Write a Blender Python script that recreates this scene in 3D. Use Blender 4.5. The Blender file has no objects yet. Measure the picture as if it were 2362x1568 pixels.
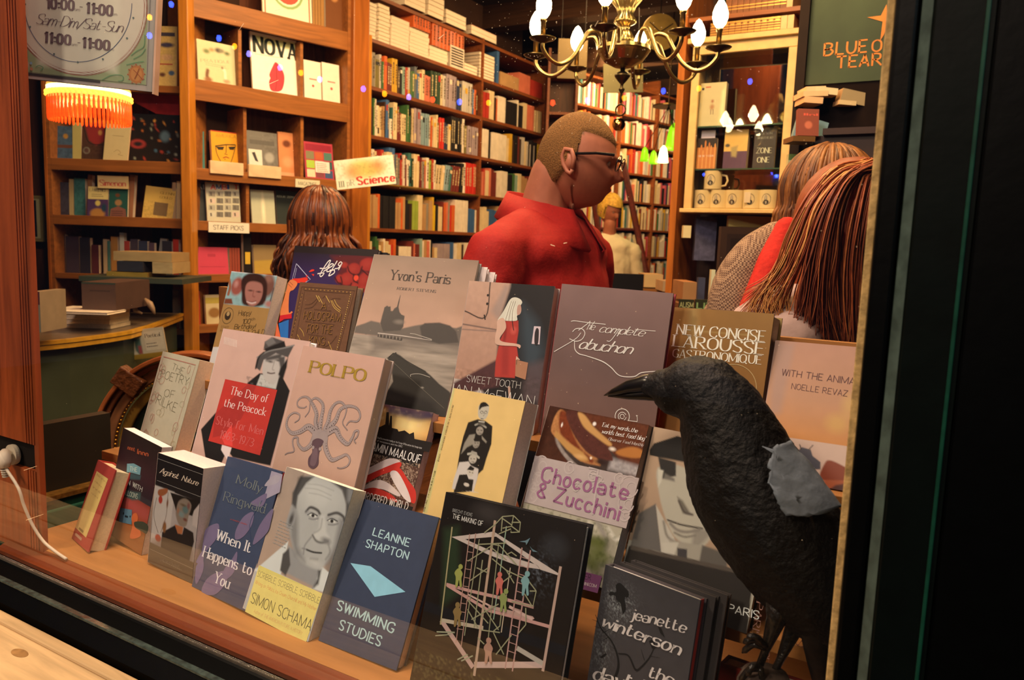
import bpy, bmesh, math, random
import numpy as np
from mathutils import Vector, Matrix, noise as mnoise
C = bpy.context.scene.collection
sc = bpy.context.scene
PI = math.pi
# ---------------------------------------------------------------- camera
F_PX = 1800.0
YAW, PITCH, ROLL = (math.radians(a) for a in (30.5, 7.3, 2.0))
EYE = Vector((0, -0.73, 1.55))
fw = Vector((-math.sin(YAW)*math.cos(PITCH), math.cos(YAW)*math.cos(PITCH), -math.sin(PITCH)))
_rt = Vector((math.cos(YAW), math.sin(YAW), 0)); _up = _rt.cross(fw)
cr = _rt*math.cos(ROLL)+_up*math.sin(ROLL); cu = -_rt*math.sin(ROLL)+_up*math.cos(ROLL)
cam = bpy.data.cameras.new('camera'); co = bpy.data.objects.new('camera', cam); C.objects.link(co)
M = Matrix((cr, cu, -fw)).transposed().to_4x4(); M.translation = EYE
co.matrix_world = M
cam.sensor_width = 36; cam.lens = F_PX/2362*36; cam.clip_start = 0.02; cam.clip_end = 100
cam.dof.use_dof = True; cam.dof.focus_distance = 1.25; cam.dof.aperture_fstop = 9
sc.camera = co
# ---------------------------------------------------------------- world, lights, exposure
wd = bpy.data.worlds.new('night_sky'); sc.world = wd; wd.use_nodes = True
wd.node_tree.nodes['Background'].inputs[0].default_value = (0.10, 0.13, 0.2, 1)
wd.node_tree.nodes['Background'].inputs[1].default_value = 0.12
sc.view_settings.view_transform = 'Standard'; sc.view_settings.look = 'None'
sc.view_settings.exposure = 0.18; sc.view_settings.gamma = 1.0; sc.view_settings.use_curve_mapping = False
sc.cycles.use_denoising = True
sc.cycles.max_bounces = 7; sc.cycles.diffuse_bounces = 3; sc.cycles.glossy_bounces = 4; sc.cycles.transparent_max_bounces = 16
sc.cycles.caustics_reflective = False; sc.cycles.caustics_refractive = False
sc.cycles.sample_clamp_indirect = 4.0
def light(kind, name, loc, power, col, size=0.1, size_y=None, rot=(0, 0, 0), aim=None, spot=None, blend=0.5):
    l = bpy.data.lights.new(name, kind); l.energy = power; l.color = col
    o = bpy.data.objects.new(name, l); C.objects.link(o); o.location = loc; o.rotation_euler = rot
    if aim is not None: o.rotation_euler = (Vector(aim)-Vector(loc)).to_track_quat('-Z', 'Y').to_euler()
    if kind == 'AREA':
        l.shape = 'RECTANGLE' if size_y else 'DISK'; l.size = size
        if size_y: l.size_y = size_y
    elif kind == 'SPOT':
        l.shadow_soft_size = size; l.spot_size = spot; l.spot_blend = blend
    else: l.shadow_soft_size = size
    return o
WARM = (1.0, 0.60, 0.27); WARMW = (1.0, 0.68, 0.42); PINKW = (1.0, 0.72, 0.57)
# ceiling lamps over the window display, and over the shop floor
light('AREA', 'display_lamp', (-0.75, 0.12, 3.3), 44, PINKW, .9, .18, aim=(-0.72, 0.30, 1.1))
light('AREA', 'display_lamp_end', (-1.25, 0.2, 3.3), 15, PINKW, .4, .15, aim=(-1.2, 0.35, 1.0))
light('AREA', 'room_lamp', (-2.1, 2.3, 3.15), 42, WARM, 1.2, .5, aim=(-2.6, 2.6, 1.0))
light('AREA', 'shelf_lamp', (-2.2, 4.2, 3.15), 32, WARM, .8, .5, aim=(-3.2, 4.4, 1.2))
light('AREA', 'case_lamp', (-2.3, 1.6, 3.15), 25, WARM, .8, .4, aim=(-3.2, 2.2, 1.6))
light('AREA', 'rear_lamp', (-2.7, 6.4, 3.15), 62, (1.0, .62, .30), 1.2, .8, aim=(-3.6, 8.6, 1.3))
light('AREA', 'till_lamp', (-0.7, 1.5, 3.1), 45, WARM, .6, .4, aim=(-0.8, 2.4, 1.4))
light('AREA', 'street_lamp', (-2.3, -1.7, 3.9), 55, (1.0, .74, .5), .4, .4, aim=(-1.3, -0.1, 1.3))
light('AREA', 'front_fill_light', (-1.2, -3.9, 3.9), 75, (1.0, .76, .58), .5, .5, aim=(-0.8, 0.2, 1.2))  # added fill from the street side, evens the light on leaning covers
light('AREA', 'street_lamp_cool', (2.2, -2.2, 3.2), 12, (.72, .9, .95), .5, .5, aim=(0.1, 0, 1.3))
# ---------------------------------------------------------------- pixel helpers (photograph frame 2362 x 1568): point at a given real distance
def ray(px, py): return fw + cr*((px-1181)/F_PX) - cu*((py-784)/F_PX)
def at(px, py, d): return EYE + ray(px, py)*d
def on(px, py, axis, val):
    r = ray(px, py); return EYE + r*((val-EYE[axis])/r[axis])
# ---------------------------------------------------------------- materials
def lin(c):
    if isinstance(c, str):
        c = tuple(int(c[i:i+2], 16)/255 for i in (0, 2, 4))
    return tuple(x/12.92 if x <= 0.04045 else ((x+0.055)/1.055)**2.4 for x in c)
MATS = {}
def mat(name, col=None, rough=0.6, metal=0.0, kind='plain', emit=None, estr=0, scale=20, amt=0.15, bump=0.0, spec=0.28, trans=0, col2=None, coat=0, alpha=1):
    if name in MATS: return MATS[name]
    m = bpy.data.materials.new(name); m.use_nodes = True; MATS[name] = m
    nt = m.node_tree; N = nt.nodes; L = nt.links; b = N['Principled BSDF']
    b.inputs['Roughness'].default_value = rough; b.inputs['Metallic'].default_value = metal
    b.inputs['Specular IOR Level'].default_value = spec
    if coat: b.inputs['Coat Weight'].default_value = coat; b.inputs['Coat Roughness'].default_value = .15
    if trans: b.inputs['Transmission Weight'].default_value = trans
    if kind == 'vcol' or kind == 'objcol':
        if kind == 'vcol':
            a = N.new('ShaderNodeAttribute'); a.attribute_name = 'Col'; src = a.outputs['Color']
        else:
            a = N.new('ShaderNodeObjectInfo'); src = a.outputs['Color']
    else:
        c = lin(col) if col is not None else (.5, .5, .5)
        a = N.new('ShaderNodeRGB'); a.outputs[0].default_value = (*c, 1); src = a.outputs[0]
    tc = N.new('ShaderNodeTexCoord')
    if kind == 'wood':
        mp = N.new('ShaderNodeMapping'); L.new(tc.outputs['Object'], mp.inputs[0])
        sx = {'x': (1.2, 14, 14), 'y': (14, 1.2, 14), 'z': (14, 14, 1.2)}[col2 or 'x']; mp.inputs['Scale'].default_value = [s*scale/20 for s in sx]
        nz = N.new('ShaderNodeTexNoise'); nz.inputs['Scale'].default_value = 3; nz.inputs['Detail'].default_value = 6; nz.inputs['Distortion'].default_value = 1.2
        L.new(mp.outputs[0], nz.inputs['Vector']); fac = nz.outputs['Fac']
    else:
        nz = N.new('ShaderNodeTexNoise'); nz.inputs['Scale'].default_value = scale; nz.inputs['Detail'].default_value = 4
        L.new(tc.outputs['Object'], nz.inputs['Vector']); fac = nz.outputs['Fac']
    mr = N.new('ShaderNodeMapRange'); L.new(fac, mr.inputs[0]); mr.inputs[1].default_value = .3; mr.inputs[2].default_value = .7
    mr.inputs[3].default_value = 1-amt; mr.inputs[4].default_value = 1+amt
    mx = N.new('ShaderNodeVectorMath'); mx.operation = 'SCALE'; L.new(src, mx.inputs[0]); L.new(mr.outputs[0], mx.inputs['Scale'])
    L.new(mx.outputs[0], b.inputs['Base Color'])
    if bump:
        bp = N.new('ShaderNodeBump'); bp.inputs['Strength'].default_value = bump; bp.inputs['Distance'].default_value = .004
        L.new(fac, bp.inputs['Height']); L.new(bp.outputs[0], b.inputs['Normal'])
    if emit is not None:
        b.inputs['Emission Color'].default_value = (*lin(emit), 1); b.inputs['Emission Strength'].default_value = estr
    return m
def wood(name, col, axis='x', rough=.5, amt=.35, scale=20, bump=.25): return mat(name, col, rough, kind='wood', col2=axis, amt=amt, scale=scale, bump=bump)
def ink(col): return mat('ink_'+(col if isinstance(col, str) else str(col)), col, .5, amt=.06, scale=60)
PAPER = mat('page_edges', 'e9dcc6', .8, scale=300, amt=.12)
VCOL = mat('printed_cover', kind='vcol', rough=.42, scale=40, amt=.03, spec=.25)
VMAT = mat('matte_painted', kind='vcol', rough=.75, scale=60, amt=.08, bump=.1)
OBJC = mat('book_cloth', kind='objcol', rough=.5, scale=12, amt=.12)
# ---------------------------------------------------------------- object helpers
def tag(o, label=None, cat=None, group=None, kind=None):
    if label: o['label'] = label
    if cat: o['category'] = cat
    if group: o['group'] = group
    if kind: o['kind'] = kind
    return o
def empty(name, loc=(0, 0, 0), label=None, cat=None, group=None, rz=0, mtx=None):
    o = bpy.data.objects.new(name, None); C.objects.link(o); o.empty_display_size = .05
    if mtx is not None: o.matrix_world = mtx
    else: o.location = loc; o.rotation_euler = (0, 0, rz)
    return tag(o, label, cat, group)
class MB:
    def __init__(s): s.v = []; s.f = []; s.m = []; s.cur = 0; s.mats = []
    def mat(s, m):
        if m not in s.mats: s.mats.append(m)
        s.cur = s.mats.index(m); return s
    def add(s, vs, fs):
        n = len(s.v); s.v += [tuple(p) for p in vs]; s.f += [tuple(i+n for i in f) for f in fs]; s.m += [s.cur]*len(fs); return s
    def box(s, a, b, M=None):
        (x0, y0, z0), (x1, y1, z1) = a, b
        vs = [(x0, y0, z0), (x1, y0, z0), (x1, y1, z0), (x0, y1, z0), (x0, y0, z1), (x1, y0, z1), (x1, y1, z1), (x0, y1, z1)]
        if M is not None: vs = [M @ Vector(v) for v in vs]
        return s.add(vs, [(3, 2, 1, 0), (4, 5, 6, 7), (0, 1, 5, 4), (1, 2, 6, 5), (2, 3, 7, 6), (3, 0, 4, 7)])
    def obox(s, o, u, n, w, d, z0, z1):
        """box from corner o along unit u (w) and n (d), between heights"""
        u = Vector(u); n = Vector(n); o = Vector((o[0], o[1], 0))
        p = [o, o+u*w, o+u*w+n*d, o+n*d]
        vs = [Vector((q.x, q.y, z0)) for q in p]+[Vector((q.x, q.y, z1)) for q in p]
        return s.add(vs, [(3, 2, 1, 0), (4, 5, 6, 7), (0, 1, 5, 4), (1, 2, 6, 5), (2, 3, 7, 6), (3, 0, 4, 7)])
    def lathe(s, prof, n=24, M=None, flute=0, fn=0):
        vs = []
        for r, z in prof:
            for k in range(n):
                a = 2*PI*k/n; rr = r*(1+flute*math.cos(a*fn)) if flute else r
                vs.append((rr*math.cos(a), rr*math.sin(a), z))
        if M is not None: vs = [M @ Vector(v) for v in vs]
        fs = []
        for i in range(len(prof)-1):
            for k in range(n):
                k2 = (k+1) % n; fs.append((i*n+k, i*n+k2, (i+1)*n+k2, (i+1)*n+k))
        fs.append(tuple(range(n-1, -1, -1))); fs.append(tuple((len(prof)-1)*n+k for k in range(n)))
        return s.add(vs, fs)
    def tube(s, pts, r, n=8):
        pts = [Vector(p) for p in pts]; m = len(pts)
        rs = r if isinstance(r, (list, tuple)) else [r]*m
        vs = []; prev = None
        for i, p in enumerate(pts):
            t = (pts[min(i+1, m-1)]-pts[max(i-1, 0)]); t = t.normalized() if t.length > 1e-9 else Vector((0, 0, 1))
            a = prev if prev is not None else (Vector((0, 0, 1)) if abs(t.z) < .9 else Vector((1, 0, 0)))
            a = (a - t*a.dot(t)); a = a.normalized() if a.length > 1e-6 else t.orthogonal().normalized()
            prev = a; b = t.cross(a)
            for k in range(n):
                w = 2*PI*k/n; vs.append(p+(a*math.cos(w)+b*math.sin(w))*rs[i])
        fs = []
        for i in range(m-1):
            for k in range(n):
                k2 = (k+1) % n; fs.append((i*n+k, i*n+k2, (i+1)*n+k2, (i+1)*n+k))
        fs.append(tuple(range(n-1, -1, -1))); fs.append(tuple((m-1)*n+k for k in range(n)))
        return s.add(vs, fs)
    def prism(s, poly, y0, y1, M=None):
        """polygon in (x,z) extruded in y"""
        n = len(poly); vs = [(x, y0, z) for x, z in poly]+[(x, y1, z) for x, z in poly]
        if M is not None: vs = [M @ Vector(v) for v in vs]
        fs = [tuple(range(n)), tuple(range(2*n-1, n-1, -1))]+[(i, n+i, n+(i+1) % n, (i+1) % n) for i in range(n)]
        return s.add(vs, fs)
    def build(s, name, m=None, parent=None, smooth=False, loc=None, bevel=0, mtx=None):
        me = bpy.data.meshes.new(name); me.from_pydata(s.v, [], s.f)
        ms = s.mats if s.mats else [m]
        for x in ms: me.materials.append(x)
        if s.mats: me.polygons.foreach_set('material_index', s.m)
        if smooth: me.polygons.foreach_set('use_smooth', [True]*len(s.f))
        me.update()
        o = bpy.data.objects.new(name, me); C.objects.link(o)
        if parent is not None: o.parent = parent
        if loc is not None: o.location = loc
        if mtx is not None: o.matrix_world = mtx
        if bevel:
            bv = o.modifiers.new('bevel', 'BEVEL'); bv.width = bevel; bv.segments = 2; bv.limit_method = 'ANGLE'
        return o
def crom(pts, k=8, closed=False):
    """Catmull-Rom through points of any dimension"""
    P = [np.array(p, float) for p in pts]; n = len(P); out = []
    rng = range(n if closed else n-1)
    for i in rng:
        p1, p2 = P[i], P[(i+1) % n]
        p0 = P[(i-1) % n] if closed or i > 0 else 2*p1-p2
        p3 = P[(i+2) % n] if closed or i < n-2 else 2*p2-p1
        for j in range(k):
            t = j/k
            out.append(.5*((2*p1)+(-p0+p2)*t+(2*p0-5*p1+4*p2-p3)*t*t+(-p0+3*p1-3*p2+p3)*t**3))
    if not closed: out.append(P[-1])
    return out
def smooth_by_angle(o, ang=.6):
    me = o.data
    me.polygons.foreach_set('use_smooth', [True]*len(me.polygons))
    me.set_sharp_from_angle(angle=ang)
# ---------------------------------------------------------------- stroke lettering
GL = {}
def _g(s):
    for ln in s.strip().split('\n'):
        k, r = ln.split(' ', 1); GL[k] = r.split()
_g('''A 0d3n6d 1g5g
B 0d0n ~0n3n5m5k3i0i ~0i4i6g5e3d0d
C ~6l5n3n1m0k0g1e3d5d6f
D 0d0n ~0n3n6k6g3d0d
E 5n0n0d5d 0i4i
F 5n0n0d 0i4i
G ~6l5n3n1m0k0g1e3d5d6f 6f6h4h
H 0d0n 6d6n 0i6i
I 0d0n
J ~3n3f2d0d
K 0d0n 5n0h 2j6d
L 0n0d5d
M 0d0n 0n4e8n 8n8d
N 0d0n 0n6d 6d6n
O ~3n5m6k6g5e3d1e0g0k1m3n
P 0d0n ~0n3n5m5j3i0i
Q ~3n5m6k6g5e3d1e0g0k1m3n 4f7c
R 0d0n ~0n3n5m5j3i0i 2i6d
S ~5l4n2n0m0k2i4h5f4d2d0e
T 0n6n 3n3d
U ~0n0h1e3d5e6h6n
V 0n3d6n
W 0n2d4n6d8n
X 0d6n 0n6d
Y 0n3i6n 3i3d
Z 0n6n0d6d
a ~0i1j3j4h4d ~4g2g0g0e1d3d4e
b 0n0d ~0h1j3j4h4f3d1d0f
c ~4i3j1j0h0f1d3d4e
d 4n4d ~4h3j1j0h0f1d3d4f
e ~0g2g4g4i2j1j0h0f1d3d4e
f ~4n2n1l1j1d 0j3j
g ~4j4e4b3a1a0b ~4h3j1j0h0f1d3d4f
h 0n0d ~0h1j3j4h4d
i 0j0d 0l0m
j ~2j2c1a0a 2l2m
k 0n0d 4j0f 1g4d
l 0n0d
m 0j0d ~0h1j2j3h3d ~3h4j5j6h6d
n 0j0d ~0h1j3j4h4d
o ~2j3j4h4f3d1d0f0h1j2j
p 0j0a ~0h1j3j4h4f3d1d0f
q 4j4a ~4h3j1j0h0f1d3d4f
r 0j0d ~0h1j3j
s ~4i3j1j0i1g3g4e3d1d0e
t ~1m1f2d4e 0j3j
u ~0j0f1d3d4f 4j4d
v 0j2d4j
w 0j1d3i5d6j
x 0j4d 0d4j
y 0j2d 4j1a0a
z 0j4j0d4d
0 ~2n4l4f2d0f0l2n
1 0l2n2d
2 ~0l1n3n4l3i0d 0d4d
3 ~0m2n4l3j1i ~1i4h4f2d0e
4 3d3n0g5g
5 4n1n0i ~0i2j4h4f2d0e
6 ~4m2n0i0f2d4f4h2i0g
7 0n4n1d
8 ~2n4l2i0f2d4f2i0l2n
9 ~4h2g0j0l2n4l4h3e1d
. 0d0e
, 0e0b
' 0n0l
& ~6e4d2d0f1h4k4m3n1m1k6d
! 0n0g 0d0e
: 0e0f 0i0j
- 0h3h
/ 0c4n
@ ~0g2g4g4i2j1j0h0f1d3d4e 1l1m 3l3m
~ 0h3h''')
def _strokes(ch):
    out = []
    for st in GL.get(ch, []):
        sm = st[0] == '~' and len(st) > 1
        if sm: st = st[1:]
        pts = [((ord(st[i])-48)*.1, (ord(st[i+1])-100)*.1) for i in range(0, len(st), 2)]
        if sm: pts = [tuple(p) for p in crom(pts, 5, False)]
        out.append((sm, pts))
    return out
STY = {  # thick, thin (fraction of cap height), serif, slant, letter gap, contrast power
    'serif': (.14, .05, .13, 0, .17), 'light': (.055, .055, 0, 0, .17), 'sans': (.11, .11, 0, 0, .19), 'bold': (.17, .16, 0, 0, .24), 'fine': (.085, .035, .1, 0, .18),
    'italic': (.09, .035, .07, .22, .13), 'script': (.08, .04, 0, .35, .06), 'hand': (.06, .06, 0, .08, .12), 'fat': (.24, .13, .12, 0, .26), 'semi': (.09, .09, 0, 0, .2)}
def text_quads(s, sty='sans', jitter=0, tw=1.0, seed=1):
    """returns (list of quads [(x,y)*4] in cap-height units, width)"""
    tk, tn, sf, sl, gap = STY[sty]; tk *= tw; tn *= tw; rnd = random.Random(seed)
    Q = []; x = 0
    for ch in s:
        if ch == ' ': x += .42; continue
        S = _strokes(ch)
        if not S: x += .3; continue
        w = max(p[0] for _, ps in S for p in ps); dy = rnd.uniform(-1, 1)*jitter; rot = rnd.uniform(-1, 1)*jitter
        tr = lambda p: (x+p[0]+sl*p[1]-rot*p[1], p[1]+dy+rot*p[0])
        for sm, ps in S:
            q = [tr(p) for p in ps]; hw = []
            for i in range(len(q)):
                a = q[max(i-1, 0)]; b = q[min(i+1, len(q)-1)]
                d = math.hypot(b[0]-a[0], b[1]-a[1]) or 1
                hw.append((tn+(tk-tn)*abs((b[1]-a[1])/d))/2)
            if sm:
                L = []
                for i in range(len(q)):
                    a = q[max(i-1, 0)]; b = q[min(i+1, len(q)-1)]; d = math.hypot(b[0]-a[0], b[1]-a[1]) or 1
                    nx, ny = -(b[1]-a[1])/d*hw[i], (b[0]-a[0])/d*hw[i]
                    L.append(((q[i][0]+nx, q[i][1]+ny), (q[i][0]-nx, q[i][1]-ny)))
                for i in range(len(L)-1): Q.append((L[i][0], L[i][1], L[i+1][1], L[i+1][0]))
            else:
                for i in range(len(q)-1):
                    a, b = q[i], q[i+1]; d = math.hypot(b[0]-a[0], b[1]-a[1]) or 1
                    ux, uy = (b[0]-a[0])/d, (b[1]-a[1])/d; h = (tn+(tk-tn)*abs(uy))/2
                    if sf and uy*ux > .15*abs(ux) and abs(uy) < .97: h = (tn*1.3)/2   # up-right diagonals thin
                    e = h*.6 if not sf else 0
                    a2 = (a[0]-ux*e, a[1]-uy*e); b2 = (b[0]+ux*e, b[1]+uy*e); nx, ny = -uy*h, ux*h
                    Q.append(((a2[0]+nx, a2[1]+ny), (a2[0]-nx, a2[1]-ny), (b2[0]-nx, b2[1]-ny), (b2[0]+nx, b2[1]+ny)))
                    if sf:
                        for p, orig in ((a, ps[i]), (b, ps[i+1])):
                            if abs(uy) > .6 and (orig[1] in (0.0, 1.0) or abs(orig[1]-.6) < .01) and not (ch in 'VWMNAvw' and orig[1] == 0 and i != 0 and ch not in 'AMN'):
                                Q.append(((p[0]-sf, p[1]-tn/2), (p[0]+sf, p[1]-tn/2), (p[0]+sf, p[1]+tn/2), (p[0]-sf, p[1]+tn/2)))
        x += w+gap
    return Q, max(x-gap, .35)
class Cover:
    """front cover: a painted grid (colour attribute) plus flat printed shapes and lettering, coordinates x 0..1 right, y 0..1 down"""
    def __init__(s, W, H, base='ffffff', res=110):
        s.W, s.H = W, H; s.nx = res; s.ny = int(res*H/W)
        xs = np.linspace(0, 1, s.nx+1); ys = np.linspace(0, 1, s.ny+1)
        s.X, s.Y = np.meshgrid(xs, ys); s.A = s.Y*H/W   # A: y in width units
        s.c = np.empty(s.X.shape+(3,)); s.c[:] = lin(base); s.pr = MB(); s.lay = 0; s.k = H/W
    def mix(s, m, col, al=1):
        m = np.clip(m*al, 0, 1)[..., None]; s.c = s.c*(1-m)+np.array(lin(col))*m; return s
    def grad(s, c0, c1, y0=0, y1=1, al=1, horiz=False):
        t = np.clip(((s.X if horiz else s.Y)-y0)/(y1-y0), 0, 1)[..., None]
        m = ((s.Y >= y0-1e-6) & (s.Y <= y1+1e-6))[..., None]*al if not horiz else al
        col = np.array(lin(c0))*(1-t)+np.array(lin(c1))*t; s.c = s.c*(1-m)+col*m; return s
    def E(s, x, y, rx, ry, col, soft=.01, rot=0, al=1):
        y *= s.k; a = math.radians(rot); dx, dy = s.X-x, s.A-y
        u = dx*math.cos(a)+dy*math.sin(a); v = -dx*math.sin(a)+dy*math.cos(a)
        r = np.sqrt((u/rx)**2+(v/ry)**2+1e-12); sd = (r-1)*min(rx, ry)
        return s.mix(np.clip(.5-sd/(2*soft), 0, 1), col, al)
    def _sd(s, pts, closed=True):
        P = np.array([(x, y*s.k) for x, y in pts]); n = len(P); d = np.full(s.X.shape, 1e9); ins = np.zeros(s.X.shape, bool)
        for i in range(n if closed else n-1):
            a, b = P[i], P[(i+1) % n]; e = b-a; wx, wy = s.X-a[0], s.A-a[1]
            t = np.clip((wx*e[0]+wy*e[1])/(e@e+1e-12), 0, 1); d = np.minimum(d, (wx-e[0]*t)**2+(wy-e[1]*t)**2)
            c = ((a[1] > s.A) != (b[1] > s.A)) & (s.X < (b[0]-a[0])*(s.A-a[1])/((b[1]-a[1]) or 1e-9)+a[0]); ins ^= c
        d = np.sqrt(d); return np.where(ins, -d, d) if closed else d
    def P(s, pts, col, soft=.008, al=1, sm=False):
        if sm: pts = crom(pts, 5, True)
        return s.mix(np.clip(.5-s._sd(pts)/(2*soft), 0, 1), col, al)
    def L(s, pts, w, col, soft=.006, al=1, sm=True):
        if sm and len(pts) > 2: pts = crom(pts, 5)
        return s.mix(np.clip(.5-(s._sd(pts, False)-w/2)/(2*soft), 0, 1), col, al)
    def noise(s, amt=.1, sc=12, seed=0, sx=1, mask=None, col=None):
        r = np.random.RandomState(seed); t = np.zeros(s.X.shape); amp = 1; tot = 0
        for o in range(3):
            g = r.rand(int(sc*s.k*2**o)+3, int(sc*2**o/sx)+3); gx = s.X*(g.shape[1]-2); gy = s.Y*(g.shape[0]-2)
            ix, iy = gx.astype(int), gy.astype(int); fx, fy = gx-ix, gy-iy; fx = fx*fx*(3-2*fx); fy = fy*fy*(3-2*fy)
            t += amp*((g[iy, ix]*(1-fx)+g[iy, ix+1]*fx)*(1-fy)+(g[iy+1, ix]*(1-fx)+g[iy+1, ix+1]*fx)*fy); tot += amp; amp *= .5
        t = t/tot-.5
        if mask is not None: t = t*mask
        if col is not None: return s.mix(np.clip(t*4, 0, 1), col, amt)
        s.c = np.clip(s.c*(1+t[..., None]*2*amt), 0, 1); return s
    # --- crisp flat print
    def q(s, x, y): return (x*s.W, -.000016*s.lay, (1-y)*s.H)
    def poly(s, pts, col, new=True, sm=False):
        if new: s.lay += 1
        if sm: pts = crom(pts, 5, True)
        s.pr.mat(ink(col)); s.pr.add([s.q(*p) for p in pts], [tuple(range(len(pts)))]); return s
    def rect(s, x0, y0, x1, y1, col, new=True): return s.poly([(x0, y0), (x1, y0), (x1, y1), (x0, y1)], col, new)
    def line(s, pts, w, col, sm=False, new=True):
        """w in cover widths"""
        if new: s.lay += 1
        if sm: pts = crom(pts, 6)
        P = [(x, y*s.k) for x, y in pts]; s.pr.mat(ink(col)); n = len(P); ws = w if isinstance(w, list) else [w]*n
        if isinstance(w, list) and len(w) != n: ws = list(np.interp(np.linspace(0, 1, n), np.linspace(0, 1, len(w)), w))
        L = []
        for i in range(n):
            a, b = P[max(i-1, 0)], P[min(i+1, n-1)]; d = math.hypot(b[0]-a[0], b[1]-a[1]) or 1
            nx, ny = -(b[1]-a[1])/d*ws[i]/2, (b[0]-a[0])/d*ws[i]/2
            L += [s.q(P[i][0]+nx, (P[i][1]+ny)/s.k), s.q(P[i][0]-nx, (P[i][1]-ny)/s.k)]
        s.pr.add(L, [(2*i, 2*i+1, 2*i+3, 2*i+2) for i in range(n-1)]); return s
    def circ(s, x, y, r, col, new=True, n=20):
        return s.poly([(x+r*math.cos(2*PI*i/n), y+r*math.sin(2*PI*i/n)/s.k) for i in range(n)], col, new)
    def ring(s, x, y, r, w, col, n=28, a0=0, a1=360, ry=None):
        ry = ry or r
        return s.line([(x+r*math.cos(math.radians(a0+(a1-a0)*i/n)), y+ry*math.sin(math.radians(a0+(a1-a0)*i/n))/s.k) for i in range(n+1)], w, col)
    def text(s, t, x0, x1, yb, h, col, sty='sans', rot=0, jitter=0, tw=1.0, new=True, vert=False, fit=True):
        """text from x0 to x1 with baseline at yb (down), cap height h (in cover heights)"""
        if new: s.lay += 1
        Q, w = text_quads(t, sty, jitter, tw, seed=len(t)); hh = h*s.k; sx = (x1-x0)/w if x1 else hh
        if not fit: sx = hh; x0 = (x0+x1)/2-w*hh/2
        s.pr.mat(ink(col)); r = math.radians(rot); cs, sn = math.cos(r), math.sin(r)
        vs = []; fs = []
        for qd in Q:
            b = len(vs)
            for (a, c) in qd:
                X, Yv = a*sx, c*hh; X, Yv = X*cs-Yv*sn, X*sn+Yv*cs
                vs.append(s.q(x0+X, yb-Yv/s.k))
            fs.append((b, b+1, b+2, b+3))
        s.pr.add(vs, fs); return s
    def lines(s, x0, x1, y0, n, dy, h, col, seed=0, rag=.2):
        """tiny illegible print"""
        r = random.Random(seed); s.lay += 1; s.pr.mat(ink(col))
        for i in range(n):
            x = x0; xe = x1-r.random()*rag*(x1-x0)
            while x < xe:
                w = r.uniform(.015, .05); y = y0+i*dy
                s.pr.add([s.q(x, y), s.q(min(x+w, xe), y), s.q(min(x+w, xe), y+h), s.q(x, y+h)], [(0, 1, 2, 3)]); x += w+.012
        return s
    def build(s, parent, name='front_cover', mat_=None, M=None, smooth=False, curl=0):
        nx, ny = s.nx, s.ny; me = bpy.data.meshes.new(name)
        yy = np.zeros(s.X.shape)
        if curl: yy = -curl*np.clip(s.X-.5, 0, 1)**2*np.clip(1.1-s.Y, 0, 1)
        v = np.stack([s.X*s.W, yy, (1-s.Y)*s.H], -1).reshape(-1, 3)
        i = np.arange(ny)[:, None]*(nx+1)+np.arange(nx)[None, :]; i = i.reshape(-1)
        f = np.stack([i, i+nx+1, i+nx+2, i+1], -1)
        me.from_pydata(v.tolist(), [], f.tolist()); me.materials.append(mat_ or VCOL)
        ca = me.color_attributes.new('Col', 'FLOAT_COLOR', 'POINT')
        buf = np.ones((len(v), 4), np.float32); buf[:, :3] = s.c.reshape(-1, 3); ca.data.foreach_set('color', buf.ravel())
        me.update(); o = bpy.data.objects.new(name, me); C.objects.link(o); o.parent = parent
        if M is not None: o.matrix_local = M
        if s.pr.v:
            s.pr.build('cover_print', parent=o, loc=(0, -.0003, 0))
        return o
# ================================================================ SETTING
def struct(mb, name, m, **k): o = mb.build(name, m, **k); o['kind'] = 'structure'; return o
W_DARK = mat('dark_green_paint', '050c0a', .45, scale=30, amt=.25, bump=.12, spec=.12)
W_BLACK = mat('black_gloss_paint', '020303', .4, scale=40, amt=.3, bump=.1, spec=.14)
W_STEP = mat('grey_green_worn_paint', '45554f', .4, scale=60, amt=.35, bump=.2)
W_LINE = mat('green_edge_paint', '104232', .4, scale=60, amt=.3)
FLOORB = wood('floor_boards', '5a3622', 'y'); CEIL = mat('dark_ceiling_paint', '2c2118', .7, scale=3, amt=.3)
PLASTER = mat('dark_plaster', '3a2518', .8, scale=4, amt=.25)
SHELFW = wood('shelf_wood', '7d4522', 'y', rough=.45, amt=.3); SHELFX = wood('shelf_wood_pale', '8a5228', 'x', rough=.42, amt=.3)
POSTW = wood('varnished_post_wood', '9a5a22', 'z', rough=.3, amt=.25, scale=14)
GOLDW = wood('golden_varnished_post', 'b5772a', 'z', rough=.25, amt=.2, scale=14)
# shop floor, ceiling and walls
struct(MB().box((-6.5, .55, -.02), (1.6, 11.2, 0)), 'floor', FLOORB)
fl = bpy.data.objects['floor']
ce = struct(MB().box((-6.5, .0, 3.42), (1.6, 11.2, 3.5)), 'ceiling', CEIL)
bm_ = wood('ceiling_beam_wood', '3b2616', 'x')
for k, y in enumerate((1.6, 3.2, 4.8, 6.4, 8.0)):
    MB().box((-6.4, y, 3.24), (1.55, y+.16, 3.42)).build('beam', bm_, parent=ce)
struct(MB().box((-3.78, 2.0, 0), (-3.64, 5.45, 3.42)), 'wall_left', PLASTER)
struct(MB().box((-6.5, 1.95, 0), (-3.78, 2.05, 3.42)), 'wall_left_return', PLASTER)
struct(MB().box((-6.6, 0, 0), (-6.5, 11.2, 3.42)), 'wall_far_left', PLASTER)
struct(MB().box((-6.5, 11.1, 0), (1.6, 11.2, 3.42)), 'wall_back', PLASTER)
struct(MB().box((1.5, 0.1, 0), (1.6, 11.2, 3.42)), 'wall_right', PLASTER)
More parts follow.
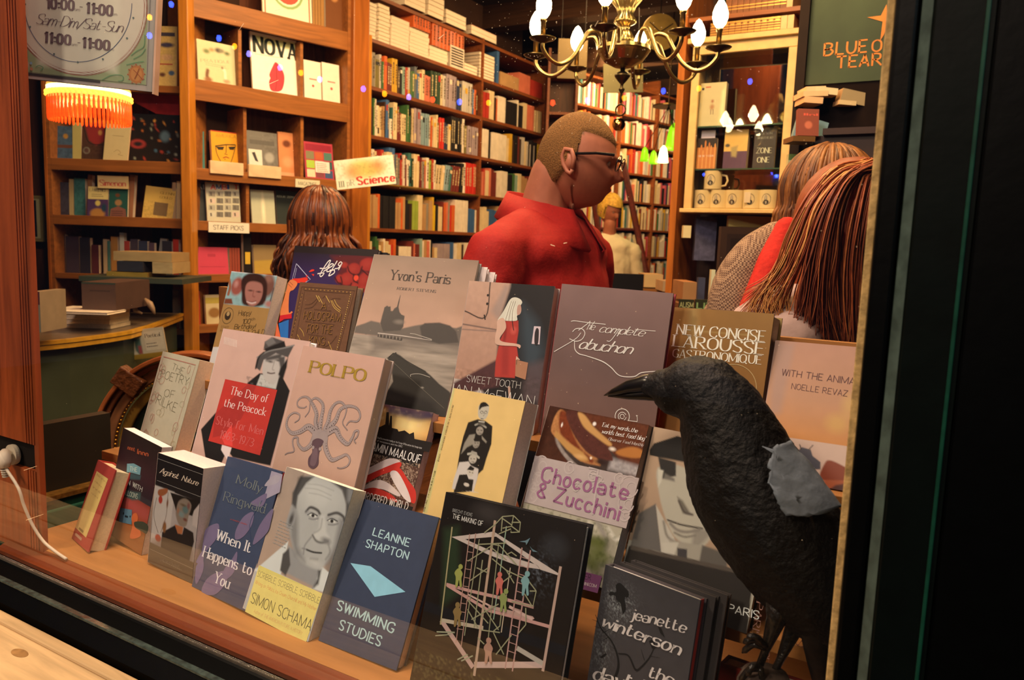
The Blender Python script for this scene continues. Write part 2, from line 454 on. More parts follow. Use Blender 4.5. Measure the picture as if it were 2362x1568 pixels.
wf = struct(MB().box((-6.5, -.04, 0), (-2.1, .06, 3.5)).box((.45, -.04, 0), (1.6, .06, 3.5)).box((-2.1, -.04, 3.1), (.45, .06, 3.5)).box((-2.1, -.04, 0), (.45, .03, .86)), 'wall_front', mat('shopfront_paint', '10201b', .5, amt=.2, bump=.1))
struct(MB().box((-9, -7, -.12), (6, -.04, -.02)), 'ground', mat('pavement', '2b2a28', .8, scale=8, amt=.3, bump=.3))
# ---- the shop window: pane, stile, rail
win = empty('window_1', (0, 0, 0)); win['kind'] = 'structure'
gm = bpy.data.materials.new('window_glass'); gm.use_nodes = True; nt = gm.node_tree; nt.nodes.clear()
o_ = nt.nodes.new('ShaderNodeOutputMaterial'); mx = nt.nodes.new('ShaderNodeMixShader'); tr = nt.nodes.new('ShaderNodeBsdfTransparent'); gl = nt.nodes.new('ShaderNodeBsdfGlossy')
gl.inputs['Roughness'].default_value = .004
geo = nt.nodes.new('ShaderNodeNewGeometry'); dt = nt.nodes.new('ShaderNodeVectorMath'); dt.operation = 'DOT_PRODUCT'
nt.links.new(geo.outputs['Incoming'], dt.inputs[0]); nt.links.new(geo.outputs['Normal'], dt.inputs[1]); last = dt.outputs['Value']
for op_, v1 in (('ABSOLUTE', 0), ('SUBTRACT', 1), ('POWER', 4.5), ('MULTIPLY', .85), ('ADD', .085)):   # two-surface Schlick reflectance
    q_ = nt.nodes.new('ShaderNodeMath'); q_.operation = op_
    if op_ == 'SUBTRACT': q_.inputs[0].default_value = 1.0; nt.links.new(last, q_.inputs[1])
    else: nt.links.new(last, q_.inputs[0]); q_.inputs[1].default_value = v1
    last = q_.outputs[0]
nt.links.new(last, mx.inputs[0]); nt.links.new(tr.outputs[0], mx.inputs[1]); nt.links.new(gl.outputs[0], mx.inputs[2]); nt.links.new(mx.outputs[0], o_.inputs[0])
tr.inputs[0].default_value = (.96, .97, .95, 1)
pane = MB().add([(-1.56, 0, .925), (-.07, 0, .925), (-.07, 0, 3.1), (-1.56, 0, 3.1)], [(0, 1, 2, 3)]).build('pane', gm, parent=win)
# right stile: boards, a pale strip painted as the step's highlight, a thin green line; leans a touch like the old frame
def vboard(x0, x1, y0, y1, name, m, bev=.002, z0=.6, z1=3.1, lean=0.0):
    mb = MB(); mb.add([(x0, y0, z0), (x1, y0, z0), (x1, y1, z0), (x0, y1, z0), (x0+lean, y0, z1), (x1+lean, y0, z1), (x1+lean, y1, z1), (x0+lean, y1, z1)],
                      [(3, 2, 1, 0), (4, 5, 6, 7), (0, 1, 5, 4), (1, 2, 6, 5), (2, 3, 7, 6), (3, 0, 4, 7)])
    o = mb.build(name, m, parent=win, bevel=bev); return o
vboard(-.0835, -.077, -.004, .03, 'glazing_putty', mat('cream_putty', 'c9a86c', .7, scale=120, amt=.35, bump=.5), .001)
vboard(-.0770, -.058, -.012, .035, 'stile_bead', W_BLACK, .004)
mb = MB()
prof = [(-.058, -.010), (-.0565, -.014), (-.050, -.019), (-.046, -.024), (-.006, -.024), (-.006, .04), (-.058, .04)]
mb.add([(x, y, .6) for x, y in prof]+[(x, y, 3.1) for x, y in prof], [(i, (i+1) % 7, 7+(i+1) % 7, 7+i) for i in range(7)])
mb.build('stile_board', W_DARK, parent=win)
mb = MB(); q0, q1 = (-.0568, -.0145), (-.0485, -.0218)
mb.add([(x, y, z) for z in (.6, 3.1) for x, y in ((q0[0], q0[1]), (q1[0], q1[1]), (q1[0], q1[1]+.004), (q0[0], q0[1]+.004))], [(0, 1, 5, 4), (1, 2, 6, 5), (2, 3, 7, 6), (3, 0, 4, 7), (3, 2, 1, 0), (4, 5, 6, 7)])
mb.build('step_highlight', W_STEP, parent=win)
vboard(-.0125, -.0095, -.0258, .03, 'painted_line', W_LINE, .0006)
vboard(-.0060, .46, -.022, .05, 'outer_board', W_BLACK, .003)
# bottom rail (outside) with glazing bead
mb = MB()
prof = [(.012, .924), (-.004, .926), (-.010, .921), (-.030, .913), (-.036, .9135), (-.041, .909), (-.060, .888), (-.062, .80), (.012, .80)]
n_ = len(prof); mb.add([(-2.2, y, z) for y, z in prof]+[(.45, y, z) for y, z in prof], [(i, n_+i, n_+(i+1) % n_, (i+1) % n_) for i in range(n_)])
mb.build('bottom_rail', W_BLACK, parent=win)
MB().box((-2.2, -.043, .9105), (-.08, -.0325, .9150)).build('rail_ridge', mat('worn_rail_edge', '3c4c48', .35, scale=90, amt=.6, bump=.4, coat=.4), parent=win, bevel=.001)
MB().box((-2.2, -.0075, .9235), (-.08, -.0015, .9275)).build('glazing_strip', mat('dull_metal_strip', '8a8377', .35, .7, scale=90), parent=win)
mb = MB(); r_ = .0009
for i in range(640):
    x = -1.56+i*.0023
    if (x*7) % 1 < .04: continue
    for dy, dz in ((-.0062, .9283), (-.0035, .9290)):
        c = (x+(.0011 if dz > .9285 else 0), dy, dz)
        mb.add([(c[0]-r_, c[1], c[2]), (c[0]+r_, c[1], c[2]), (c[0], c[1]-r_, c[2]), (c[0], c[1]+r_, c[2]), (c[0], c[1], c[2]-r_), (c[0], c[1], c[2]+r_)],
               [(0, 2, 5), (2, 1, 5), (1, 3, 5), (3, 0, 5), (2, 0, 4), (1, 2, 4), (3, 1, 4), (0, 3, 4)])
b_ = mb.build('bead_chain', mat('steel_beads', 'd9d2c4', .2, 1.0), parent=win, smooth=True); b_['kind'] = 'stuff'
# dust and scratches on the pane, thickest by the chandelier
mb = MB(); rnd = random.Random(5)
for i in range(620):
    px, py = (rnd.gauss(1300, 170), rnd.gauss(90, 120)) if i < 400 else (rnd.uniform(60, 2000), rnd.uniform(0, 1250))
    if not (0 < px < 2040 and -20 < py < 1400): continue
    p = on(px, py, 1, .0006); s_ = rnd.uniform(.00012, .00038)*(1.6 if rnd.random() < .08 else 1); a = rnd.uniform(0, 3)
    mb.add([(p.x+s_*math.cos(a+k*PI/2.5), .0006, p.z+s_*math.sin(a+k*PI/2.5)*rnd.uniform(.6, 1)) for k in range(5)], [(0, 1, 2, 3, 4)])
for px, py, dx, dy in ((620, 195, 22, -10), (633, 25, 14, -3), (562, 55, -10, 14), (1012, 90, 12, -10), (1372, 62, 8, -14), (1700, 300, 12, 4), (55, 1085, 30, -10), (60, 1200, 40, -14), (1270, 565, 10, 3), (1300, 562, 8, -2), (1360, 280, 4, -12)):
    a, b = on(px, py, 1, .0006), on(px+dx, py+dy, 1, .0006)
    mb.add([(a.x, .0006, a.z), (b.x, .0006, b.z), (b.x, .0006, b.z+.0005), (a.x, .0006, a.z+.0008)], [(0, 1, 2, 3)])
d_ = mb.build('dust', mat('dust_specks', 'fff0d8', .9), parent=win); d_['kind'] = 'stuff'
nt = MATS['dust_specks'].node_tree; tl = nt.nodes.new('ShaderNodeBsdfTranslucent'); tl.inputs[0].default_value = (1, .85, .6, 1); ad = nt.nodes.new('ShaderNodeAddShader')
nt.links.new(nt.nodes['Principled BSDF'].outputs[0], ad.inputs[0]); nt.links.new(tl.outputs[0], ad.inputs[1]); nt.links.new(ad.outputs[0], nt.nodes['Material Output'].inputs[0])
# reddish fluted post inside the left end of the window
REDP = wood('red_stained_pine', '9c4a24', 'z', rough=.4, amt=.45, scale=12, bump=.4)
po = empty('trim_1', (-1.445, .03, .93)); po['kind'] = 'structure'
def post_slice(x0, x1, z0, z1, y=0): return MB().box((x0, y, z0), (x1, .010, z1))
xs = [-.36, -.041, -.0375, -.032, -.029, -.023, -.020, -.014, -.011, 0]
for z0, z1 in ((0, .165), (.215, 2.2)):
    for i in range(0, len(xs)-1):
        low = i % 2 == 1
        post_slice(xs[i], xs[i+1], z0, z1, .003 if low else 0).build('fluted_strip', REDP, parent=po)
MB().box((-.36, .008, .165), (-.014, .012, .215)).build('socket_recess', mat('dark_recess', '120a06', .9), parent=po)
MB().box((-.014, 0, .165), (0, .010, .215)).build('post_edge', REDP, parent=po)
# outside: pale pine ledge boards below the window
PINE = wood('pale_pine_planks', 'd9b98a', 'x', rough=.45, amt=.28, scale=16, bump=.15)
pk = empty('bench', (-1.2, -.3, .87), 'pale pine plank bench outside below the shop window', 'bench')
def plank(y0, y1, name='plank'):
    o = MB().box((-1.6, y0, -.02), (1.0, y1, .018)).build(name, PINE, parent=pk, bevel=.004); return o
plank(.205, .228); plank(.105, .2025); plank(.01, .1025)
for x in (-1.5, .9):
    MB().box((x-.03, .015, -.97), (x+.03, .06, -.02)).build('leg', PINE, parent=pk); MB().box((x-.03, .16, -.97), (x+.03, .2, -.02)).build('leg', PINE, parent=pk)
mb = MB()
for cx_, cy_, r in ((-.02, .17, .011),):
    mb.lathe([(r, 0), (r*.99, .0004)], 20, Matrix.Translation((cx_, cy_, .0182)) @ Matrix.Diagonal((1.7, .8, 1, 1)))
mb.build('knot', mat('pine_knot', 'a07a4c', .5, scale=50, amt=.4), parent=pk)
# ---- display platform
BOARD = wood('pale_display_board', 'a8743f', 'x', rough=.5, amt=.22, scale=10)
EDGE = wood('red_brown_display_edge', '743619', 'x', rough=.45, amt=.3, scale=12)
dp = empty('window_display_stand', (-.7, .2, .86), 'stepped wooden window display stand with pale boards and red-brown front edge', 'display stand')
MB().box((-.85, -.165, .065), (.66, .30, .085)).build('base_board', BOARD, parent=dp)
mb = MB(); mb.add([(-.86, -.196, .06), (.66, -.196, .06), (.66, -.196, .072), (-.86, -.196, .072), (-.86, -.163, .085), (.66, -.163, .085), (.66, -.163, .06), (-.86, -.163, .06)],
                  [(0, 1, 2, 3), (3, 2, 5, 4), (4, 5, 6, 7), (7, 6, 1, 0), (0, 3, 4, 7), (1, 6, 5, 2)])
mb.build('front_edge', EDGE, parent=dp)
MB().box((-.80, -.018, .217), (.66, .155, .235)).build('middle_shelf', BOARD, parent=dp, bevel=.001)
MB().box((-.80, .118, .362), (.66, .29, .38)).build('top_shelf', BOARD, parent=dp, bevel=.001)
MB().box((-.80, .275, .38), (.66, .29, .56)).build('back_rail', BOARD, parent=dp)
for x in (-.80, -.05, .64):
    MB().box((x, .0, .085), (x+.018, .15, .217)).box((x, .125, .235), (x+.018, .27, .362)).build('support', BOARD, parent=dp)
MB().box((-.85, -.15, -.85), (.66, .30, .06)).build('plinth', mat('green_plinth_paint', '1d4a35', .4, amt=.2), parent=dp)

# brown panelled wall strip seen between the post and the left case
pw = struct(MB().box((-.9, 0, 0), (.05, .03, 3.42)), 'wall_panel', wood('dim_wall_panelling', '6a3c22', 'z', amt=.25), loc=(0, 0, 0)); q_ = at(112, 500, 4.25); pw.location = (q_.x, q_.y, 0); pw.rotation_euler = (0, 0, math.atan2(cr.y, cr.x))
# ================================================================ DISPLAY BOOKS (pose: base centre x y z, yaw, lean, roll, width, height)
FIT = dict(
    poodle=(-1.415, .812, -.605, -.266, .347, .030, .101, .1555), balloon=(-1.350, .856, -.605, -.071, .158, -.106, .135, .207),
    nature=(-1.174, .830, -.605, -.045, .108, -.032, .1305, .201), leaves=(-1.025, .813, -.605, -.105, .342, .022, .1496, .2244),
    portrait=(-.880, .802, -.605, -.038, .3585, -.047, .152, .231), swim=(-.719, .808, -.605, -.027, .458, .018, .1505, .216),
    making=(-.493, .777, -.605, .021, .295, -.006, .211, .268), winter=(-.3095, .825, -.605, -.221, .182, .002, .134, .206),
    rilke=(-1.423, .980, -.455, -.043, .304, -.034, .1286, .198), peacock=(-1.1276, .924, -.455, .132, .318, -.041, .205, .273),
    polpo=(-.941, .927, -.455, -.007, .320, -.017, .192, .263), maalouf=(-.822, .980, -.455, .018, .390, -.005, .113, .174),
    yellow=(-.638, .930, -.455, -.160, .322, .014, .148, .228), choc=(-.465, .928, -.455, -.254, .387, .029, .181, .2236),
    hatman=(-.282, .915, -.455, -.129, .338, -.006, .176, .220), birthday=(-1.367, 1.124, -.31, -.026, .285, -.016, .150, .225),
    comic=(-1.126, 1.130, -.31, .102, .237, -.005, .2095, .289), holo=(-1.0805, 1.070, -.31, .0015, .25, .003, .149, .2185),
    yvon=(-.877, 1.067, -.31, .213, .445, -.016, .217, .2986), tooth=(-.668, 1.0695, -.31, .041, .240, -.001, .163, .244),
    robuchon=(-.479, 1.070, -.31, -.001, .182, -.018, .185, .2437), larousse=(-.320, 1.093, -.31, -.114, .23, .0185, .157, .222),
    animal=(-.174, 1.070, -.31, -.050, .353, .015, .125, .193))
def bmat(k):
    X, Y, Z, yw, ln, rl, W, H = FIT[k]
    u = Vector((math.cos(yw), math.sin(yw), 0)); n0 = Vector((math.sin(yw), -math.cos(yw), 0)); z = Vector((0, 0, 1))
    v = z*math.cos(ln)-n0*math.sin(ln); u2 = u*math.cos(rl)+v*math.sin(rl); v2 = -u*math.sin(rl)+v*math.cos(rl)
    o = Vector((X, Y-.73, Z+1.55)) - u2*(W/2)
    m = Matrix((u2, v2.cross(u2), v2)).transposed().to_4x4(); m.translation = o+Vector((0, 0, abs(math.sin(rl))*W*.5+.0005)); return m
# ---- painting helpers in photograph/zoom coordinates, mapped onto each cover's own plane
def proj(P):
    d = Vector(P)-EYE; z = d.dot(fw); return 1181+F_PX*d.dot(cr)/z, 784-F_PX*d.dot(cu)/z
CAL = (1.12, 1.50, 1.86)    # photographed colour -> surface colour under the warm window lamps
_lin0 = lin
def seen(c):
    if isinstance(c, str): c = _lin0(c)
    return tuple(min(.9, a*b) for a, b in zip(c, CAL))
class PC(Cover):
    def __init__(s, W, H, m, base='ffffff', res=110):
        s.m = m; s.mi = m.inverted(); super().__init__(W, H, 'ffffff', res); s.c[:] = seen(base); s.o = (0, 0, 1)
        c = m @ Vector((W/2, 0, H/2)); p0 = proj(c); p1 = proj(m @ Vector((W/2+.01, 0, H/2))); p2 = proj(m @ Vector((W/2, 0, H/2+.01)))
        s.ppm = (math.dist(p0, p1)*100, math.dist(p0, p2)*100)
    def z(s, ox, oy, sc): s.o = (ox, oy, sc); return s
    def g(s, x, y):
        px, py = s.o[0]+x/s.o[2], s.o[1]+y/s.o[2]; r = s.mi.to_3x3() @ ray(px, py); e = s.mi @ EYE
        p = e+r*(-e.y/r.y); return p.x/s.W, 1-p.z/s.H
    def G(s, pts): return [s.g(*p) for p in pts]
    def mix(s, m, col, al=1):
        m = np.clip(m*al, 0, 1)[..., None]; s.c = s.c*(1-m)+np.array(seen(col))*m; return s
    # painted (soft), zoom pixels
    def e(s, x, y, rx, ry, col, soft=1.5, rot=0, al=1):
        gx, gy = s.g(x, y); k = s.o[2]; a = s.W*s.ppm[0]*k; b = s.W*s.ppm[1]*k
        return s.E(gx, gy, rx/a, ry/b, col, soft/a, rot, al)
    def p(s, pts, col, soft=1.5, al=1, sm=False): return s.P(s.G(pts), col, soft/(s.W*s.ppm[0]*s.o[2]), al, sm)
    def l(s, pts, w, col, soft=1., al=1, sm=True): a = s.W*s.ppm[0]*s.o[2]; return s.L(s.G(pts), w/a, col, soft/a, al, sm)
    # crisp print, zoom pixels
    def pp(s, pts, col, sm=False, new=True): return s.poly(s.G(pts), 'S'+col, new, sm)
    def ll(s, pts, w, col, sm=False, new=True):
        a = s.W*s.ppm[0]*s.o[2]; return s.line(s.G(pts), [q/a for q in w] if isinstance(w, list) else w/a, 'S'+col, sm, new)
    def cc(s, x, y, r, col, n=14):
        gx, gy = s.g(x, y); fresh = getattr(s, 'dot_layer', -1) != s.lay; s.circ(gx, gy, r/(s.W*s.ppm[0]*s.o[2]), 'S'+col, fresh, n); s.dot_layer = s.lay; return s
    def t(s, txt, x0, y0, x1, y1, h, col, sty='sans', jitter=0, tw=1.0):
        a = s.g(x0, y0); b = s.g(x1, y1); dx = (b[0]-a[0])*s.W; dy = -(b[1]-a[1])*s.H
        s.lay += 1; Q, w = text_quads(txt, sty, jitter, tw, seed=len(txt)); L = math.hypot(dx, dy); sx = L/w; r = math.atan2(dy, dx)
        hh = h/s.o[2]/s.ppm[1]; cs, sn = math.cos(r), math.sin(r); s.pr.mat(ink('S'+col)); vs = []; fs = []
        for qd in Q:
            n = len(vs)
            for (u, v) in qd:
                X, Y = u*sx, v*hh; vs.append(s.q(a[0]+(X*cs-Y*sn)/s.W, a[1]-(X*sn+Y*cs)/s.H))
            fs.append((n, n+1, n+2, n+3))
        s.pr.add(vs, fs); return s
def ink(col):
    k = 'ink_'+col
    return MATS[k] if k in MATS else mat(k, seen(col[1:]) if col[0] == 'S' else col, .5, amt=.05, scale=60)
def lin(c): return _lin0(c) if isinstance(c, str) else (tuple(c) if isinstance(c, tuple) and len(c) == 3 else _lin0(c))
def book(k, label, th, paint=None, cover='eeeeee', spine='dddddd', hard=False, res=110, name='book', group=None, pages='e8c8b2', inset=None, mtx=None, size=None, flap=None, cat='book', gloss=None, curl=0):
    W, H = size or (FIT[k][6], FIT[k][7]); m = mtx if mtx is not None else bmat(k)
    root = empty(name, label=label, cat=cat, group=group, mtx=m)
    ct = .0025 if hard else .0006; ins = (.003 if hard else 0.0003) if inset is None else inset
    bs = lambda c: mat('board_'+c, seen(c), .45, amt=.06, scale=40)
    cv = PC(W, H, m, cover, res)
    if paint: paint(cv)
    cv.build(root, M=Matrix.Translation((0, -.0002, 0)), mat_=gloss)
    MB().box((0, 0, 0), (W, ct, H)).build('cover_board', bs(cover), parent=root)
    MB().box((ct, ct, ins), (W-ins-.0004, th-ct, H-ins)).build('page_block', mat('pages_'+pages, seen(pages), .85, scale=300, amt=.07), parent=root)
    MB().box((0, th-ct, 0), (W, th, H)).build('back_cover', bs(spine), parent=root)
    MB().box((-.0008, 0, 0), (ct, th, H)).build('spine', bs(spine), parent=root)
    if flap: MB().box((W-ins-.0003, ct, .001), (W-ins+.0004, th-ct, H-.001)).build('jacket_flap', bs(flap), parent=root)
    return root
# ---- front row
def c_poodle(c):
    c.z(150, 990, 4.9).noise(.05, 10); c.pp([(362, 472), (490, 560), (240, 1225), (118, 1108)], 'c9a05c')
    for i, (a, b, h) in enumerate((((360, 500), (465, 590), 26), ((340, 575), (425, 650), 22), ((318, 640), (395, 705), 26), ((300, 705), (370, 765), 20))):
        c.t(('Winsome', 'Lost Dog', 'at the', 'Seaside')[i] if False else ('llllnnn', 'nllnnn', 'lnnll', 'nnlnl')[i], a[0], a[1]+20, b[0], b[1]+20, h, '8a5a34', 'light')
    c.e(268, 940, 62, 190, '2c3426', 3, rot=0); c.e(262, 900, 38, 120, '5c4a3c', 14); c.e(290, 860, 22, 60, '7d5e6a', 10, al=.8); c.e(225, 1060, 24, 40, '2f4a2a', 8)
    c.ll([(160, 1115), (210, 1160)], 10, '8a6a3a'); c.ll([(120, 1180), (190, 1245)], 12, 'b98a6a')  # pinkish bar at the foot paints in a reflection
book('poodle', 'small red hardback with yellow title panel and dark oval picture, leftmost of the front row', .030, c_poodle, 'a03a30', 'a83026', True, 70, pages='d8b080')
def c_balloon(c):
    c.z(150, 990, 4.9).grad('2b2626', '3a2530', 0, .35).grad('3a2530', '2a2330', .35, .5).grad('8a4038', 'a04e3a', .55, .72); c.grad('9a5a30', '8a5028', .72, 1)
    c.noise(.12, 6, 3); c.e(760, 860, 150, 60, 'b04a48', 30, al=.6); c.e(900, 960, 90, 60, 'a0443c', 20, al=.6); c.p([(540, 1130), (980, 1200), (980, 1500), (560, 1500)], '93552c', 20, .8)  # brown foot of the cover holds the ledge's reflection in the pane
    c.t('nnnt', 710, 225, 790, 248, 45, 'b05030', 'bold'); c.t('lnnn', 822, 275, 940, 305, 50, 'b05030', 'bold')
    c.pp([(704, 388), (780, 385), (862, 430), (850, 515), (760, 490), (700, 480)], '6f8f93'); c.t('THE', 735, 462, 815, 478, 44, 'b7b9a8', 'bold')
    c.p([(690, 480), (860, 520), (850, 570), (700, 560)], '37494c', 6)
    c.t('MAN', 665, 610, 735, 632, 50, 'c9b9a8', 'sans'); c.t('WITH', 765, 645, 870, 705, 52, 'c9b9a8', 'sans')
    c.p([(630, 690), (860, 715), (850, 795), (760, 800), (670, 760)], '3a4a46', 8); c.t('BALLOONS', 645, 725, 820, 785, 52, 'b3ac96', 'sans')
    c.pp([(625, 885), (760, 910), (755, 1075), (612, 1045)], '56707c'); c.cc(665, 950, 9, '2a3338'); c.cc(740, 985, 8, '2a3338'); c.ll([(680, 980), (715, 990)], 14, '20282c')
    c.pp([(770, 960), (810, 945), (830, 1000), (820, 1060), (860, 1200), (740, 1230), (765, 1090), (755, 1010)], 'c25a30', True)
    c.pp([(785, 1050), (850, 1040), (900, 1050), (945, 1095), (925, 1180), (870, 1150), (800, 1110)], '3a3a2c', True)
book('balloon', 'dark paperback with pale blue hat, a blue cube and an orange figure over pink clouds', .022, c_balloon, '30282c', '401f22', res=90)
def c_nature(c):
    c.z(330, 1030, 4.75); c.p([(130, 420), (640, 615), (560, 1280), (78, 1055)], '9a8780', 2); c.noise(.06, 14, 1)
    c.p([(130, 420), (345, 498), (300, 880), (250, 990), (90, 1000)], 'b09c92', 6); c.p([(560, 600), (640, 625), (620, 900), (540, 860)], 'ad958c', 8)
    c.p([(300, 500), (640, 600), (560, 700), (540, 760), (360, 700), (345, 640)], '120f10', 4)
    c.p([(400, 590), (470, 570), (530, 640), (500, 760), (470, 870), (400, 860), (360, 750), (370, 660)], '7a6456', 6, sm=True)
    c.e(465, 690, 34, 44, '4f5f5c', 10); c.e(420, 740, 30, 30, '6c7470', 10); c.e(385, 700, 12, 30, '8a5a44', 6); c.e(462, 800, 22, 16, '64352e', 5); c.e(440, 640, 30, 12, '58402e', 6); c.e(500, 650, 16, 34, '6a3f3a', 8)
    c.p([(350, 850), (440, 880), (430, 955), (390, 965), (350, 930)], 'a05a36', 5)
    c.p([(210, 935), (350, 860), (380, 950), (430, 960), (450, 880), (550, 940), (560, 1040), (530, 1150), (505, 1270), (190, 1140)], '141216', 4)
    c.p([(175, 470), (265, 460), (262, 510), (200, 545), (165, 520)], '8a4a2c', 4, sm=True); c.e(192, 580, 24, 44, '9c2f24', 4); c.e(165, 1000, 36, 40, '9a3226', 5); c.e(268, 620, 10, 45, '6b3a28', 5); c.e(235, 880, 22, 60, '7d4c2a', 6)
    c.l([(150, 560), (120, 720), (130, 820), (165, 940)], 5, '4b3a34', 2); c.l([(275, 500), (255, 750), (195, 940)], 5, '5b4436', 2)
    c.p([(70, 1040), (560, 1270), (540, 1530), (30, 1300)], '5d4a3a', 4); c.p([(180, 1010), (560, 1130), (555, 1290), (78, 1060)], '54443a', 22, .55)  # brown band paints in the plank ledge mirrored by the pane
    c.ll([(165, 130), (655, 305)], 2.5, '9a8a80'); c.ll([(155, 368), (640, 552)], 2.5, '9a8a80'); c.ll([(78, 1118), (548, 1338)], 2.5, '9a836c')
    c.t('Against', 185, 285, 385, 352, 62, 'd5b39a', 'script', tw=1.5); c.t('Nature', 425, 368, 600, 425, 58, 'd5b39a', 'script', tw=1.5)
    c.t('J.-K. HUYSMANS', 190, 1250, 400, 1335, 32, '8f7660', 'light'); c.lines(.35, .85, .925, 1, .02, .006, 'S7f6a54')
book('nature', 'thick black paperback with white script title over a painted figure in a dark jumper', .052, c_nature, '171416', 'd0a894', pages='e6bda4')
def c_leaves(c):
    c.z(150, 980, 3.733).noise(.04, 16, 2)
    L = '6d5a70'
    c.pp([(1780, 395), (1875, 425), (1850, 580), (1705, 650), (1735, 560)], '9a8690', False); c.pp([(1720, 525), (1790, 440), (1850, 440), (1830, 500)], 'a08c90', True)
    for pts in (((1640, 640), (1740, 590), (1700, 700), (1600, 680)), ((1475, 900), (1540, 790), (1625, 750), (1610, 860), (1540, 960), (1470, 985)), ((1620, 1030), (1680, 860), (1790, 720), (1775, 830), (1740, 930)),
                ((1195, 985), (1220, 890), (1322, 850), (1315, 960), (1240, 1060), (1185, 1110)), ((1430, 1170), (1485, 1090), (1470, 1230), (1420, 1310), (1330, 1350), (1380, 1230)), ((1130, 1370), (1130, 1220), (1190, 1165), (1190, 1260)),
                ((1180, 1440), (1220, 1330), (1310, 1270), (1400, 1265), (1380, 1370), (1290, 1460)), ((1130, 1180), (1190, 1080), (1190, 1180))):
        c.pp(list(pts), L, True)
    c.ll([(1700, 650), (1600, 830), (1600, 1000)], 5, '3b4058', True)
    c.t('Molly', 1475, 500, 1690, 582, 80, '6f6c68', 'fine'); c.t('Ringwald', 1365, 650, 1715, 760, 82, '6f6c68', 'fine')
    c.t('When It', 1303, 985, 1595, 1100, 88, 'd5c0b8', 'serif'); c.t('Happens to', 1188, 1130, 1600, 1292, 92, 'd5c0b8', 'serif'); c.t('You', 1285, 1350, 1408, 1408, 90, 'd5c0b8', 'serif')
    c.t('a novel in stories', 1425, 815, 1565, 862, 16, 'b04034', 'script')
book('leaves', 'slate blue hardback with lilac leaf shapes and title ending in You', .012, c_leaves, '3c4052', '3a3d50', True, 80, flap='b8443c')
def c_portrait(c):
    c.z(560, 1060, 3.135).grad('a39a94', 'b0a196', 0, .72); c.noise(.05, 6, 4, mask=(c.Y < .72))
    G = ['2c2724', '4a433f', '6f6661', '8c827c', 'a3988f', 'b8ab9f', 'cabcae']
    c.p([(640, 120), (820, 180), (700, 720), (600, 930)], '57504b', 30, .7)         # dark right background
    # shirt & neck
    c.p([(120, 770), (330, 590), (300, 760), (275, 830), (500, 940), (560, 760), (640, 830), (590, 960), (80, 800)], 'c6bbb0', 4); c.p([(280, 800), (330, 620), (560, 780), (520, 925)], G[3], 8)
    c.p([(270, 800), (290, 680), (335, 640), (345, 760), (310, 840)], G[1], 6); c.p([(505, 930), (540, 860), (545, 800), (570, 790), (548, 900)], G[1], 8)
    # head
    c.p([(385, 250), (430, 150), (560, 110), (690, 180), (745, 300), (740, 430), (700, 560), (640, 700), (560, 790), (470, 770), (390, 700), (345, 560), (335, 400)], G[4], 8, sm=True)
    c.e(545, 250, 130, 110, G[5], 40, al=.8); c.p([(345, 400), (370, 300), (400, 420), (400, 620), (450, 740), (380, 690), (345, 560)], G[2], 18, .8)
    c.e(350, 430, 30, 75, G[3], 8); c.e(352, 430, 14, 45, G[1], 8)                     # ear
    c.p([(420, 120), (520, 120), (460, 170), (400, 260), (385, 350), (355, 320), (360, 240)], G[1], 8); c.p([(400, 130), (440, 110), (390, 230), (370, 290)], G[0], 10, .6)
    c.p([(560, 110), (760, 170), (815, 230), (780, 400), (745, 440), (750, 320), (720, 220), (640, 160)], G[1], 8); c.p([(760, 180), (810, 230), (790, 330), (755, 300)], G[3], 12, .6)
    c.p([(700, 430), (745, 420), (720, 560), (650, 710), (600, 760), (660, 620)], G[2], 16, .8)       # cheek shade
    for q in ([(450, 205), (540, 215), (640, 260)], [(470, 175), (560, 185), (660, 225)], [(480, 240), (560, 255), (640, 290)]): c.l(q, 3, G[3], 5, .7)
    # brows, eyes
    c.l([(458, 375), (490, 345), (540, 365), (560, 395)], 15, G[1], 5); c.l([(620, 400), (680, 385), (725, 410), (735, 440)], 15, G[1], 5)
    c.e(505, 400, 46, 20, G[3], 8); c.e(650, 440, 44, 20, G[3], 8); c.e(505, 403, 28, 11, G[6], 3); c.e(508, 404, 12, 12, G[0], 2); c.e(645, 443, 28, 10, G[6], 3); c.e(645, 444, 12, 12, G[0], 2)
    c.l([(470, 398), (500, 386), (540, 405)], 5, G[0], 2); c.l([(612, 438), (645, 426), (685, 445)], 5, G[0], 2); c.l([(480, 425), (510, 432), (545, 425)], 5, G[2], 5); c.l([(620, 468), (655, 472), (690, 462)], 5, G[2], 5)
    # nose, mouth, folds
    c.p([(560, 400), (595, 400), (605, 520), (625, 560), (590, 600), (520, 570), (505, 545), (550, 500)], G[5], 10, .9); c.l([(505, 545), (530, 585), (570, 600), (615, 590)], 9, G[1], 6); c.l([(575, 430), (560, 500), (515, 530)], 6, G[3], 8)
    c.e(600, 585, 30, 20, G[2], 10); c.l([(495, 560), (450, 620), (440, 680)], 6, G[2], 7, .9); c.l([(620, 610), (630, 670), (600, 720)], 7, G[2], 8, .8)
    c.l([(462, 650), (510, 668), (570, 675)], 9, G[0], 3); c.l([(462, 648), (430, 640)], 4, G[2], 5); c.l([(490, 690), (535, 700), (575, 692)], 12, G[4], 6); c.l([(490, 715), (540, 722)], 8, G[2], 8, .8); c.e(525, 750, 45, 22, G[5], 14, al=.7)
    c.lines(.14, .36, .36, 8, .022, .004, 'S8f857e', 3)
    c.pp([(120, 762), (578, 968), (455, 1332), (18, 1098)], 'd2b766')
    c.t('SCRIBBLE, SCRIBBLE, SCRIBBLE', 105, 840, 550, 1040, 42, '5a5238', 'semi', .03, .8); c.t('Writing on Politics, Ice Cream, Churchill, and My Mother', 90, 895, 530, 1092, 26, 'c0603a', 'hand', .05)
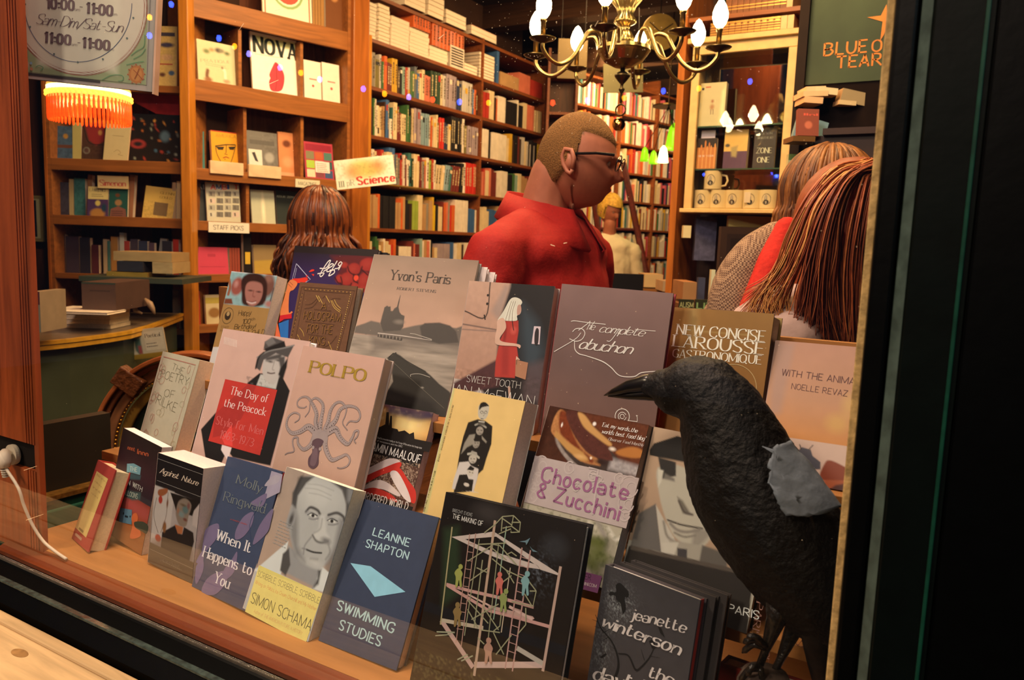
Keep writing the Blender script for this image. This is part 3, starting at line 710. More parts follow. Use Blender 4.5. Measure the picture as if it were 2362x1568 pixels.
    c.t('SIMON SCHAMA', 58, 1030, 488, 1236, 74, '524b30', 'semi', .03, .9); c.t('Author of THE AMERICAN FUTURE: A HISTORY', 80, 1103, 428, 1268, 24, 'c47a50', 'hand', .03)
book('portrait', 'paperback with grey photograph of an older man above a yellow title band', .030, c_portrait, 'a39a94', 'd9b49c', res=170, pages='f0c8a8')
def c_swim(c):
    c.z(560, 1060, 3.135).noise(.06, 20, 5)
    c.t('LEANNE', 940, 545, 1200, 628, 56, 'a8b8b4', 'bold', .015, .8); c.t('SHAPTON', 888, 628, 1190, 722, 56, 'a8b8b4', 'bold', .015, .8)
    c.pp([(780, 747), (925, 770), (1178, 956), (955, 992)], '84abb4')
    c.t('SWIMMING', 680, 1080, 1085, 1252, 66, 'a0b0a8', 'bold', .015, .85); c.t('STUDIES', 695, 1222, 990, 1348, 66, 'a0b0a8', 'bold', .015, .85)
book('swim', 'navy cloth hardback with a pale blue kite-shaped quadrilateral', .022, c_swim, '363948', '363948', True, 90, pages='d9a984')
def c_making(c):
    c.z(960, 1100, 3.35); c.grad('131012', '1a1512', 0, .55); c.grad('1a1512', '3a2c1c', .6, 1); c.noise(.25, 10, 7, mask=(c.Y > .5)); c.noise(.5, 60, 3, mask=(c.Y > .78), col='6a5a34')
    c.p([(215, 400), (330, 380), (330, 900), (200, 1000)], '24301c', 30, .8); c.e(1070, 540, 90, 90, '3c3a3c', 40, al=.35); c.e(560, 280, 120, 70, '3d332f', 40, al=.6); c.noise(.4, 90, 11, mask=np.exp(-((c.X-.74)**2+(c.Y-.27)**2)/.008), col='77757a')
    pk, gr, tn, bl = 'b98f80', '8a7e5e', 'b5977c', '7c8f92'
    c.pp([(275, 462), (540, 430), (600, 420), (1110, 750), (1100, 760), (960, 715), (940, 690), (620, 460), (380, 480), (580, 570), (940, 680), (960, 712), (800, 690), (560, 600)], 'b3988a')
    for w in (((240, 835), (560, 1030), (760, 1080), (1030, 1155)), ((235, 828), (420, 880), (640, 930), (910, 1005))): c.ll(list(w), 22, 'b07c70')
    c.ll([(400, 905), (600, 1010)], 12, pk); c.ll([(560, 1000), (900, 1090), (905, 1100)], 24, 'a77f70'); c.ll([(720, 1000), (900, 1100)], 20, pk)
    c.ll([(195, 1105), (440, 1470)], 34, 'ae8577'); c.ll([(200, 1105), (520, 1165)], 26, 'a89078'); c.ll([(450, 1450), (980, 1450)], 40, 'b38d80'); c.ll([(780, 1320), (980, 1440)], 32, 'a08c7c'); c.ll([(160, 1195), (300, 1200)], 10, '8c8468'); c.ll([(150, 1225), (270, 1215)], 8, '8c8468'); c.ll([(320, 1410), (400, 1370)], 9, '8c8468'); c.ll([(350, 1420), (440, 1380)], 9, '8c8468')
    posts = (((280, 385), (190, 1140), 11, '98835c'), ((612, 335), (450, 1535), 20, 'a8826a'), ((1118, 690), (980, 1500), 20, 'a88270'), ((820, 545), (690, 1480), 10, 'a5766a'), ((885, 565), (745, 1500), 10, 'a5766a'),
             ((415, 440), (310, 1280), 7, 'a07262'), ((462, 435), (350, 1310), 7, 'a07262'), ((640, 510), (560, 1240), 7, gr), ((490, 480), (375, 1225), 7, gr), ((700, 380), (600, 1100), 7, '8f9a80'), ((730, 700), (660, 1200), 7, tn), ((515, 640), (450, 1160), 9, gr))
    for a, b, w, q in posts: c.ll([a, b], w, q)
    for i in range(11): y = 510+i*66; x = 408-i*9.2; c.ll([(x, y), (x+47, y+8)], 4.5, 'a07262', new=False)
    for i in range(12): y = 615+i*66; x = 812-i*9; c.ll([(x, y), (x+62, y+22)], 5, 'a5766a', new=False)
    for ln in (((600, 380), (670, 305), (755, 298), (808, 350), (800, 425), (735, 428)), ((670, 305), (660, 420)), ((755, 298), (740, 380), (670, 395)), ((740, 380), (800, 425)), ((740, 350), (808, 350)), ((670, 320), (740, 370)), ((530, 430), (620, 360)), ((640, 440), (735, 400), (735, 430)),
               ((400, 650), (480, 600), (600, 520), (650, 530), (780, 680)), ((480, 520), (700, 510)), ((590, 630), (700, 720), (870, 800), (930, 880), (905, 1000), (740, 960)), ((880, 880), (930, 880)), ((840, 900), (900, 1000)), ((430, 1100), (640, 980)), ((420, 800), (560, 700)),
               ((400, 950), (560, 1130)), ((660, 820), (740, 760)), ((500, 1180), (650, 1200)), ((620, 1370), (740, 1220)), ((600, 1200), (680, 1370)), ((850, 1010), (850, 1140), (790, 1210)), ((660, 1060), (650, 1150), (600, 1190)), ((470, 700), (560, 740)), ((700, 720), (760, 820)), ((580, 540), (700, 640)), ((520, 1000), (640, 1180)), ((400, 1020), (480, 1160)), ((700, 600), (740, 580), (780, 610)), ((480, 1240), (530, 1290))):
        c.ll(list(ln), 8, gr, False)
    def fig(x, y, s, q, head):
        c.pp([(x+a*s, y+b*s) for a, b in ((-.2, -1), (.1, -1), (.45, -.4), (.3, .2), (.35, 1.2), (.1, 1.2), (0, .4), (-.2, 1.2), (-.45, 1.2), (-.4, .1), (-.55, -.5))], q, True); c.cc(x+head*s, y-1.25*s, .3*s, q)
    fig(335, 770, 62, '8a8440', .2); fig(650, 830, 62, 'b4594c', 0); fig(850, 830, 66, '6f8884', .2); fig(680, 960, 62, '7c7c44', .3); fig(325, 1070, 66, '7a5c34', 0); fig(565, 1350, 70, 'a0705c', 0)
    c.pp([(800, 498), (850, 490), (885, 470), (870, 500), (855, 525), (850, 505)], '5c6c70'); c.pp([(880, 530), (900, 555), (945, 580), (905, 575)], '5c6c70')
    c.t('BRECHT EVENS', 285, 268, 435, 305, 26, 'a99b90', 'semi'); c.t('THE MAKING OF', 285, 318, 515, 378, 38, 'c9b6a8', 'bold', tw=.8)
book('making', 'large black hardback with painted wooden scaffolding and little climbing figures', .024, c_making, '151214', '151113', True, 150, pages='f2cdb4', inset=.005)
def c_winter(c):
    c.z(1340, 1260, 3.81).noise(.12, 8, 6); c.grad('403a3a', '463b34', 0, 1, .3)
    c.noise(.5, 110, 9, mask=np.exp(-((c.X-.22)**2/.02+(c.Y-.2)**2/.01))*1.2, col='b0a8a0'); c.noise(.4, 110, 19, mask=np.exp(-((c.X-.1)**2/.01+(c.Y-.5)**2/.02))*1.2, col='a09890')
    D = '1a1716'
    c.ll([(130, 600), (180, 720), (270, 830), (320, 950), (330, 1060), (290, 1180)], [6, 10, 14, 18, 22, 26], D, True); c.ll([(330, 940), (420, 960), (480, 1080), (530, 1060), (600, 980), (640, 900)], [10, 14, 18, 14, 10, 6], D, True)
    for b in (((180, 720), (120, 700)), ((200, 760), (260, 720)), ((150, 660), (100, 640)), ((560, 1000), (530, 900)), ((600, 960), (700, 980)), ((300, 900), (240, 860)), ((240, 800), (180, 830)), ((640, 900), (700, 860))): c.ll(list(b), [5, 2], D)
    c.pp([(250, 425), (265, 395), (310, 400), (310, 340), (345, 320), (380, 350), (420, 400), (415, 445), (385, 450), (395, 540), (370, 590), (350, 500), (315, 470), (300, 430)], D, True); c.ll([(340, 480), (280, 495)], 3, D); c.ll([(345, 495), (315, 515)], 3, D)
    c.pp([(680, 700), (710, 720), (740, 800), (700, 760)], D); c.pp([(165, 975), (220, 935), (230, 950), (190, 980)], D); c.pp([(600, 830), (640, 810), (655, 880), (630, 900)], D)
    c.t('jeanette', 440, 630, 915, 755, 95, 'c9b0a2', 'italic', .03, 1.5); c.t('winterson', 185, 695, 860, 950, 110, 'c9b0a2', 'italic', .04, 1.5)
    c.t('the', 590, 1140, 800, 1215, 100, 'c9b0a2', 'italic', .03, 1.5); c.t('daylight', 110, 1160, 700, 1340, 120, 'c9b0a2', 'italic', .03, 1.5)
book('winter', 'charcoal hardback with pale lower-case lettering, bare branches and a black bird', .017, c_winter, '403a3a', '4a3c3a', True, 110, flap='b83428', pages='f0c8b0', name='book')
# ---- middle row
def c_rilke(c):
    c.z(310, 800, 6.27).noise(.04, 20, 2); q = '6a5c40'; r = 'c07a64'
    for s_, a, b, h in (('THE', (540, 320), (700, 400), 95), ('POETRY', (375, 440), (770, 560), 120), ('OF', (430, 720), (570, 660), 110), ('RILKE', (310, 810), (590, 950), 130)):
        c.t(s_, a[0], a[1], b[0], b[1]if s_ != 'OF' else 740, h, q, 'light', .03, .8)
    c.ll([(425, 140), (890, 262)], 7, r); c.ll([(420, 160), (100, 1230)], 3, r); c.ll([(880, 280), (540, 1400)], 3, r)
    rnd = random.Random(2)
    for i in range(26):
        y = rnd.uniform(.1, .96); x = rnd.choice((rnd.uniform(.06, .2), rnd.uniform(.8, .94), rnd.uniform(.1, .9) if y > .62 else .1)); c.ring(x, y, rnd.uniform(.03, .07), .006, 'S'+rnd.choice((r, 'bda47c')), n=12, ry=rnd.uniform(.03, .08))
book('rilke', 'slim pale cream paperback with thin hand-drawn capitals, beside a white block of pages', .036, c_rilke, 'c9b592', 'c9b592', pages='e8b892')
def c_peacock(c):
    c.z(440, 740, 3.564).grad('cdb0aa', 'c9aca4', 0, 1).noise(.03, 8)
    K = '1d1817'; G2 = '4a403c'; S1 = 'b09c90'; S2 = '8a786e'
    c.p([(565, 430), (470, 505), (440, 560), (200, 760), (85, 890), (125, 1150), (245, 1190), (300, 1060), (345, 1120), (560, 1170), (655, 1190), (815, 575), (775, 500), (740, 440)], K, 3)
    c.p([(265, 980), (335, 870), (345, 1010), (305, 1150), (250, 1060)], 'd8b8ac', 3); c.p([(575, 440), (725, 460), (700, 560), (540, 530)], 'b5a598', 4); c.noise(.5, 50, 4, mask=((c.X > .4) & (c.X < .72) & (c.Y > .3) & (c.Y < .4)), col='5a4c46')
    c.p([(605, 300), (660, 260), (770, 290), (770, 380), (730, 460), (680, 520), (620, 490), (590, 420)], S1, 5, sm=True)
    c.p([(720, 300), (775, 290), (770, 400), (725, 470), (735, 380)], G2, 8); c.p([(610, 300), (760, 260), (740, 310), (620, 330)], G2, 10)
    c.e(655, 335, 20, 8, G2, 5); c.e(720, 325, 18, 8, G2, 5); c.l([(690, 330), (672, 395), (685, 405)], 6, S2, 4); c.l([(632, 425), (660, 432), (690, 428)], 9, '5a4640', 3); c.e(640, 470, 26, 22, S1, 8)
    c.p([(530, 380), (545, 310), (620, 240), (600, 225), (610, 170), (680, 135), (760, 165), (780, 210), (850, 200), (800, 300), (700, 265), (600, 320), (570, 410)], G2, 4)
    c.p([(595, 235), (770, 165), (782, 215), (640, 255)], K, 4); c.p([(610, 175), (670, 130), (700, 180), (640, 210)], '6a5e58', 5); c.l([(545, 300), (640, 250), (770, 222), (850, 200)], 9, '7a6e66', 3); c.l([(535, 390), (560, 300), (600, 260)], 12, K, 5)
    c.p([(740, 390), (800, 300), (790, 380), (760, 480), (720, 440)], K, 6)
    c.pp([(285, 478), (712, 568), (570, 1105), (145, 985)], 'b42f26'); c.lay += 1
    c.pp([(470, 520), (540, 535), (420, 800), (300, 930), (180, 960), (205, 760)], '9f2a24'); c.pp([(340, 850), (345, 1030), (280, 1015), (255, 960)], 'd23c34')
    c.t('The Day of', 322, 600, 632, 672, 66, 'e5c4b8', 'fine', tw=1.15); c.t('the Peacock', 272, 700, 610, 778, 64, 'e5c4b8', 'fine', tw=1.15)
    c.t('Style for Men', 205, 845, 590, 937, 66, 'c9605a', 'fine'); c.t('1963-1973', 235, 960, 510, 1035, 66, 'c9605a', 'fine')
    for i in range(10): c.ll([(280+i*11, 130+i*3), (276+i*11, 190+i*3)], 2.5, 'e5cfc8', new=False)
book('peacock', 'large white hardback with a person in a black hat and red title square', .022, c_peacock, 'cdb0aa', 'd3b6ae', True, 150)
def c_polpo(c):
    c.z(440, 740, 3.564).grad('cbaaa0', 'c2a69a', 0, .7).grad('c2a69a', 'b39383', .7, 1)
    q = '9a7f76'; d = '6b504c'
    arms = [([(1050, 900), (1030, 830), (1035, 760), (1000, 680), (960, 628), (910, 630), (878, 665), (885, 705), (930, 715), (955, 700)], [44, 40, 32, 24, 14, 10, 8, 6, 5, 4]),
            ([(1060, 900), (1075, 800), (1090, 700), (1060, 650), (1020, 635), (985, 670), (975, 740), (940, 790)], [40, 32, 24, 18, 12, 8, 4, 3]),
            ([(1100, 900), (1130, 830), (1150, 740), (1190, 680), (1240, 670), (1280, 720), (1270, 780), (1250, 840), (1290, 900)], [40, 34, 26, 18, 14, 9, 5, 4, 3]),
            ([(1120, 890), (1190, 820), (1230, 730), (1300, 700), (1370, 720), (1395, 780), (1370, 825), (1310, 825), (1280, 860)], [44, 36, 26, 18, 14, 12, 9, 6, 4]),
            ([(1040, 930), (970, 870), (900, 910), (830, 920), (790, 860), (805, 790), (850, 755), (895, 770), (890, 810), (855, 835)], [50, 46, 34, 26, 18, 13, 10, 8, 5, 3]),
            ([(1020, 950), (985, 1020), (930, 1055), (885, 1010), (880, 960), (845, 965), (840, 1010), (850, 1070), (800, 1085), (775, 1100)], [44, 34, 24, 18, 13, 9, 7, 5, 4, 3]),
            ([(1120, 920), (1190, 890), (1230, 960), (1290, 1010), (1330, 960), (1350, 910), (1380, 905), (1370, 950), (1345, 980), (1360, 1005)], [52, 46, 34, 26, 18, 13, 9, 7, 5, 4]),
            ([(1100, 960), (1115, 1060), (1160, 1140), (1230, 1120), (1280, 1100), (1310, 1140), (1290, 1190), (1240, 1210), (1205, 1205)], [48, 38, 28, 20, 15, 11, 8, 5, 3])]
    for pts, w in arms: c.ll(pts, [x*.82+4 for x in w], d, True); c.ll(pts, [x*.82 for x in w], q, True)
    for pts, w in arms[:8]:
        cp = crom(pts, 9); n = int(len(cp)*.55)
        for i in range(2, n, 2):
            ww = np.interp(i/len(cp), np.linspace(0, 1, len(w)), w); c.cc(cp[i][0]+ww*.2, cp[i][1], max(2, ww*.11), '564440', 6)
    c.pp([(1000, 940), (1040, 900), (1110, 905), (1130, 960), (1110, 1010), (1040, 990)], q, True)
    c.pp([(1005, 985), (1050, 965), (1095, 990), (1070, 1040), (1055, 1110), (1050, 1180), (1010, 1215), (970, 1190), (970, 1130), (1000, 1080), (1000, 1030)], '5a3f42', True)
    c.pp([(1010, 1060), (1040, 1050), (1045, 1120), (1020, 1190), (985, 1180), (990, 1130)], '6d5052', True); c.cc(1008, 1040, 11, '9a8078'); c.cc(1066, 1052, 11, '9a8078')
    c.t('POLPO', 978, 420, 1425, 498, 98, '9c7428', 'serif', tw=1.15)
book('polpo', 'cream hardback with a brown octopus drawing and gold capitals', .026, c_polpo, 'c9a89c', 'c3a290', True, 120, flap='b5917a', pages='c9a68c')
def c_maal(c):
    c.z(440, 740, 3.564).grad('3a2010', 'd08838', 0, .22).grad('d08838', '241408', .22, .36); c.e(1780, 860, 160, 90, 'f0c07a', 60, al=.9)
    c.p([(1560, 660), (2000, 740), (1990, 800), (1750, 770), (1640, 720)], '4a2f3a', 20, .9); c.noise(.6, 9, 2, mask=((c.Y < .16)), col='d8a878'); c.l([(1640, 740), (1760, 760), (1880, 790), (2000, 770)], 50, '33263a', 18, .8)
    c.pp([(1500, 940), (1520, 880), (1560, 870), (1600, 850), (1610, 750), (1630, 750), (1632, 860), (1642, 780), (1655, 780), (1655, 880), (1700, 890), (1710, 910), (1760, 900), (1800, 930), (1835, 915), (1840, 970), (1990, 1000), (1960, 1080), (1450, 980)], '140d0c')
    c.p([(1480, 960), (1960, 1080), (1880, 1210), (1410, 1100)], '171010', 3)
    c.p([(1430, 1100), (1900, 1210), (1820, 1540), (1380, 1440)], '4a2c22', 2); c.noise(.9, 70, 5, mask=((c.Y > .5) & (c.Y < .86)), col='b08a70')
    c.pp([(1420, 1240), (1560, 1160), (1640, 1130), (1720, 1150), (1700, 1210), (1560, 1240), (1420, 1310)], 'c9a89c', True); c.pp([(1420, 1290), (1560, 1220), (1720, 1160), (1710, 1215), (1560, 1270), (1415, 1345)], 'b8281e', True)
    c.pp([(1660, 1230), (1720, 1210), (1790, 1310), (1850, 1400), (1840, 1500), (1760, 1440), (1700, 1310)], 'b82a20', True); c.pp([(1640, 1260), (1700, 1240), (1780, 1380), (1810, 1490), (1740, 1440)], 'cdb0a4', True); c.pp([(1400, 1380), (1520, 1310), (1620, 1330), (1720, 1420), (1700, 1440), (1560, 1380), (1420, 1420)], 'c4a598', True); c.pp([(1400, 1410), (1500, 1370), (1640, 1420), (1700, 1490), (1560, 1440)], 'a8261c', True)
    c.pp([(1400, 1425), (1830, 1530), (1800, 1620), (1380, 1520)], '15100f')
    c.t('AMIN MAALOUF', 1490, 1062, 1880, 1170, 66, 'e0c8b8', 'bold', tw=.75); c.t('DISORDERED WORLD', 1345, 1448, 1780, 1555, 60, 'd8c0b0', 'bold', tw=.7); c.t('Should be prescribed reading at the Foreign Office and on the foreign desk', 1533, 965, 1900, 1052, 14, 'c0aca0', 'sans'); c.t('of newspapers and the BBC', 1533, 990, 1740, 1040, 14, 'c0aca0', 'sans')
book('maalouf', 'narrow paperback with factory chimneys at sunset above waving red white and black flags', .018, c_maal, '2a1812', 'a8746a', res=90, pages='c49488')
def c_yellow(c):
    c.z(970, 890, 5.227).noise(.05, 5, 1); c.p([(385, 20), (420, 20), (80, 1530), (0, 1530)], 'b9a86c', 8, .8); K = '241d18'; S = 'b5a08a'; D = '55493e'
    c.p([(690, 400), (780, 420), (868, 485), (855, 700), (800, 860), (755, 1010), (700, 1060), (640, 1270), (400, 1290), (440, 1000), (480, 760), (520, 600), (575, 440)], K, 4)
    c.p([(700, 420), (775, 430), (760, 470), (700, 460)], 'cdb9a4', 3); c.p([(710, 230), (775, 200), (825, 235), (820, 320), (790, 390), (740, 410), (700, 370), (695, 300)], S, 3, sm=True); c.p([(710, 250), (730, 205), (780, 196), (825, 240), (800, 245), (740, 260), (712, 290)], K, 3, sm=True)
    for x in (740, 788): c.e(x, 318, 20, 17, D, 2); c.e(x, 318, 14, 12, S, 2)
    c.l([(765, 320), (768, 350), (755, 360)], 4, D, 2); c.l([(730, 392), (760, 396)], 5, D, 2)
    c.e(715, 540, 44, 52, '958170', 4); c.l([(660, 470), (720, 455), (790, 500)], 16, '9a8a78', 4); c.p([(690, 465), (700, 430), (770, 440), (780, 480)], D, 3); c.e(695, 530, 12, 7, D, 3); c.e(735, 535, 12, 7, D, 3); c.l([(700, 570), (735, 575)], 5, D, 3)
    c.p([(590, 590), (660, 580), (640, 700), (560, 740), (490, 820), (530, 690)], '8c7a68', 6); c.p([(740, 600), (800, 670), (790, 690), (740, 640)], '8c7a68', 5)
    c.e(672, 690, 42, 60, '8f7d6c', 4); c.p([(640, 640), (690, 600), (740, 630), (720, 670), (650, 670)], K, 4); c.e(660, 685, 9, 5, K, 2); c.e(692, 690, 9, 5, K, 2); c.l([(655, 725), (690, 728)], 5, K, 2)
    c.e(630, 880, 48, 54, 'b09a86', 3); c.l([(572, 820), (640, 815), (705, 865)], 20, 'ae9c88', 3); c.p([(600, 810), (620, 780), (680, 800), (688, 845)], '9c8a78', 3); c.e(610, 875, 9, 6, D, 2); c.e(648, 880, 9, 6, D, 2); c.l([(610, 915), (645, 918)], 5, D, 2)
    c.p([(470, 920), (580, 910), (610, 960), (700, 1000), (690, 1100), (640, 1270), (700, 1290), (380, 1240), (400, 1130)], 'c4ac9c', 4)
    c.e(605, 1040, 40, 52, 'bda590', 3); c.p([(560, 1010), (600, 960), (650, 990), (640, 1020)], K, 3); c.e(595, 1040, 8, 5, K, 2); c.e(628, 1045, 8, 5, K, 2)
    c.p([(470, 1070), (560, 1065), (580, 1120), (640, 1130), (620, 1270), (410, 1260)], K, 3); c.e(555, 1190, 34, 22, 'c0a894', 3)
    c.t('AN UTTERLY READABLE BIOGRAPHY - VOGUE', 388, 225, 205, 915, 24, '6a5838', 'serif'); c.t('WITH A NEW PREFACE AND FINAL', 170, 1020, 30, 1520, 26, '6a5838', 'serif')
book('yellow', 'pale yellow paperback with a column of stacked black and white men in hats', .034, c_yellow, 'd8a866', 'd5bda8', res=120, pages='dcae92')
def c_choc(c):
    c.z(1180, 900, 3.137).grad('3a2018', '4a2a1e', 0, .45).noise(.2, 6, 3)
    c.p([(500, 150), (1010, 250), (960, 560), (730, 480), (600, 330)], '6a3018', 20, .6); c.e(560, 480, 300, 130, '8a7468', 4, 18); c.e(570, 465, 290, 120, '3a2a24', 4, 18); c.p([(720, 490), (960, 560), (930, 630), (700, 570)], 'a08c84', 14, .9)
    c.p([(330, 160), (380, 150), (470, 300), (640, 520), (600, 540), (480, 500), (400, 400), (300, 320), (290, 260)], 'a8683a', 5, sm=True); c.p([(350, 160), (400, 165), (440, 300), (500, 420), (590, 500), (560, 520), (420, 380), (350, 300)], '6e2c14', 8, sm=True)
    c.p([(395, 160), (500, 165), (620, 290), (730, 480), (700, 510), (560, 460), (450, 320)], '4e241c', 5, sm=True); c.noise(.3, 50, 8, mask=(c.Y < .42))
    c.p([(320, 290), (400, 370), (520, 450), (560, 510), (500, 510), (400, 430), (310, 330)], 'b07840', 6); c.p([(480, 165), (530, 180), (600, 270), (720, 380), (700, 400), (600, 330), (520, 260)], 'b98048', 6, sm=True)
    c.p([(760, 440), (860, 410), (940, 430), (950, 480), (880, 490), (780, 470)], 'a8622c', 6, sm=True); c.e(600, 243, 12, 14, 'f0d8c8', 4); c.e(730, 425, 20, 12, 'e0c0a8', 6); c.e(365, 250, 6, 16, 'f0d0b8', 3); c.e(575, 490, 8, 10, 'e8c0a0', 3); c.e(500, 480, 40, 14, 'c89058', 8); c.e(650, 520, 40, 20, '2c1814', 8)
    c.pp([(170, 472), (925, 636), (830, 1000), (92, 808)], 'a58a80'); c.lay += 1
    pl = 'ad9287'
    for (x, y, r) in ((210, 545, 60), (190, 640, 40), (150, 760, 44), (160, 700, 26), (420, 560, 36), (780, 640, 30), (850, 700, 60), (830, 820, 50), (820, 900, 34), (330, 600, 20), (470, 700, 24), (590, 620, 30), (650, 690, 24)):
        gx, gy = c.g(x, y); rr = r/(c.W*c.ppm[0]*3.137); c.ring(gx, gy, rr, .011, 'S'+pl, 18, 0, 300); c.ring(gx+rr*.3, gy, rr*.5, .009, 'S'+pl, 12, 90, 360)
    c.ll([(560, 560), (630, 575), (590, 900)], 12, pl); c.ll([(570, 600), (660, 640), (560, 720)], 9, pl, True)
    c.t('Chocolate', 215, 655, 835, 790, 108, '8a5068', 'bold', tw=.85); c.t('& Zucchini', 185, 765, 770, 940, 104, '8a5068', 'bold', tw=.85)
    c.p([(90, 810), (830, 1005), (700, 1460), (0, 1300)], 'a08c74', 4); c.l([(620, 950), (690, 1100), (640, 1200)], 30, '8a7868', 10); c.l([(700, 1000), (760, 1080), (830, 1040)], 20, 'c0aa94', 8); c.l([(560, 960), (600, 1000)], 30, 'bda58c', 10)
    for x, y, r in ((600, 1130, 75), (560, 1220, 60), (650, 1210, 60), (640, 1100, 50), (560, 1080, 40), (600, 1280, 50)): c.e(x, y, r, r*.8, '5c5a26', 18, al=.8)
    c.noise(.5, 26, 4, mask=((c.Y > .65)), col='3c4018')
    c.pp([(480, 1300), (658, 1345), (625, 1468), (440, 1420)], '7c4460'); c.t('CLOTILDE DUSOULIER', 200, 1290, 575, 1375, 36, '3c2430', 'sans'); c.t('WWW.CHOCOLATEANDZUCCHINI.COM', 200, 1335, 615, 1428, 20, 'd8bca8', 'sans')
    c.t("'Eat my words...the", 655, 262, 910, 308, 30, 'e0c8ba', 'italic', tw=1.3); c.t("world's best food blog'", 655, 310, 965, 365, 30, 'e0c8ba', 'italic', tw=1.3); c.t('Observer Food Monthly', 702, 362, 955, 408, 22, 'd0b6a6', 'italic')
book('choc', 'cookery paperback with chocolate cake photograph over a lilac patterned title panel', .018, c_choc, '4a2a20', '9a7c6a', res=150, pages='b08a78')
def c_hat(c):
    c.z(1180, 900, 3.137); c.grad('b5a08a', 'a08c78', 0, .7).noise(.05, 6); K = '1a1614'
    c.p([(920, 890), (1045, 820), (1085, 1170), (860, 1130)], '5c5048', 6); c.p([(1045, 830), (1210, 1130), (1150, 1260), (1085, 1180)], 'b09c88', 5)
    c.p([(1060, 560), (1250, 560), (1500, 800), (1470, 1000), (1400, 1120), (1300, 1140), (1180, 1060), (1120, 940), (1070, 760)], 'a8957f', 8, sm=True)
    c.p([(1030, 385), (1000, 430), (1000, 470), (1300, 530), (1600, 560), (1620, 520), (1500, 430), (1200, 330)], K, 4); c.p([(1060, 480), (1090, 640), (1190, 620), (1190, 520)], '2a2420', 6); c.p([(1060, 570), (1100, 580), (1085, 660), (1062, 700)], 'bda992', 5)
    c.p([(1200, 770), (1240, 800), (1300, 900), (1240, 890)], '5a4c40', 10, .9); c.l([(1210, 800), (1250, 880), (1310, 900)], 14, '4a3c34', 6); c.p([(1110, 600), (1180, 640), (1180, 660), (1100, 640)], '6a5c50', 8)
    c.l([(1130, 938), (1190, 960), (1240, 975), (1380, 1000)], 12, '2c221e', 4); c.l([(1150, 965), (1200, 1010), (1270, 1025), (1360, 1010)], 20, '7a6a5c', 7); c.l([(1180, 1030), (1250, 1060), (1330, 1050)], 10, '55483e', 8); c.p([(1320, 1010), (1430, 1000), (1440, 1050), (1360, 1130), (1300, 1130)], '7c6c5e', 16, .8); c.l([(1100, 950), (1130, 1060), (1220, 1110), (1320, 1130)], 14, '6c5d50', 10)
    c.p([(1140, 1080), (1400, 1130), (1380, 1300), (1160, 1220)], '94826f', 8); c.p([(1085, 1100), (1210, 1100), (1160, 1240), (1120, 1230)], 'b5a18c', 5); c.p([(1200, 1140), (1270, 1150), (1270, 1210), (1250, 1260), (1200, 1200)], '3a3230', 5); c.p([(1380, 1120), (1560, 1180), (1560, 1330), (1350, 1290)], '55493f', 8)
    c.p([(850, 1125), (1750, 1330), (1700, 1800), (700, 1600)], '231c18', 4); c.p([(860, 1120), (1750, 1320), (1745, 1350), (855, 1150)], '4a3c32', 4)
    c.z(1340, 1260, 3.81).t('PARIS', 1295, 572, 1560, 640, 62, 'd8c8bc', 'sans', tw=.9)
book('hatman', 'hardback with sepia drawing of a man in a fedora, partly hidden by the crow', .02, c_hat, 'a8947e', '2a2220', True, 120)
# ---- top row
def c_birth(c):
    c.z(430, 400, 3.919); c.p([(400, 890), (842, 932), (780, 1220), (330, 1180)], '8fa8a0', 2)
    c.e(460, 1020, 55, 85, '9a5040', 10); c.e(450, 1000, 20, 30, 'c08070', 10); c.e(735, 1020, 60, 100, '7a4c3c', 14); c.e(740, 950, 40, 40, '8a5a48', 12)
    c.p([(500, 1080), (500, 960), (560, 905), (660, 905), (720, 960), (730, 1060), (690, 1190), (520, 1190)], '3a2018', 8, sm=True); c.noise(.2, 14, 3, mask=(c.Y < .36))
    c.p([(545, 1000), (600, 975), (680, 1000), (690, 1080), (660, 1160), (600, 1200), (550, 1170), (530, 1080)], 'a86a58', 6, sm=True)
    c.e(580, 1058, 20, 7, '4a2a24', 4); c.e(655, 1070, 20, 7, '4a2a24', 4); c.l([(610, 1060), (600, 1105), (618, 1115)], 7, '8a4c40', 5); c.l([(550, 1155), (590, 1172), (625, 1165)], 12, 'd0a898', 3); c.l([(548, 1150), (590, 1160), (630, 1152)], 4, '6a2c28', 3)
    c.l([(385, 950), (395, 1020), (380, 1090)], 22, '9a5a3a', 4); c.p([(350, 1130), (410, 1130), (420, 1180), (340, 1178)], '7a4028', 5); c.e(750, 1180, 40, 30, 'b07060', 10); c.l([(790, 1040), (760, 1150)], 10, '5a3428', 5)
    c.p([(330, 1178), (782, 1222), (700, 1568), (240, 1568)], 'a87a44', 2)
    gx, gy = c.g(375, 1285); c.ring(gx, gy, .12, .008, 'S6a5030'); c.circ(gx, gy, .065, 'S3a2a1c'); c.circ(gx, gy-.018, .035, 'Sb08a58')
    c.t('Happy', 470, 1285, 585, 1280, 48, '2a1a10', 'hand', .08); c.t('100', 505, 1360, 575, 1357, 46, '2a1a10', 'hand', .05); c.t('th', 588, 1330, 620, 1325, 26, '2a1a10', 'hand'); c.t('Birthday!', 432, 1405, 620, 1400, 44, '2a1a10', 'hand', .08); c.t('JULIA CHILD', 470, 1460, 705, 1455, 44, '2a1a10', 'hand', .08); c.t('STAFF', 312, 1395, 385, 1400, 20, '8c6438', 'sans'); c.t('PICK', 305, 1430, 370, 1436, 20, '8c6438', 'sans')
book('birthday', 'book wrapped in brown paper band with handwritten birthday note under a smiling face', .03, c_birth, 'cfc0b4', 'a87a44', res=110, pages='e8bfa4')
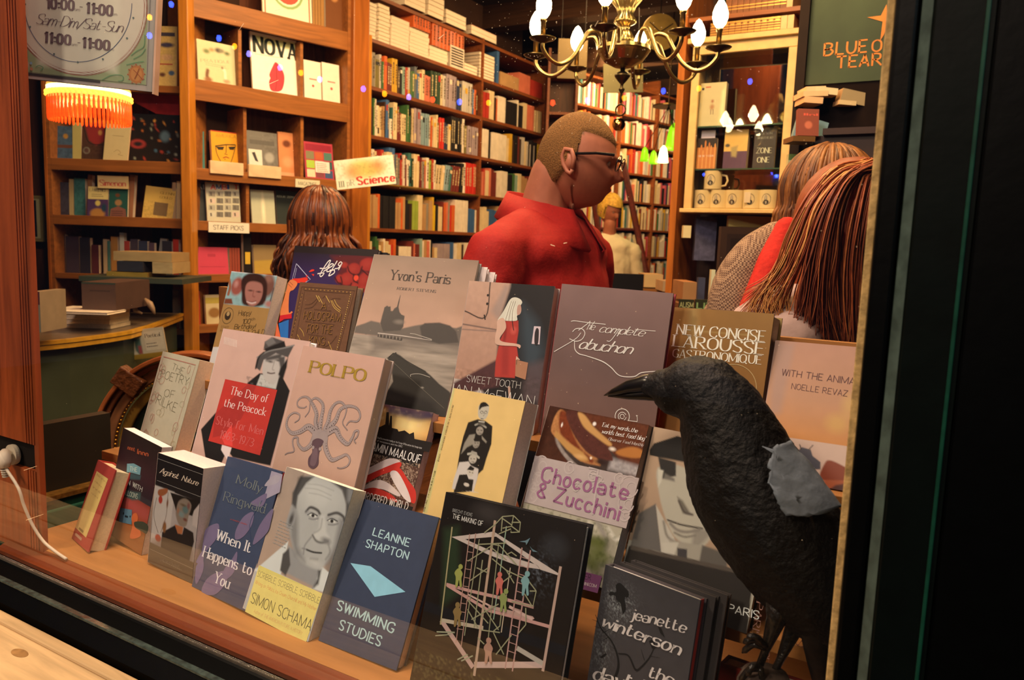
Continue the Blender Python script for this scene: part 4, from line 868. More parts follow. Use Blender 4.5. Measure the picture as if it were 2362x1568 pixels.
def c_comic(c):
    c.z(640, 560, 6.03); c.grad('2c2526', '37295a', 0, .2).grad('37295a', '2f2a6a', .2, 1)
    c.p([(740, 180), (1400, 130), (1400, 700), (900, 640), (800, 500), (870, 360)], '5a1c1c', 30); 
    for x, y, rx, ry in ((1060, 370, 90, 90), (970, 500, 95, 90), (860, 500, 50, 60), (1210, 520, 80, 110), (1080, 600, 60, 60), (1260, 300, 110, 90), (930, 310, 50, 40), (1190, 640, 60, 50)): c.e(x, y, rx, ry, '96281f', 9, al=.95); c.e(x-10, y-10, rx*.5, ry*.5, 'a03428', 20, al=.6)
    for ln in (((980, 330), (1000, 400), (1060, 440), (1140, 430), (1180, 330)), ((1060, 440), (1060, 520), (1120, 560)), ((880, 470), (900, 560), (870, 600)), ((1180, 380), (1260, 450)), ((1030, 560), (1010, 620)), ((800, 480), (840, 550), (880, 560))): c.l(list(ln), 14, '2c1012', 5)
    c.e(1095, 488, 32, 40, 'd84028', 3); c.grad('2c2526', '2c2526', 0, .05)
    c.ll([(265, 290), (210, 500), (400, 545), (460, 510), (265, 290)], 8, 'b8a8b4'); c.ll([(270, 350), (238, 490)], 5, 'b8a8b4'); c.ll([(290, 310), (440, 490)], 4, 'b8a8b4')
    c.pp([(215, 500), (300, 495), (400, 480), (425, 510), (380, 550), (260, 560), (210, 545)], 'd82e1c', True); c.pp([(440, 405), (480, 370), (515, 375), (500, 395)], 'd82e1c', True); c.pp([(475, 435), (515, 435), (505, 465)], 'd82e1c'); c.pp([(395, 455), (430, 450), (410, 480)], 'd82e1c')
    c.pp([(150, 560), (200, 510), (280, 560), (230, 650), (170, 700), (160, 960), (200, 950), (200, 980), (40, 1010), (110, 720), (130, 640)], 'd8703c', True); c.ll([(170, 540), (220, 590)], 4, '3a1c1c'); c.ll([(150, 570), (200, 620)], 4, '3a1c1c')
    c.pp([(40, 1010), (200, 985), (200, 1050), (100, 1060), (20, 1110)], 'c01c22'); c.pp([(20, 1120), (160, 1070), (150, 1330), (50, 1330)], '28609a'); c.pp([(0, 1100), (50, 1330), (40, 1360), (-40, 1360)], 'd8603a')
    w = 'ece0dc'
    c.ll([(590, 355), (680, 350), (740, 250), (700, 270), (600, 430), (610, 470), (650, 420), (560, 430)], 12, w, True); c.ll([(640, 400), (780, 310), (740, 300), (690, 400), (800, 370)], 12, w, True); c.ll([(835, 250), (740, 410), (720, 460), (790, 420), (790, 380), (730, 380)], 12, w, True); c.ll([(800, 360), (850, 350), (900, 290), (880, 265), (850, 300), (870, 320), (905, 280), (850, 380)], 11, w, True)
book('comic', 'tall comic album with navy and red cover, white scrawled title and a raised hand', .012, c_comic, '2c2526', '1c1616', True, 110, pages='e8c8b0')
def c_holo(c):
    c.z(640, 560, 6.03).noise(.1, 60, 2, sx=6); g = 'b07c34'; d = '4a2c1c'; b = '55341f'
    c.ll([(340, 610), (1075, 665), (850, 1500)], 5, d); c.ll([(370, 660), (1030, 710), (830, 1500)], 5, d); c.ll([(340, 610), (180, 1400)], 5, d); c.ll([(380, 680), (240, 1400)], 4, d)
    for i in range(26): t = i/25; c.cc(370+650*t, 638+50*t, 6, g if i % 2 else d, 7)
    for i in range(26): t = i/25; c.cc(1020-190*t, 720+760*t, 6, g if i % 3 else 'd8a860', 7); c.cc(350-165*t, 700+660*t, 5, g if i % 2 else d, 7)
    for ln in (((540, 730), (590, 820)), ((570, 735), (630, 845)), ((675, 735), (730, 832))): c.ll(list(ln), 6, 'd8a450')
    for ln in (((745, 800), (790, 900), (870, 965)), ((760, 800), (810, 890), (880, 945)), ((795, 790), (830, 860), (885, 915)), ((280, 1275), (310, 1330), (330, 1380)), ((310, 1180), (355, 1240), (372, 1300)), ((710, 1370), (735, 1430), (760, 1490))): c.ll(list(ln), 5, 'd09a48', True)
    for ln in (((390, 860), (470, 850), (560, 770)), ((380, 915), (490, 890), (590, 770)), ((630, 770), (670, 735)), ((740, 800), (790, 770), (880, 780)), ((830, 1290), (740, 1400), (600, 1480)), ((300, 1310), (400, 1400), (480, 1440))): c.ll(list(ln), 4, d, True)
    for s_, a, e_, h in (('A', (610, 915), (675, 920), 90), ('HOLOGRAM', (365, 1055), (870, 1095), 110), ('FOR THE', (410, 1240), (760, 1265), 115), ('KING', (440, 1400), (655, 1418), 105)):
        c.t(s_, a[0]+5, a[1]+5, e_[0]+5, e_[1]+5, h, '3c2416', 'semi'); c.t(s_, a[0], a[1], e_[0], e_[1], h, '9a642c', 'semi', tw=.6)
    c.ll([(510, 925), (750, 945)], 5, d); c.ll([(390, 1090), (800, 1140)], 5, d); c.ll([(430, 1270), (670, 1305)], 5, d)
book('holo', 'brown embossed hardback with gilt beaded border and sunken capitals', .020, c_holo, '68422c', '7c5436', True, 80, pages='c9a080')
def c_yvon(c):
    c.z(800, 560, 3.5635); c.grad('857264', 'a68a79', 0, .3).grad('a68a79', 'b89887', .3, .55).noise(.16, 5, 5, sx=3, mask=(c.Y < .6)); 
    c.p([(0, 740), (1000, 840), (1000, 1450), (-50, 1300)], '86705f', 10); c.noise(.5, 34, 8, sx=8, mask=(c.Y > .56)); c.p([(200, 760), (960, 850), (960, 880), (500, 840), (210, 900)], '55453c', 30, .7)
    c.p([(60, 690), (150, 660), (200, 640), (270, 655), (300, 700), (380, 720), (560, 680), (620, 670), (900, 700), (960, 680), (960, 850), (700, 830), (450, 790), (60, 740)], '57473d', 6)
    D = '3d312b'
    c.p([(275, 660), (290, 600), (310, 530), (325, 520), (335, 515), (340, 525), (360, 522), (362, 560), (378, 560), (390, 540), (412, 525), (440, 430), (425, 530), (434, 570), (450, 590), (475, 600), (465, 690), (440, 720), (300, 730)], D, 2); c.ll([(443, 428), (418, 530)], [1.5, 6], D)
    c.p([(600, 690), (640, 660), (760, 655), (850, 680), (900, 730), (920, 820), (760, 830), (620, 790)], '362b26', 5); c.e(430, 650, 40, 18, '6a584c', 10)
    c.l([(70, 730), (110, 722), (160, 750)], 8, '57473d', 3); c.ll([(255, 742), (460, 765), (700, 802)], [9, 9, 4], 'a38b7b'); c.ll([(255, 762), (455, 795)], 18, '3a2f29'); c.ll([(520, 745), (560, 750), (700, 795)], 6, '94806f')
    for i in range(7): c.ll([(270+i*28, 750+i*4), (268+i*28, 775+i*4)], 5, '8c7767', new=False)
    c.p([(330, 945), (400, 905), (440, 925), (520, 990), (640, 1050), (690, 1090), (760, 1160), (840, 1220), (900, 1300), (820, 1420), (340, 1300), (300, 1270), (380, 1140), (360, 990)], '171210', 4)
    c.ll([(345, 940), (385, 905), (380, 915), (405, 902), (410, 925), (480, 965), (650, 1060)], 6, '171210'); c.ll([(525, 1100), (530, 1082), (600, 1078), (685, 1105)], 4, '9a8676', True); c.ll([(370, 970), (520, 1110), (800, 1360)], 2.5, '5c4e40')
    c.e(620, 1190, 10, 5, '8c7a6a', 4); c.p([(300, 1280), (900, 1400), (860, 1500), (250, 1450)], '0f0c0a', 5)
    c.t("Yvon's Paris", 355, 300, 845, 338, 84, '3a2a22', 'serif'); c.t('ROBERT STEVENS', 413, 384, 730, 410, 22, '57443a', 'serif')
book('yvon', 'tall grey photography hardback of a cathedral and river with serif title', .018, c_yvon, 'a58c7c', '94806f', True, 170, flap='a8927e', pages='d8b8a4')
def c_tooth(c):
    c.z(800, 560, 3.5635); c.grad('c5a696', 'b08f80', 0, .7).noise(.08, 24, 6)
    c.p([(1350, 320), (1800, 330), (1780, 1400), (1250, 1400), (1100, 1200), (1230, 1040), (1250, 640), (1330, 400)], '221c1b', 12); c.p([(1440, 500), (1560, 640), (1620, 900), (1560, 1050), (1450, 1000), (1430, 750)], '3a4044', 50, .8); c.p([(1250, 640), (1340, 360), (1300, 350), (1190, 560)], '94796c', 20, .7)
    c.p([(880, 1150), (1230, 960), (1280, 1000), (1250, 1180), (870, 1260)], '4c2c2a', 10); c.p([(1480, 1000), (1650, 960), (1600, 1320), (1440, 1300)], '5c4644', 30, .7)
    c.noise(.25, 40, 9, mask=(c.Y > .62)); c.l([(940, 665), (1230, 715)], 10, '6a5046', 4); c.l([(940, 710), (1230, 728)], 7, '7c6054', 4); c.l([(1180, 320), (1140, 610), (970, 560)], 9, '2c201c', 3); c.ll([(1130, 590), (1138, 630)], 10, '2c201c'); c.cc(1155, 500, 10, '2c201c', 7); c.cc(1160, 430, 9, '2c201c', 7)
    c.pp([(1540, 685), (1595, 688), (1585, 835), (1520, 830)], 'c9a8a4'); c.pp([(1558, 705), (1572, 703), (1580, 730), (1572, 830), (1545, 832), (1545, 750)], '2a2020', True)
    c.pp([(1340, 470), (1380, 448), (1425, 462), (1443, 490), (1428, 520), (1436, 552), (1425, 585), (1400, 600), (1395, 640), (1290, 640), (1240, 640), (1290, 560)], 'cdb8a0', True); c.pp([(1405, 520), (1428, 510), (1436, 552), (1420, 590), (1400, 585)], 'b5806c', True)
    for i in range(7): c.ll([(1345+i*9, 480), (1320+i*9, 560), (1290+i*14, 640)], 3, '7c6452' if i % 2 else 'e0cdb4', True)
    c.pp([(1240, 640), (1290, 620), (1310, 700), (1260, 800), (1400, 830), (1430, 845), (1420, 868), (1390, 850), (1240, 838), (1220, 790), (1235, 700)], 'c9967c', True)
    c.p([(1290, 630), (1380, 625), (1410, 640), (1412, 720), (1395, 830), (1410, 950), (1380, 1110), (1215, 1100), (1225, 960), (1260, 800), (1295, 720)], 'a8342a', 3); c.p([(1280, 850), (1330, 850), (1330, 1090), (1270, 1090)], '8a2a24', 14, .6); c.e(1370, 720, 24, 30, 'c04a3c', 10); c.ll([(1360, 640), (1372, 718)], 5, '2c1a18'); c.e(1300, 760, 10, 60, '7c241e', 10)
    c.pp([(1395, 930), (1425, 960), (1410, 975), (1390, 960)], 'c9967c'); c.pp([(1390, 960), (1492, 985), (1470, 1125), (1385, 1095)], 'a0684a'); c.ll([(1395, 1000), (1400, 960), (1425, 965)], 5, '5a3424'); c.pp([(1325, 1180), (1345, 1180), (1350, 1300), (1335, 1300)], 'b0826c')
    c.t('SWEET TOOTH', 985, 1140, 1425, 1200, 56, 'e0cabe', 'light', tw=.8); c.t('IAN McEWAN', 870, 1240, 1535, 1345, 84, 'e0cabe', 'light', tw=.7)
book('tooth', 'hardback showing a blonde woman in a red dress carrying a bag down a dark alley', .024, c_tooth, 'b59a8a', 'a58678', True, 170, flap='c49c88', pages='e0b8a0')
def c_robu(c):
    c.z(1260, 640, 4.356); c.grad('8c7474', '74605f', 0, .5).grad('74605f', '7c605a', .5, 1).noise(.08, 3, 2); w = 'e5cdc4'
    c.ll([(250, 440), (290, 435), (400, 450), (598, 470)], 6, w, True); c.ll([(445, 438), (395, 480), (325, 530)], 7, w, True); c.ll([(490, 440), (430, 520)], 6, w)
    c.t('he', 410, 522, 480, 526, 75, w, 'script'); c.t('complete', 530, 545, 975, 590, 80, w, 'script'); c.ll([(895, 520), (1000, 530), (1100, 538)], 5, w, True); c.ll([(735, 520), (650, 632), (610, 636)], 6, w, True)
    c.ll([(350, 555), (290, 620), (80, 745)], 6, w, True); c.ll([(265, 545), (300, 515), (360, 515), (390, 560), (360, 620), (300, 640), (235, 615)], 7, w, True); c.ll([(285, 640), (290, 720), (330, 765), (400, 785), (560, 840), (650, 900), (740, 985), (880, 995), (960, 955), (1120, 940)], [6, 7, 8, 7, 9, 9, 7, 8, 8, 6], w, True)
    c.t('obuchon', 325, 708, 845, 768, 105, w, 'script', tw=1.2)
    gx, gy = c.g(765, 1395); c.ring(gx, gy, .062, .006, 'S'+w); c.ring(gx, gy, .034, .005, 'S'+w, 20, 0, 330); c.ring(gx, gy, .018, .005, 'S'+w, 16, 40, 380); c.ll([(820, 1435), (900, 1445), (915, 1445), (915, 1400), (905, 1385), (922, 1388)], 5, w, True)
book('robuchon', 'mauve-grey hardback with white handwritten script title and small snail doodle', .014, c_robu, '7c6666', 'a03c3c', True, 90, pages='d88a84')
def c_lar(c):
    c.z(0, 0, 1); c.grad('93703c', '8a6430', 0, .4).grad('8a6430', '855c30', .4, 1).noise(.1, 3, 2, sx=.5); c.l([(1600, 715), (1600, 790)], 18, 'a8854c', 10, .5); c.l([(1560, 760), (1760, 775)], 2, 'a8854c', 2, .7)
    w = 'e3cbb0'
    c.t('NEW CONCISE', 1561, 770, 1764, 788, 24, w, 'serif', tw=.9); c.t('LAROUSSE', 1553, 798, 1762, 818, 27, w, 'serif', tw=.9); c.t('GASTRONOMIQUE', 1552, 823, 1756, 840, 19, w, 'serif', tw=.9)
    gx, gy = c.g(1690, 895); c.ring(gx, gy, .22, .006, 'Sb08a58', 40)
book('larousse', 'ochre gold cookery hardback with three lines of white serif capitals', .04, c_lar, '906c3a', '8a6836', True, 80, pages='b08a70')
def c_animal(c):
    c.z(1360, 780, 2.45); c.grad('b98f7c', 'c09578', 0, .4).grad('c09578', 'c88c50', .4, .7).noise(.06, 5, 2); c.p([(1060, 20), (1160, 30), (1080, 420), (1010, 450)], 'a07868', 20, .6); c.e(1400, 480, 60, 50, 'c9964c', 30, al=.5); c.e(1480, 380, 50, 60, 'cc9a50', 30, al=.5)
    c.p([(1300, 790), (1330, 705), (1360, 690), (1420, 715), (1470, 750), (1460, 810), (1380, 810)], '7c3420', 5, sm=True); c.p([(1320, 800), (1460, 805), (1450, 900), (1330, 880)], '9a4a2c', 6); c.p([(1330, 870), (1390, 830), (1450, 820), (1450, 890)], '4c2c28', 6); c.p([(1310, 880), (1450, 895), (1440, 1000), (1360, 1000)], 'a05a3a', 4); c.l([(1340, 880), (1450, 905)], 7, 'd8a888', 3)
    c.p([(1170, 640), (1200, 615), (1250, 630), (1260, 665), (1305, 700), (1305, 740), (1275, 742), (1240, 740), (1200, 740), (1120, 700)], '4a4246', 3); c.l([(1195, 625), (1188, 602)], 6, '2c2220', 2); c.l([(1240, 628), (1262, 605)], 5, '2c2220', 2); c.p([(1080, 600), (1180, 660), (1240, 740), (1200, 800), (1060, 760)], '5c5c60', 8)
    c.t('WITH THE ANIMALS', 1085, 208, 1560, 270, 36, '6a4038', 'sans', tw=.9); c.t('NOELLE REVAZ', 1140, 285, 1455, 328, 32, '6a4038', 'sans', tw=.75); gx, gy = c.g(1197, 247)
book('animal', 'peach-coloured paperback with dark cow heads at the foot, hard against the window frame', .018, c_animal, 'c09680', 'a88070', res=100, pages='e0b8a0')
# unlabelled-cover copies and companions behind the display books
def stackbehind(k, label, n, dx, dy, dz, cover, th=.016, sc_=(1, 1), group=None, **kw):
    for i in range(n):
        m = bmat(k) @ Matrix.Translation((dx*(i+1), dy+th*1.05*i, dz*(i+1)))
        book(k, label if isinstance(label, str) else label[i], th, None, cover, cover, True, 8, mtx=m, size=(FIT[k][6]*sc_[0], FIT[k][7]*sc_[1]), group=group, **kw)
stackbehind('winter', ['second charcoal hardback standing close behind the lower-case titled one', 'third charcoal hardback at the back of the front-right group'], 2, .009, .0185, .004, '3a302c', .010, group='charcoal hardbacks at front right', pages='d0a080')
stackbehind('yvon', ['cream-edged hardback just behind the tall grey cathedral book', 'second cream-edged hardback behind the tall cathedral book'], 2, .012, .020, -.004, 'c9a896', .012, group='copies behind the cathedral book')
stackbehind('tooth', ['pale-edged hardback behind the red dress book'], 1, .008, .026, -.004, 'c9a08c', .014)
stackbehind('comic', ['black-edged album just behind the navy and red comic album'], 1, .012, .014, -.002, '1c1616', .010, pages='e8d0c0')
# red book of buildings behind the crow
def c_red(c):
    c.z(1340, 1260, 3.81).noise(.08, 8, 2); w = 'b57a68'
    c.t('PARIS', 1545, 485, 1500, 790, 60, w, 'fine'); c.t('BUILDINGS OF', 1672, 530, 1600, 1000, 50, w, 'fine'); c.t('PARIS', 1960, 560, 1890, 860, 60, '7c4438', 'fine'); c.t('BUILDINGS OF', 2110, 330, 2010, 1030, 52, '7c4438', 'fine')
m = bmat('winter').copy(); m = Matrix.Translation((-.225, .172, .946)) @ Matrix.Rotation(math.radians(-4), 4, 'Z') @ Matrix.Rotation(math.radians(-6), 4, 'X')
book(None, 'red hardback with sideways lettering standing behind the crow at the right edge', .03, c_red, '7c1c14', '6c1410', True, 60, mtx=m, size=(.21, .10))
# ================================================================ BOOKCASES AND SHELVED BOOKS
PAL = {'y': ('gold yellow', 'c9a030'), 'Y': ('bright yellow', 'd8b820'), 'n': ('navy', '27304e'), 'b': ('blue', '3a5f92'), 'B': ('pale blue', '86a4b0'), 't': ('teal', '3c6a66'), 'T': ('light teal', '86a59a'),
       'g': ('green', '3f6a3c'), 'G': ('dark green', '26402c'), 'L': ('lime green', '93a844'), 'r': ('red', 'a83428'), 'R': ('bright red', 'c03024'), 'm': ('maroon', '6c2a24'), 'o': ('orange', 'c8602c'), 'O': ('salmon', 'c87058'),
       'c': ('cream', 'd8c59c'), 'C': ('tan', 'b08c60'), 'w': ('white', 'e0d6c4'), 'e': ('grey', '8a8478'), 'E': ('slate grey', '5c636c'), 'k': ('black', '1d1a1a'), 'd': ('dark brown', '3c281c'), 'l': ('lilac grey', '9c8e96'), 'p': ('pink', 'c05868'), 'V': ('olive', '6c6430'), 'W': ('silver grey', 'b8b4ac')}
ORD = ['first', 'second', 'third', 'fourth', 'fifth', 'sixth', 'seventh', 'eighth', 'ninth', 'tenth']
_mesh = {}
def box_mesh(name, th, d, h, part):
    """shared spine-out book meshes: x thickness, y depth (spine at y=0), z height"""
    key = (part, round(th, 3), round(d, 2), round(h, 3))
    if key in _mesh: return _mesh[key]
    mb = MB(); c = .0012
    if part == 'cover':
        r = th*.12
        mb.add([(0, r, 0), (th*.25, 0, 0), (th*.75, 0, 0), (th, r, 0), (th, d, 0), (th-c, d, 0), (th-c, r+c, 0), (c, r+c, 0), (c, d, 0), (0, d, 0)]+[(0, r, h), (th*.25, 0, h), (th*.75, 0, h), (th, r, h), (th, d, h), (th-c, d, h), (th-c, r+c, h), (c, r+c, h), (c, d, h), (0, d, h)],
               [(i, (i+1) % 10, 10+(i+1) % 10, 10+i) for i in range(10)]+[(0, 9, 8, 7), (0, 7, 6, 3, 2, 1), (3, 6, 5, 4), (10, 17, 18, 19), (10, 11, 12, 13, 16, 17), (13, 14, 15, 16)]); m = OBJC
    elif part == 'pages': mb.box((c, .004, .002), (th-c, d-.003, h-.002)); m = PAPER
    me = bpy.data.meshes.new(name); me.from_pydata(mb.v, [], mb.f); me.materials.append(m); me.update(); _mesh[key] = me; return me
_used = {}
def label_for(adj, cn, band, where, i, nb):
    base = f"{adj}{cn} book{band}, {where}, between {nb[0]} and {nb[1]} ones"
    return base
ROWREC = []
FARB = {}
STUFF_ROWS = ('far bay', 'sixth long shelf', 'fifth long shelf', 'narrow bookcase')
def shelf_book(origin, u, n, x0, th, h, z, code, where, group, lean=0, depth=.16, band=None, rnd=random, out=0):
    """spine-out book on a shelf; u along the shelf, n into it"""
    if any(q in where for q in STUFF_ROWS):
        uu, n_ = Vector(u), Vector(n); o3 = Vector((origin[0], origin[1], 0))+uu*x0+n_*out
        FARB.setdefault(code, MB()).obox(o3, uu, n_, th, depth, z, z+h); return
    b = bpy.data.objects.new('book', box_mesh('book', th, depth, h, 'cover')); C.objects.link(b)
    col = PAL[code][1]; j = 1+rnd.uniform(-.12, .12); c = lin(col); b.color = (c[0]*j, c[1]*j, c[2]*j, 1)
    u = Vector(u); n = Vector(n); p = Vector((origin[0], origin[1], 0))+u*x0+n*out; ang = math.atan2(u.y, u.x)
    M_ = Matrix.Translation((p.x, p.y, z)) @ Matrix.Rotation(ang, 4, 'Z')
    if lean:
        M_ = M_ @ Matrix.Rotation(math.radians(lean), 4, 'Y')
        if lean < 0: M_ = M_ @ Matrix.Translation((0, 0, 0)); 
        M_.translation.z += abs(math.sin(math.radians(lean)))*th if lean > 0 else 0
    b.matrix_world = M_
    pg = bpy.data.objects.new('page_block', box_mesh('page_block', th, depth, h, 'pages')); C.objects.link(pg); pg.parent = b
    bd = ''
    if band and th > .008:
        mb = MB(); bc = PAL[band][1]; z0 = h*rnd.choice((.62, .72, .1, .8)); 
        mb.box((th*.1, -.0006, z0), (th*.9, .0008, z0+h*rnd.uniform(.08, .2)))
        o = mb.build('spine_label', mat('label_'+bc, bc, .5, amt=.05), parent=b); bd = ' with %s label' % PAL[band][0]
    elif th > .012:
        lc = 'c9b98f' if code in 'nkdmGgrRbtEV' else '3c2c22'; mb = MB(); zz = h*.25
        while zz < h*.85:
            l_ = rnd.uniform(.005, .02); w = th*rnd.uniform(.12, .2); mb.box((th*.5-w, -.0005, zz), (th*.5+w, .0006, zz+l_)); zz += l_+.004
        mb.build('spine_print', mat('print_'+lc, lc, .5, amt=.05), parent=b)['kind'] = 'stuff'
    tag(b, None, 'book', group)
    ROWREC.append([b, ('slim ' if th < .013 else 'thick ' if th > .034 else ''), PAL[code][0], bd, where, None, h])
    return b
def finish_labels():
    """give every shelved book a label of its own, from its look and its neighbours"""
    from collections import defaultdict
    byrow = defaultdict(list)
    for r in ROWREC: byrow[r[4]].append(r)
    for where, rs in byrow.items():
        seen_ = defaultdict(int); labs = []
        for i, r in enumerate(rs):
            a = rs[i-1][2] if i else 'the end'; b = rs[i+1][2] if i < len(rs)-1 else 'the end'
            labs.append(f"{r[1]}{r[2]} book{r[3]} on {where}, between {a} and {b}")
        cnt = defaultdict(int)
        for l in labs: cnt[l] += 1
        idx = defaultdict(int)
        for r, l in zip(rs, labs):
            if cnt[l] > 1:
                idx[l] += 1; l = ORD[min(idx[l]-1, 9)]+' '+l
            r[0]['label'] = ' '.join(l.split()[:16])
def fill_row(spec, px_of, axisfun, z, zt, where, group, seed, depth=.16, origin=None, u=None, n=None):
    """spec: 'start:code[xN][^h][/lean]' tokens in zoomed pixels; axisfun maps a pixel column to distance along the shelf"""
    rnd = random.Random(seed); toks = spec.split(); P = []
    for t in toks:
        a, c = t.split(':'); P.append((float(a), c))
    for i in range(len(P)-1):
        a, c = P[i]; e = P[i+1][0]
        if c == '-': continue
        x0, x1 = axisfun(px_of(a)), axisfun(px_of(e)); lean = 0; hh = None; k = 1
        if '/' in c: c, q = c.split('/'); lean = float(q)
        if '^' in c: c, q = c.split('^'); hh = float(q)
        if 'x' in c: c, q = c.split('x'); k = int(q)
        w = (x1-x0)/k
        if w > .075 and k == 1: k = max(1, round(w/.045)); w = (x1-x0)/k
        hmax = zt-z-.02
        h0 = hmax*(hh if hh else rnd.uniform(.68, .9))
        for j in range(k):
            h = h0*(1 if k > 1 else 1); band = rnd.choice('wckry') if (rnd.random() < .3 and c[0] != 'w') else None
            shelf_book(origin, u, n, x0+j*w+.0004, max(.005, w-.0012), min(h, hmax), z, c[0] if len(c) == 1 else c[j % len(c)], where, group, lean, depth, band, rnd, rnd.uniform(.0, .012))
# ---- long bookcase along the left wall (two bays)
BX = -3.317; SH = [.20, .47, .75, 1.03, 1.312, 1.595, 1.882, 2.168, 2.462, 2.744, 3.01]
lb = empty('bookcase', (BX, 3.6, 0), 'long wooden bookcase of two bays full of books, behind the man in red', 'bookcase')
Y0, Y1, Y2 = 2.93, 4.335, 5.33
lb.location = (BX, Y0, 0)
for y in (0, Y1-Y0, Y2-Y0): MB().box((-.30, y-.012, 0), (.0, y+.012, 3.03)).build('upright', SHELFW, parent=lb)
for i, z in enumerate(SH):
    MB().box((-.30, .012, z-.022), (.002, Y1-Y0-.012, z)).build('shelf', SHELFW, parent=lb); MB().box((-.30, Y1-Y0+.012, z-.022), (.002, Y2-Y0-.012, z)).build('shelf', SHELFW, parent=lb)
MB().box((-.31, -.012, 0), (-.30, Y2-Y0+.012, 3.03)).build('back_panel', wood('dark_back_panel', '3c2415', 'z'), parent=lb)
# brass rail under the shelf in front of the Science sign
MB().tube([(.004, .02, 1.873), (.004, Y1-Y0-.02, 1.873)], .008, 8).build('rail', mat('dull_brass', 'a08040', .35, .8, scale=30), parent=lb)
def colY(px, py=330):
    r = ray(px, py); return (EYE+r*((BX-EYE.x)/r.x)).y
U = (0, 1); NN = (-1, 0, 0)
def row(spec, ox, sc_, py, si, where, seed, bay=1):
    fill_row(spec, lambda a: ox+a/sc_, lambda px: colY(px, py)-Y0, SH[si], SH[si+1]-.022 if si < 10 else 3.3, where, 'books on the long bookcase', seed, .17, (BX-.006, Y0), (0, 1, 0), NN)
# rows, top shelf (C) to the lowest visible; columns read in zoomed pixels of the photograph
A_ = (800, 4.356)
row('128:- 140:y 166:d 182:d 200:n 234:c 266:e 300:V 350:W 372:g 390:o 420:m 450:m 480:yx2 535:d 560:k 582:T 612:r 640:W 660:g 700:E 726:b 755:c 778:c 806:Ox3^.72 868:Gx3^.9 962:c^.88 990:W 1020:lx4^.95 1130:n^.9 1152:n 1180:Wx4^.9 1290:b 1305:o 1328:d 1345:-', *A_, 130, 8, 'second long shelf', 3)
row('1378:rx2^.8 1440:cx2^.9 1496:d 1512:o 1532:wx4^.82 1615:kx2^.75 1665:kx2^.75 1722:w 1740:k^.75/8 1790:c 1824:Ox3^.85 1892:cx4^.75 1968:-', *A_, 240, 8, 'second shelf of the far bay', 4)
row('132:w 150:w 162:t 176:t 196:Ex3^.95 266:d 280:g^.9 296:w 312:w 330:c 346:c 364:C 384:C 400:d 412:bx2^.95 450:w^.5 474:t 486:cx2^.93 524:m 545:m 565:c 590:c 620:g^.95 640:g 652:k 662:cx2 690:lx4^.92 765:Bx4^.85 845:w^.8 862:o^.8 876:w 895:c 915:c 930:V^.7 955:Rx2^.85 1002:n^.75 1020:n 1045:c 1072:kx5^.97 1178:w^.97 1200:V^.8 1235:lx5^.82 1345:-', *A_, 240, 7, 'third long shelf', 5)
row('1372:wx3^.85 1438:k^.8 1460:w 1480:wx6^.82 1622:c 1645:y^.9 1670:d 1690:kx2 1730:m 1745:d 1770:W 1795:c 1816:W 1834:k 1850:W 1866:k 1885:W 1902:k 1925:Y 1950:-', *A_, 330, 7, 'third shelf of the far bay', 6)
row('122:c 146:O 168:Lx2^.9 208:E 228:E 252:m 262:wx2 296:c 318:W 344:c 362:r 392:c 412:c 440:bx2^.95 498:E 520:e 545:r^.85 566:r 580:w 600:m 612:w 634:tx2^.9 668:G 690:cx2^.9 738:m 755:m 770:e 790:O 815:w 842:L^.8 868:r 890:w 908:cx3/6 985:Bx2/9 1035:t/8 1062:mx3/7 1150:k/4 1180:w 1208:Rx5^.92 1322:-', *A_[:1], 4.356, 400, 6, 'fourth long shelf', 7)
row('1364:O 1385:r 1405:c 1425:c 1442:O 1462:m 1490:m 1518:wx2^.8 1560:wx3^.86 1632:kx2 1670:g 1700:T 1730:c 1762:C 1795:C 1826:m 1856:m 1882:o 1905:o 1930:o 1955:-', *A_[:1], 4.356, 410, 6, 'fourth shelf of the far bay', 8)
row('128:n 146:n 166:bx2^.97 206:w^.98 245:Cx2^.85 300:C^.8 325:o 350:kx7^.85 508:Cx2 553:o^.83 575:C 600:k 622:k 648:d 672:Lx2^.8 728:cx2^.97 780:C 806:e 835:C 868:y^.95 885:Y 906:k 925:c 945:c 968:m 988:o 1008:O 1026:e 1046:R^.75 1064:o^.78 1095:wx5^.95 1224:bx2 1270:b 1294:w 1318:-', *A_[:1], 4.356, 490, 5, 'fifth long shelf', 9)
row('1340:c 1362:c 1392:c 1418:c 1445:b 1472:b 1500:b 1522:B 1548:C 1580:C 1612:b 1640:w 1680:c 1720:m 1760:e 1800:c 1840:g 1880:o 1920:c 1950:-', *A_[:1], 4.356, 480, 5, 'fifth shelf of the far bay', 10)
row('120:c 140:w 164:k^.95 184:E 206:V 222:o 240:c 262:d 300:g^.95 318:g 336:c 358:C 380:w 405:c 430:c 455:R^.75 475:o 500:d 535:wx7^.7 655:m 680:O 705:m 742:T^.93 765:w 790:C 815:O 840:w 852:k 870:C 895:c 925:lx4^.8 1045:bx2^.85 1090:w 1115:c 1140:c 1165:d 1192:wx2^.85 1240:L 1262:Y 1282:c 1300:m 1318:-', *A_[:1], 4.356, 570, 4, 'sixth long shelf', 11)
row('1345:c 1372:V 1400:w 1440:m 1475:c 1500:o 1540:w 1580:e 1620:n 1660:-', *A_[:1], 4.356, 560, 4, 'sixth shelf of the far bay', 12)
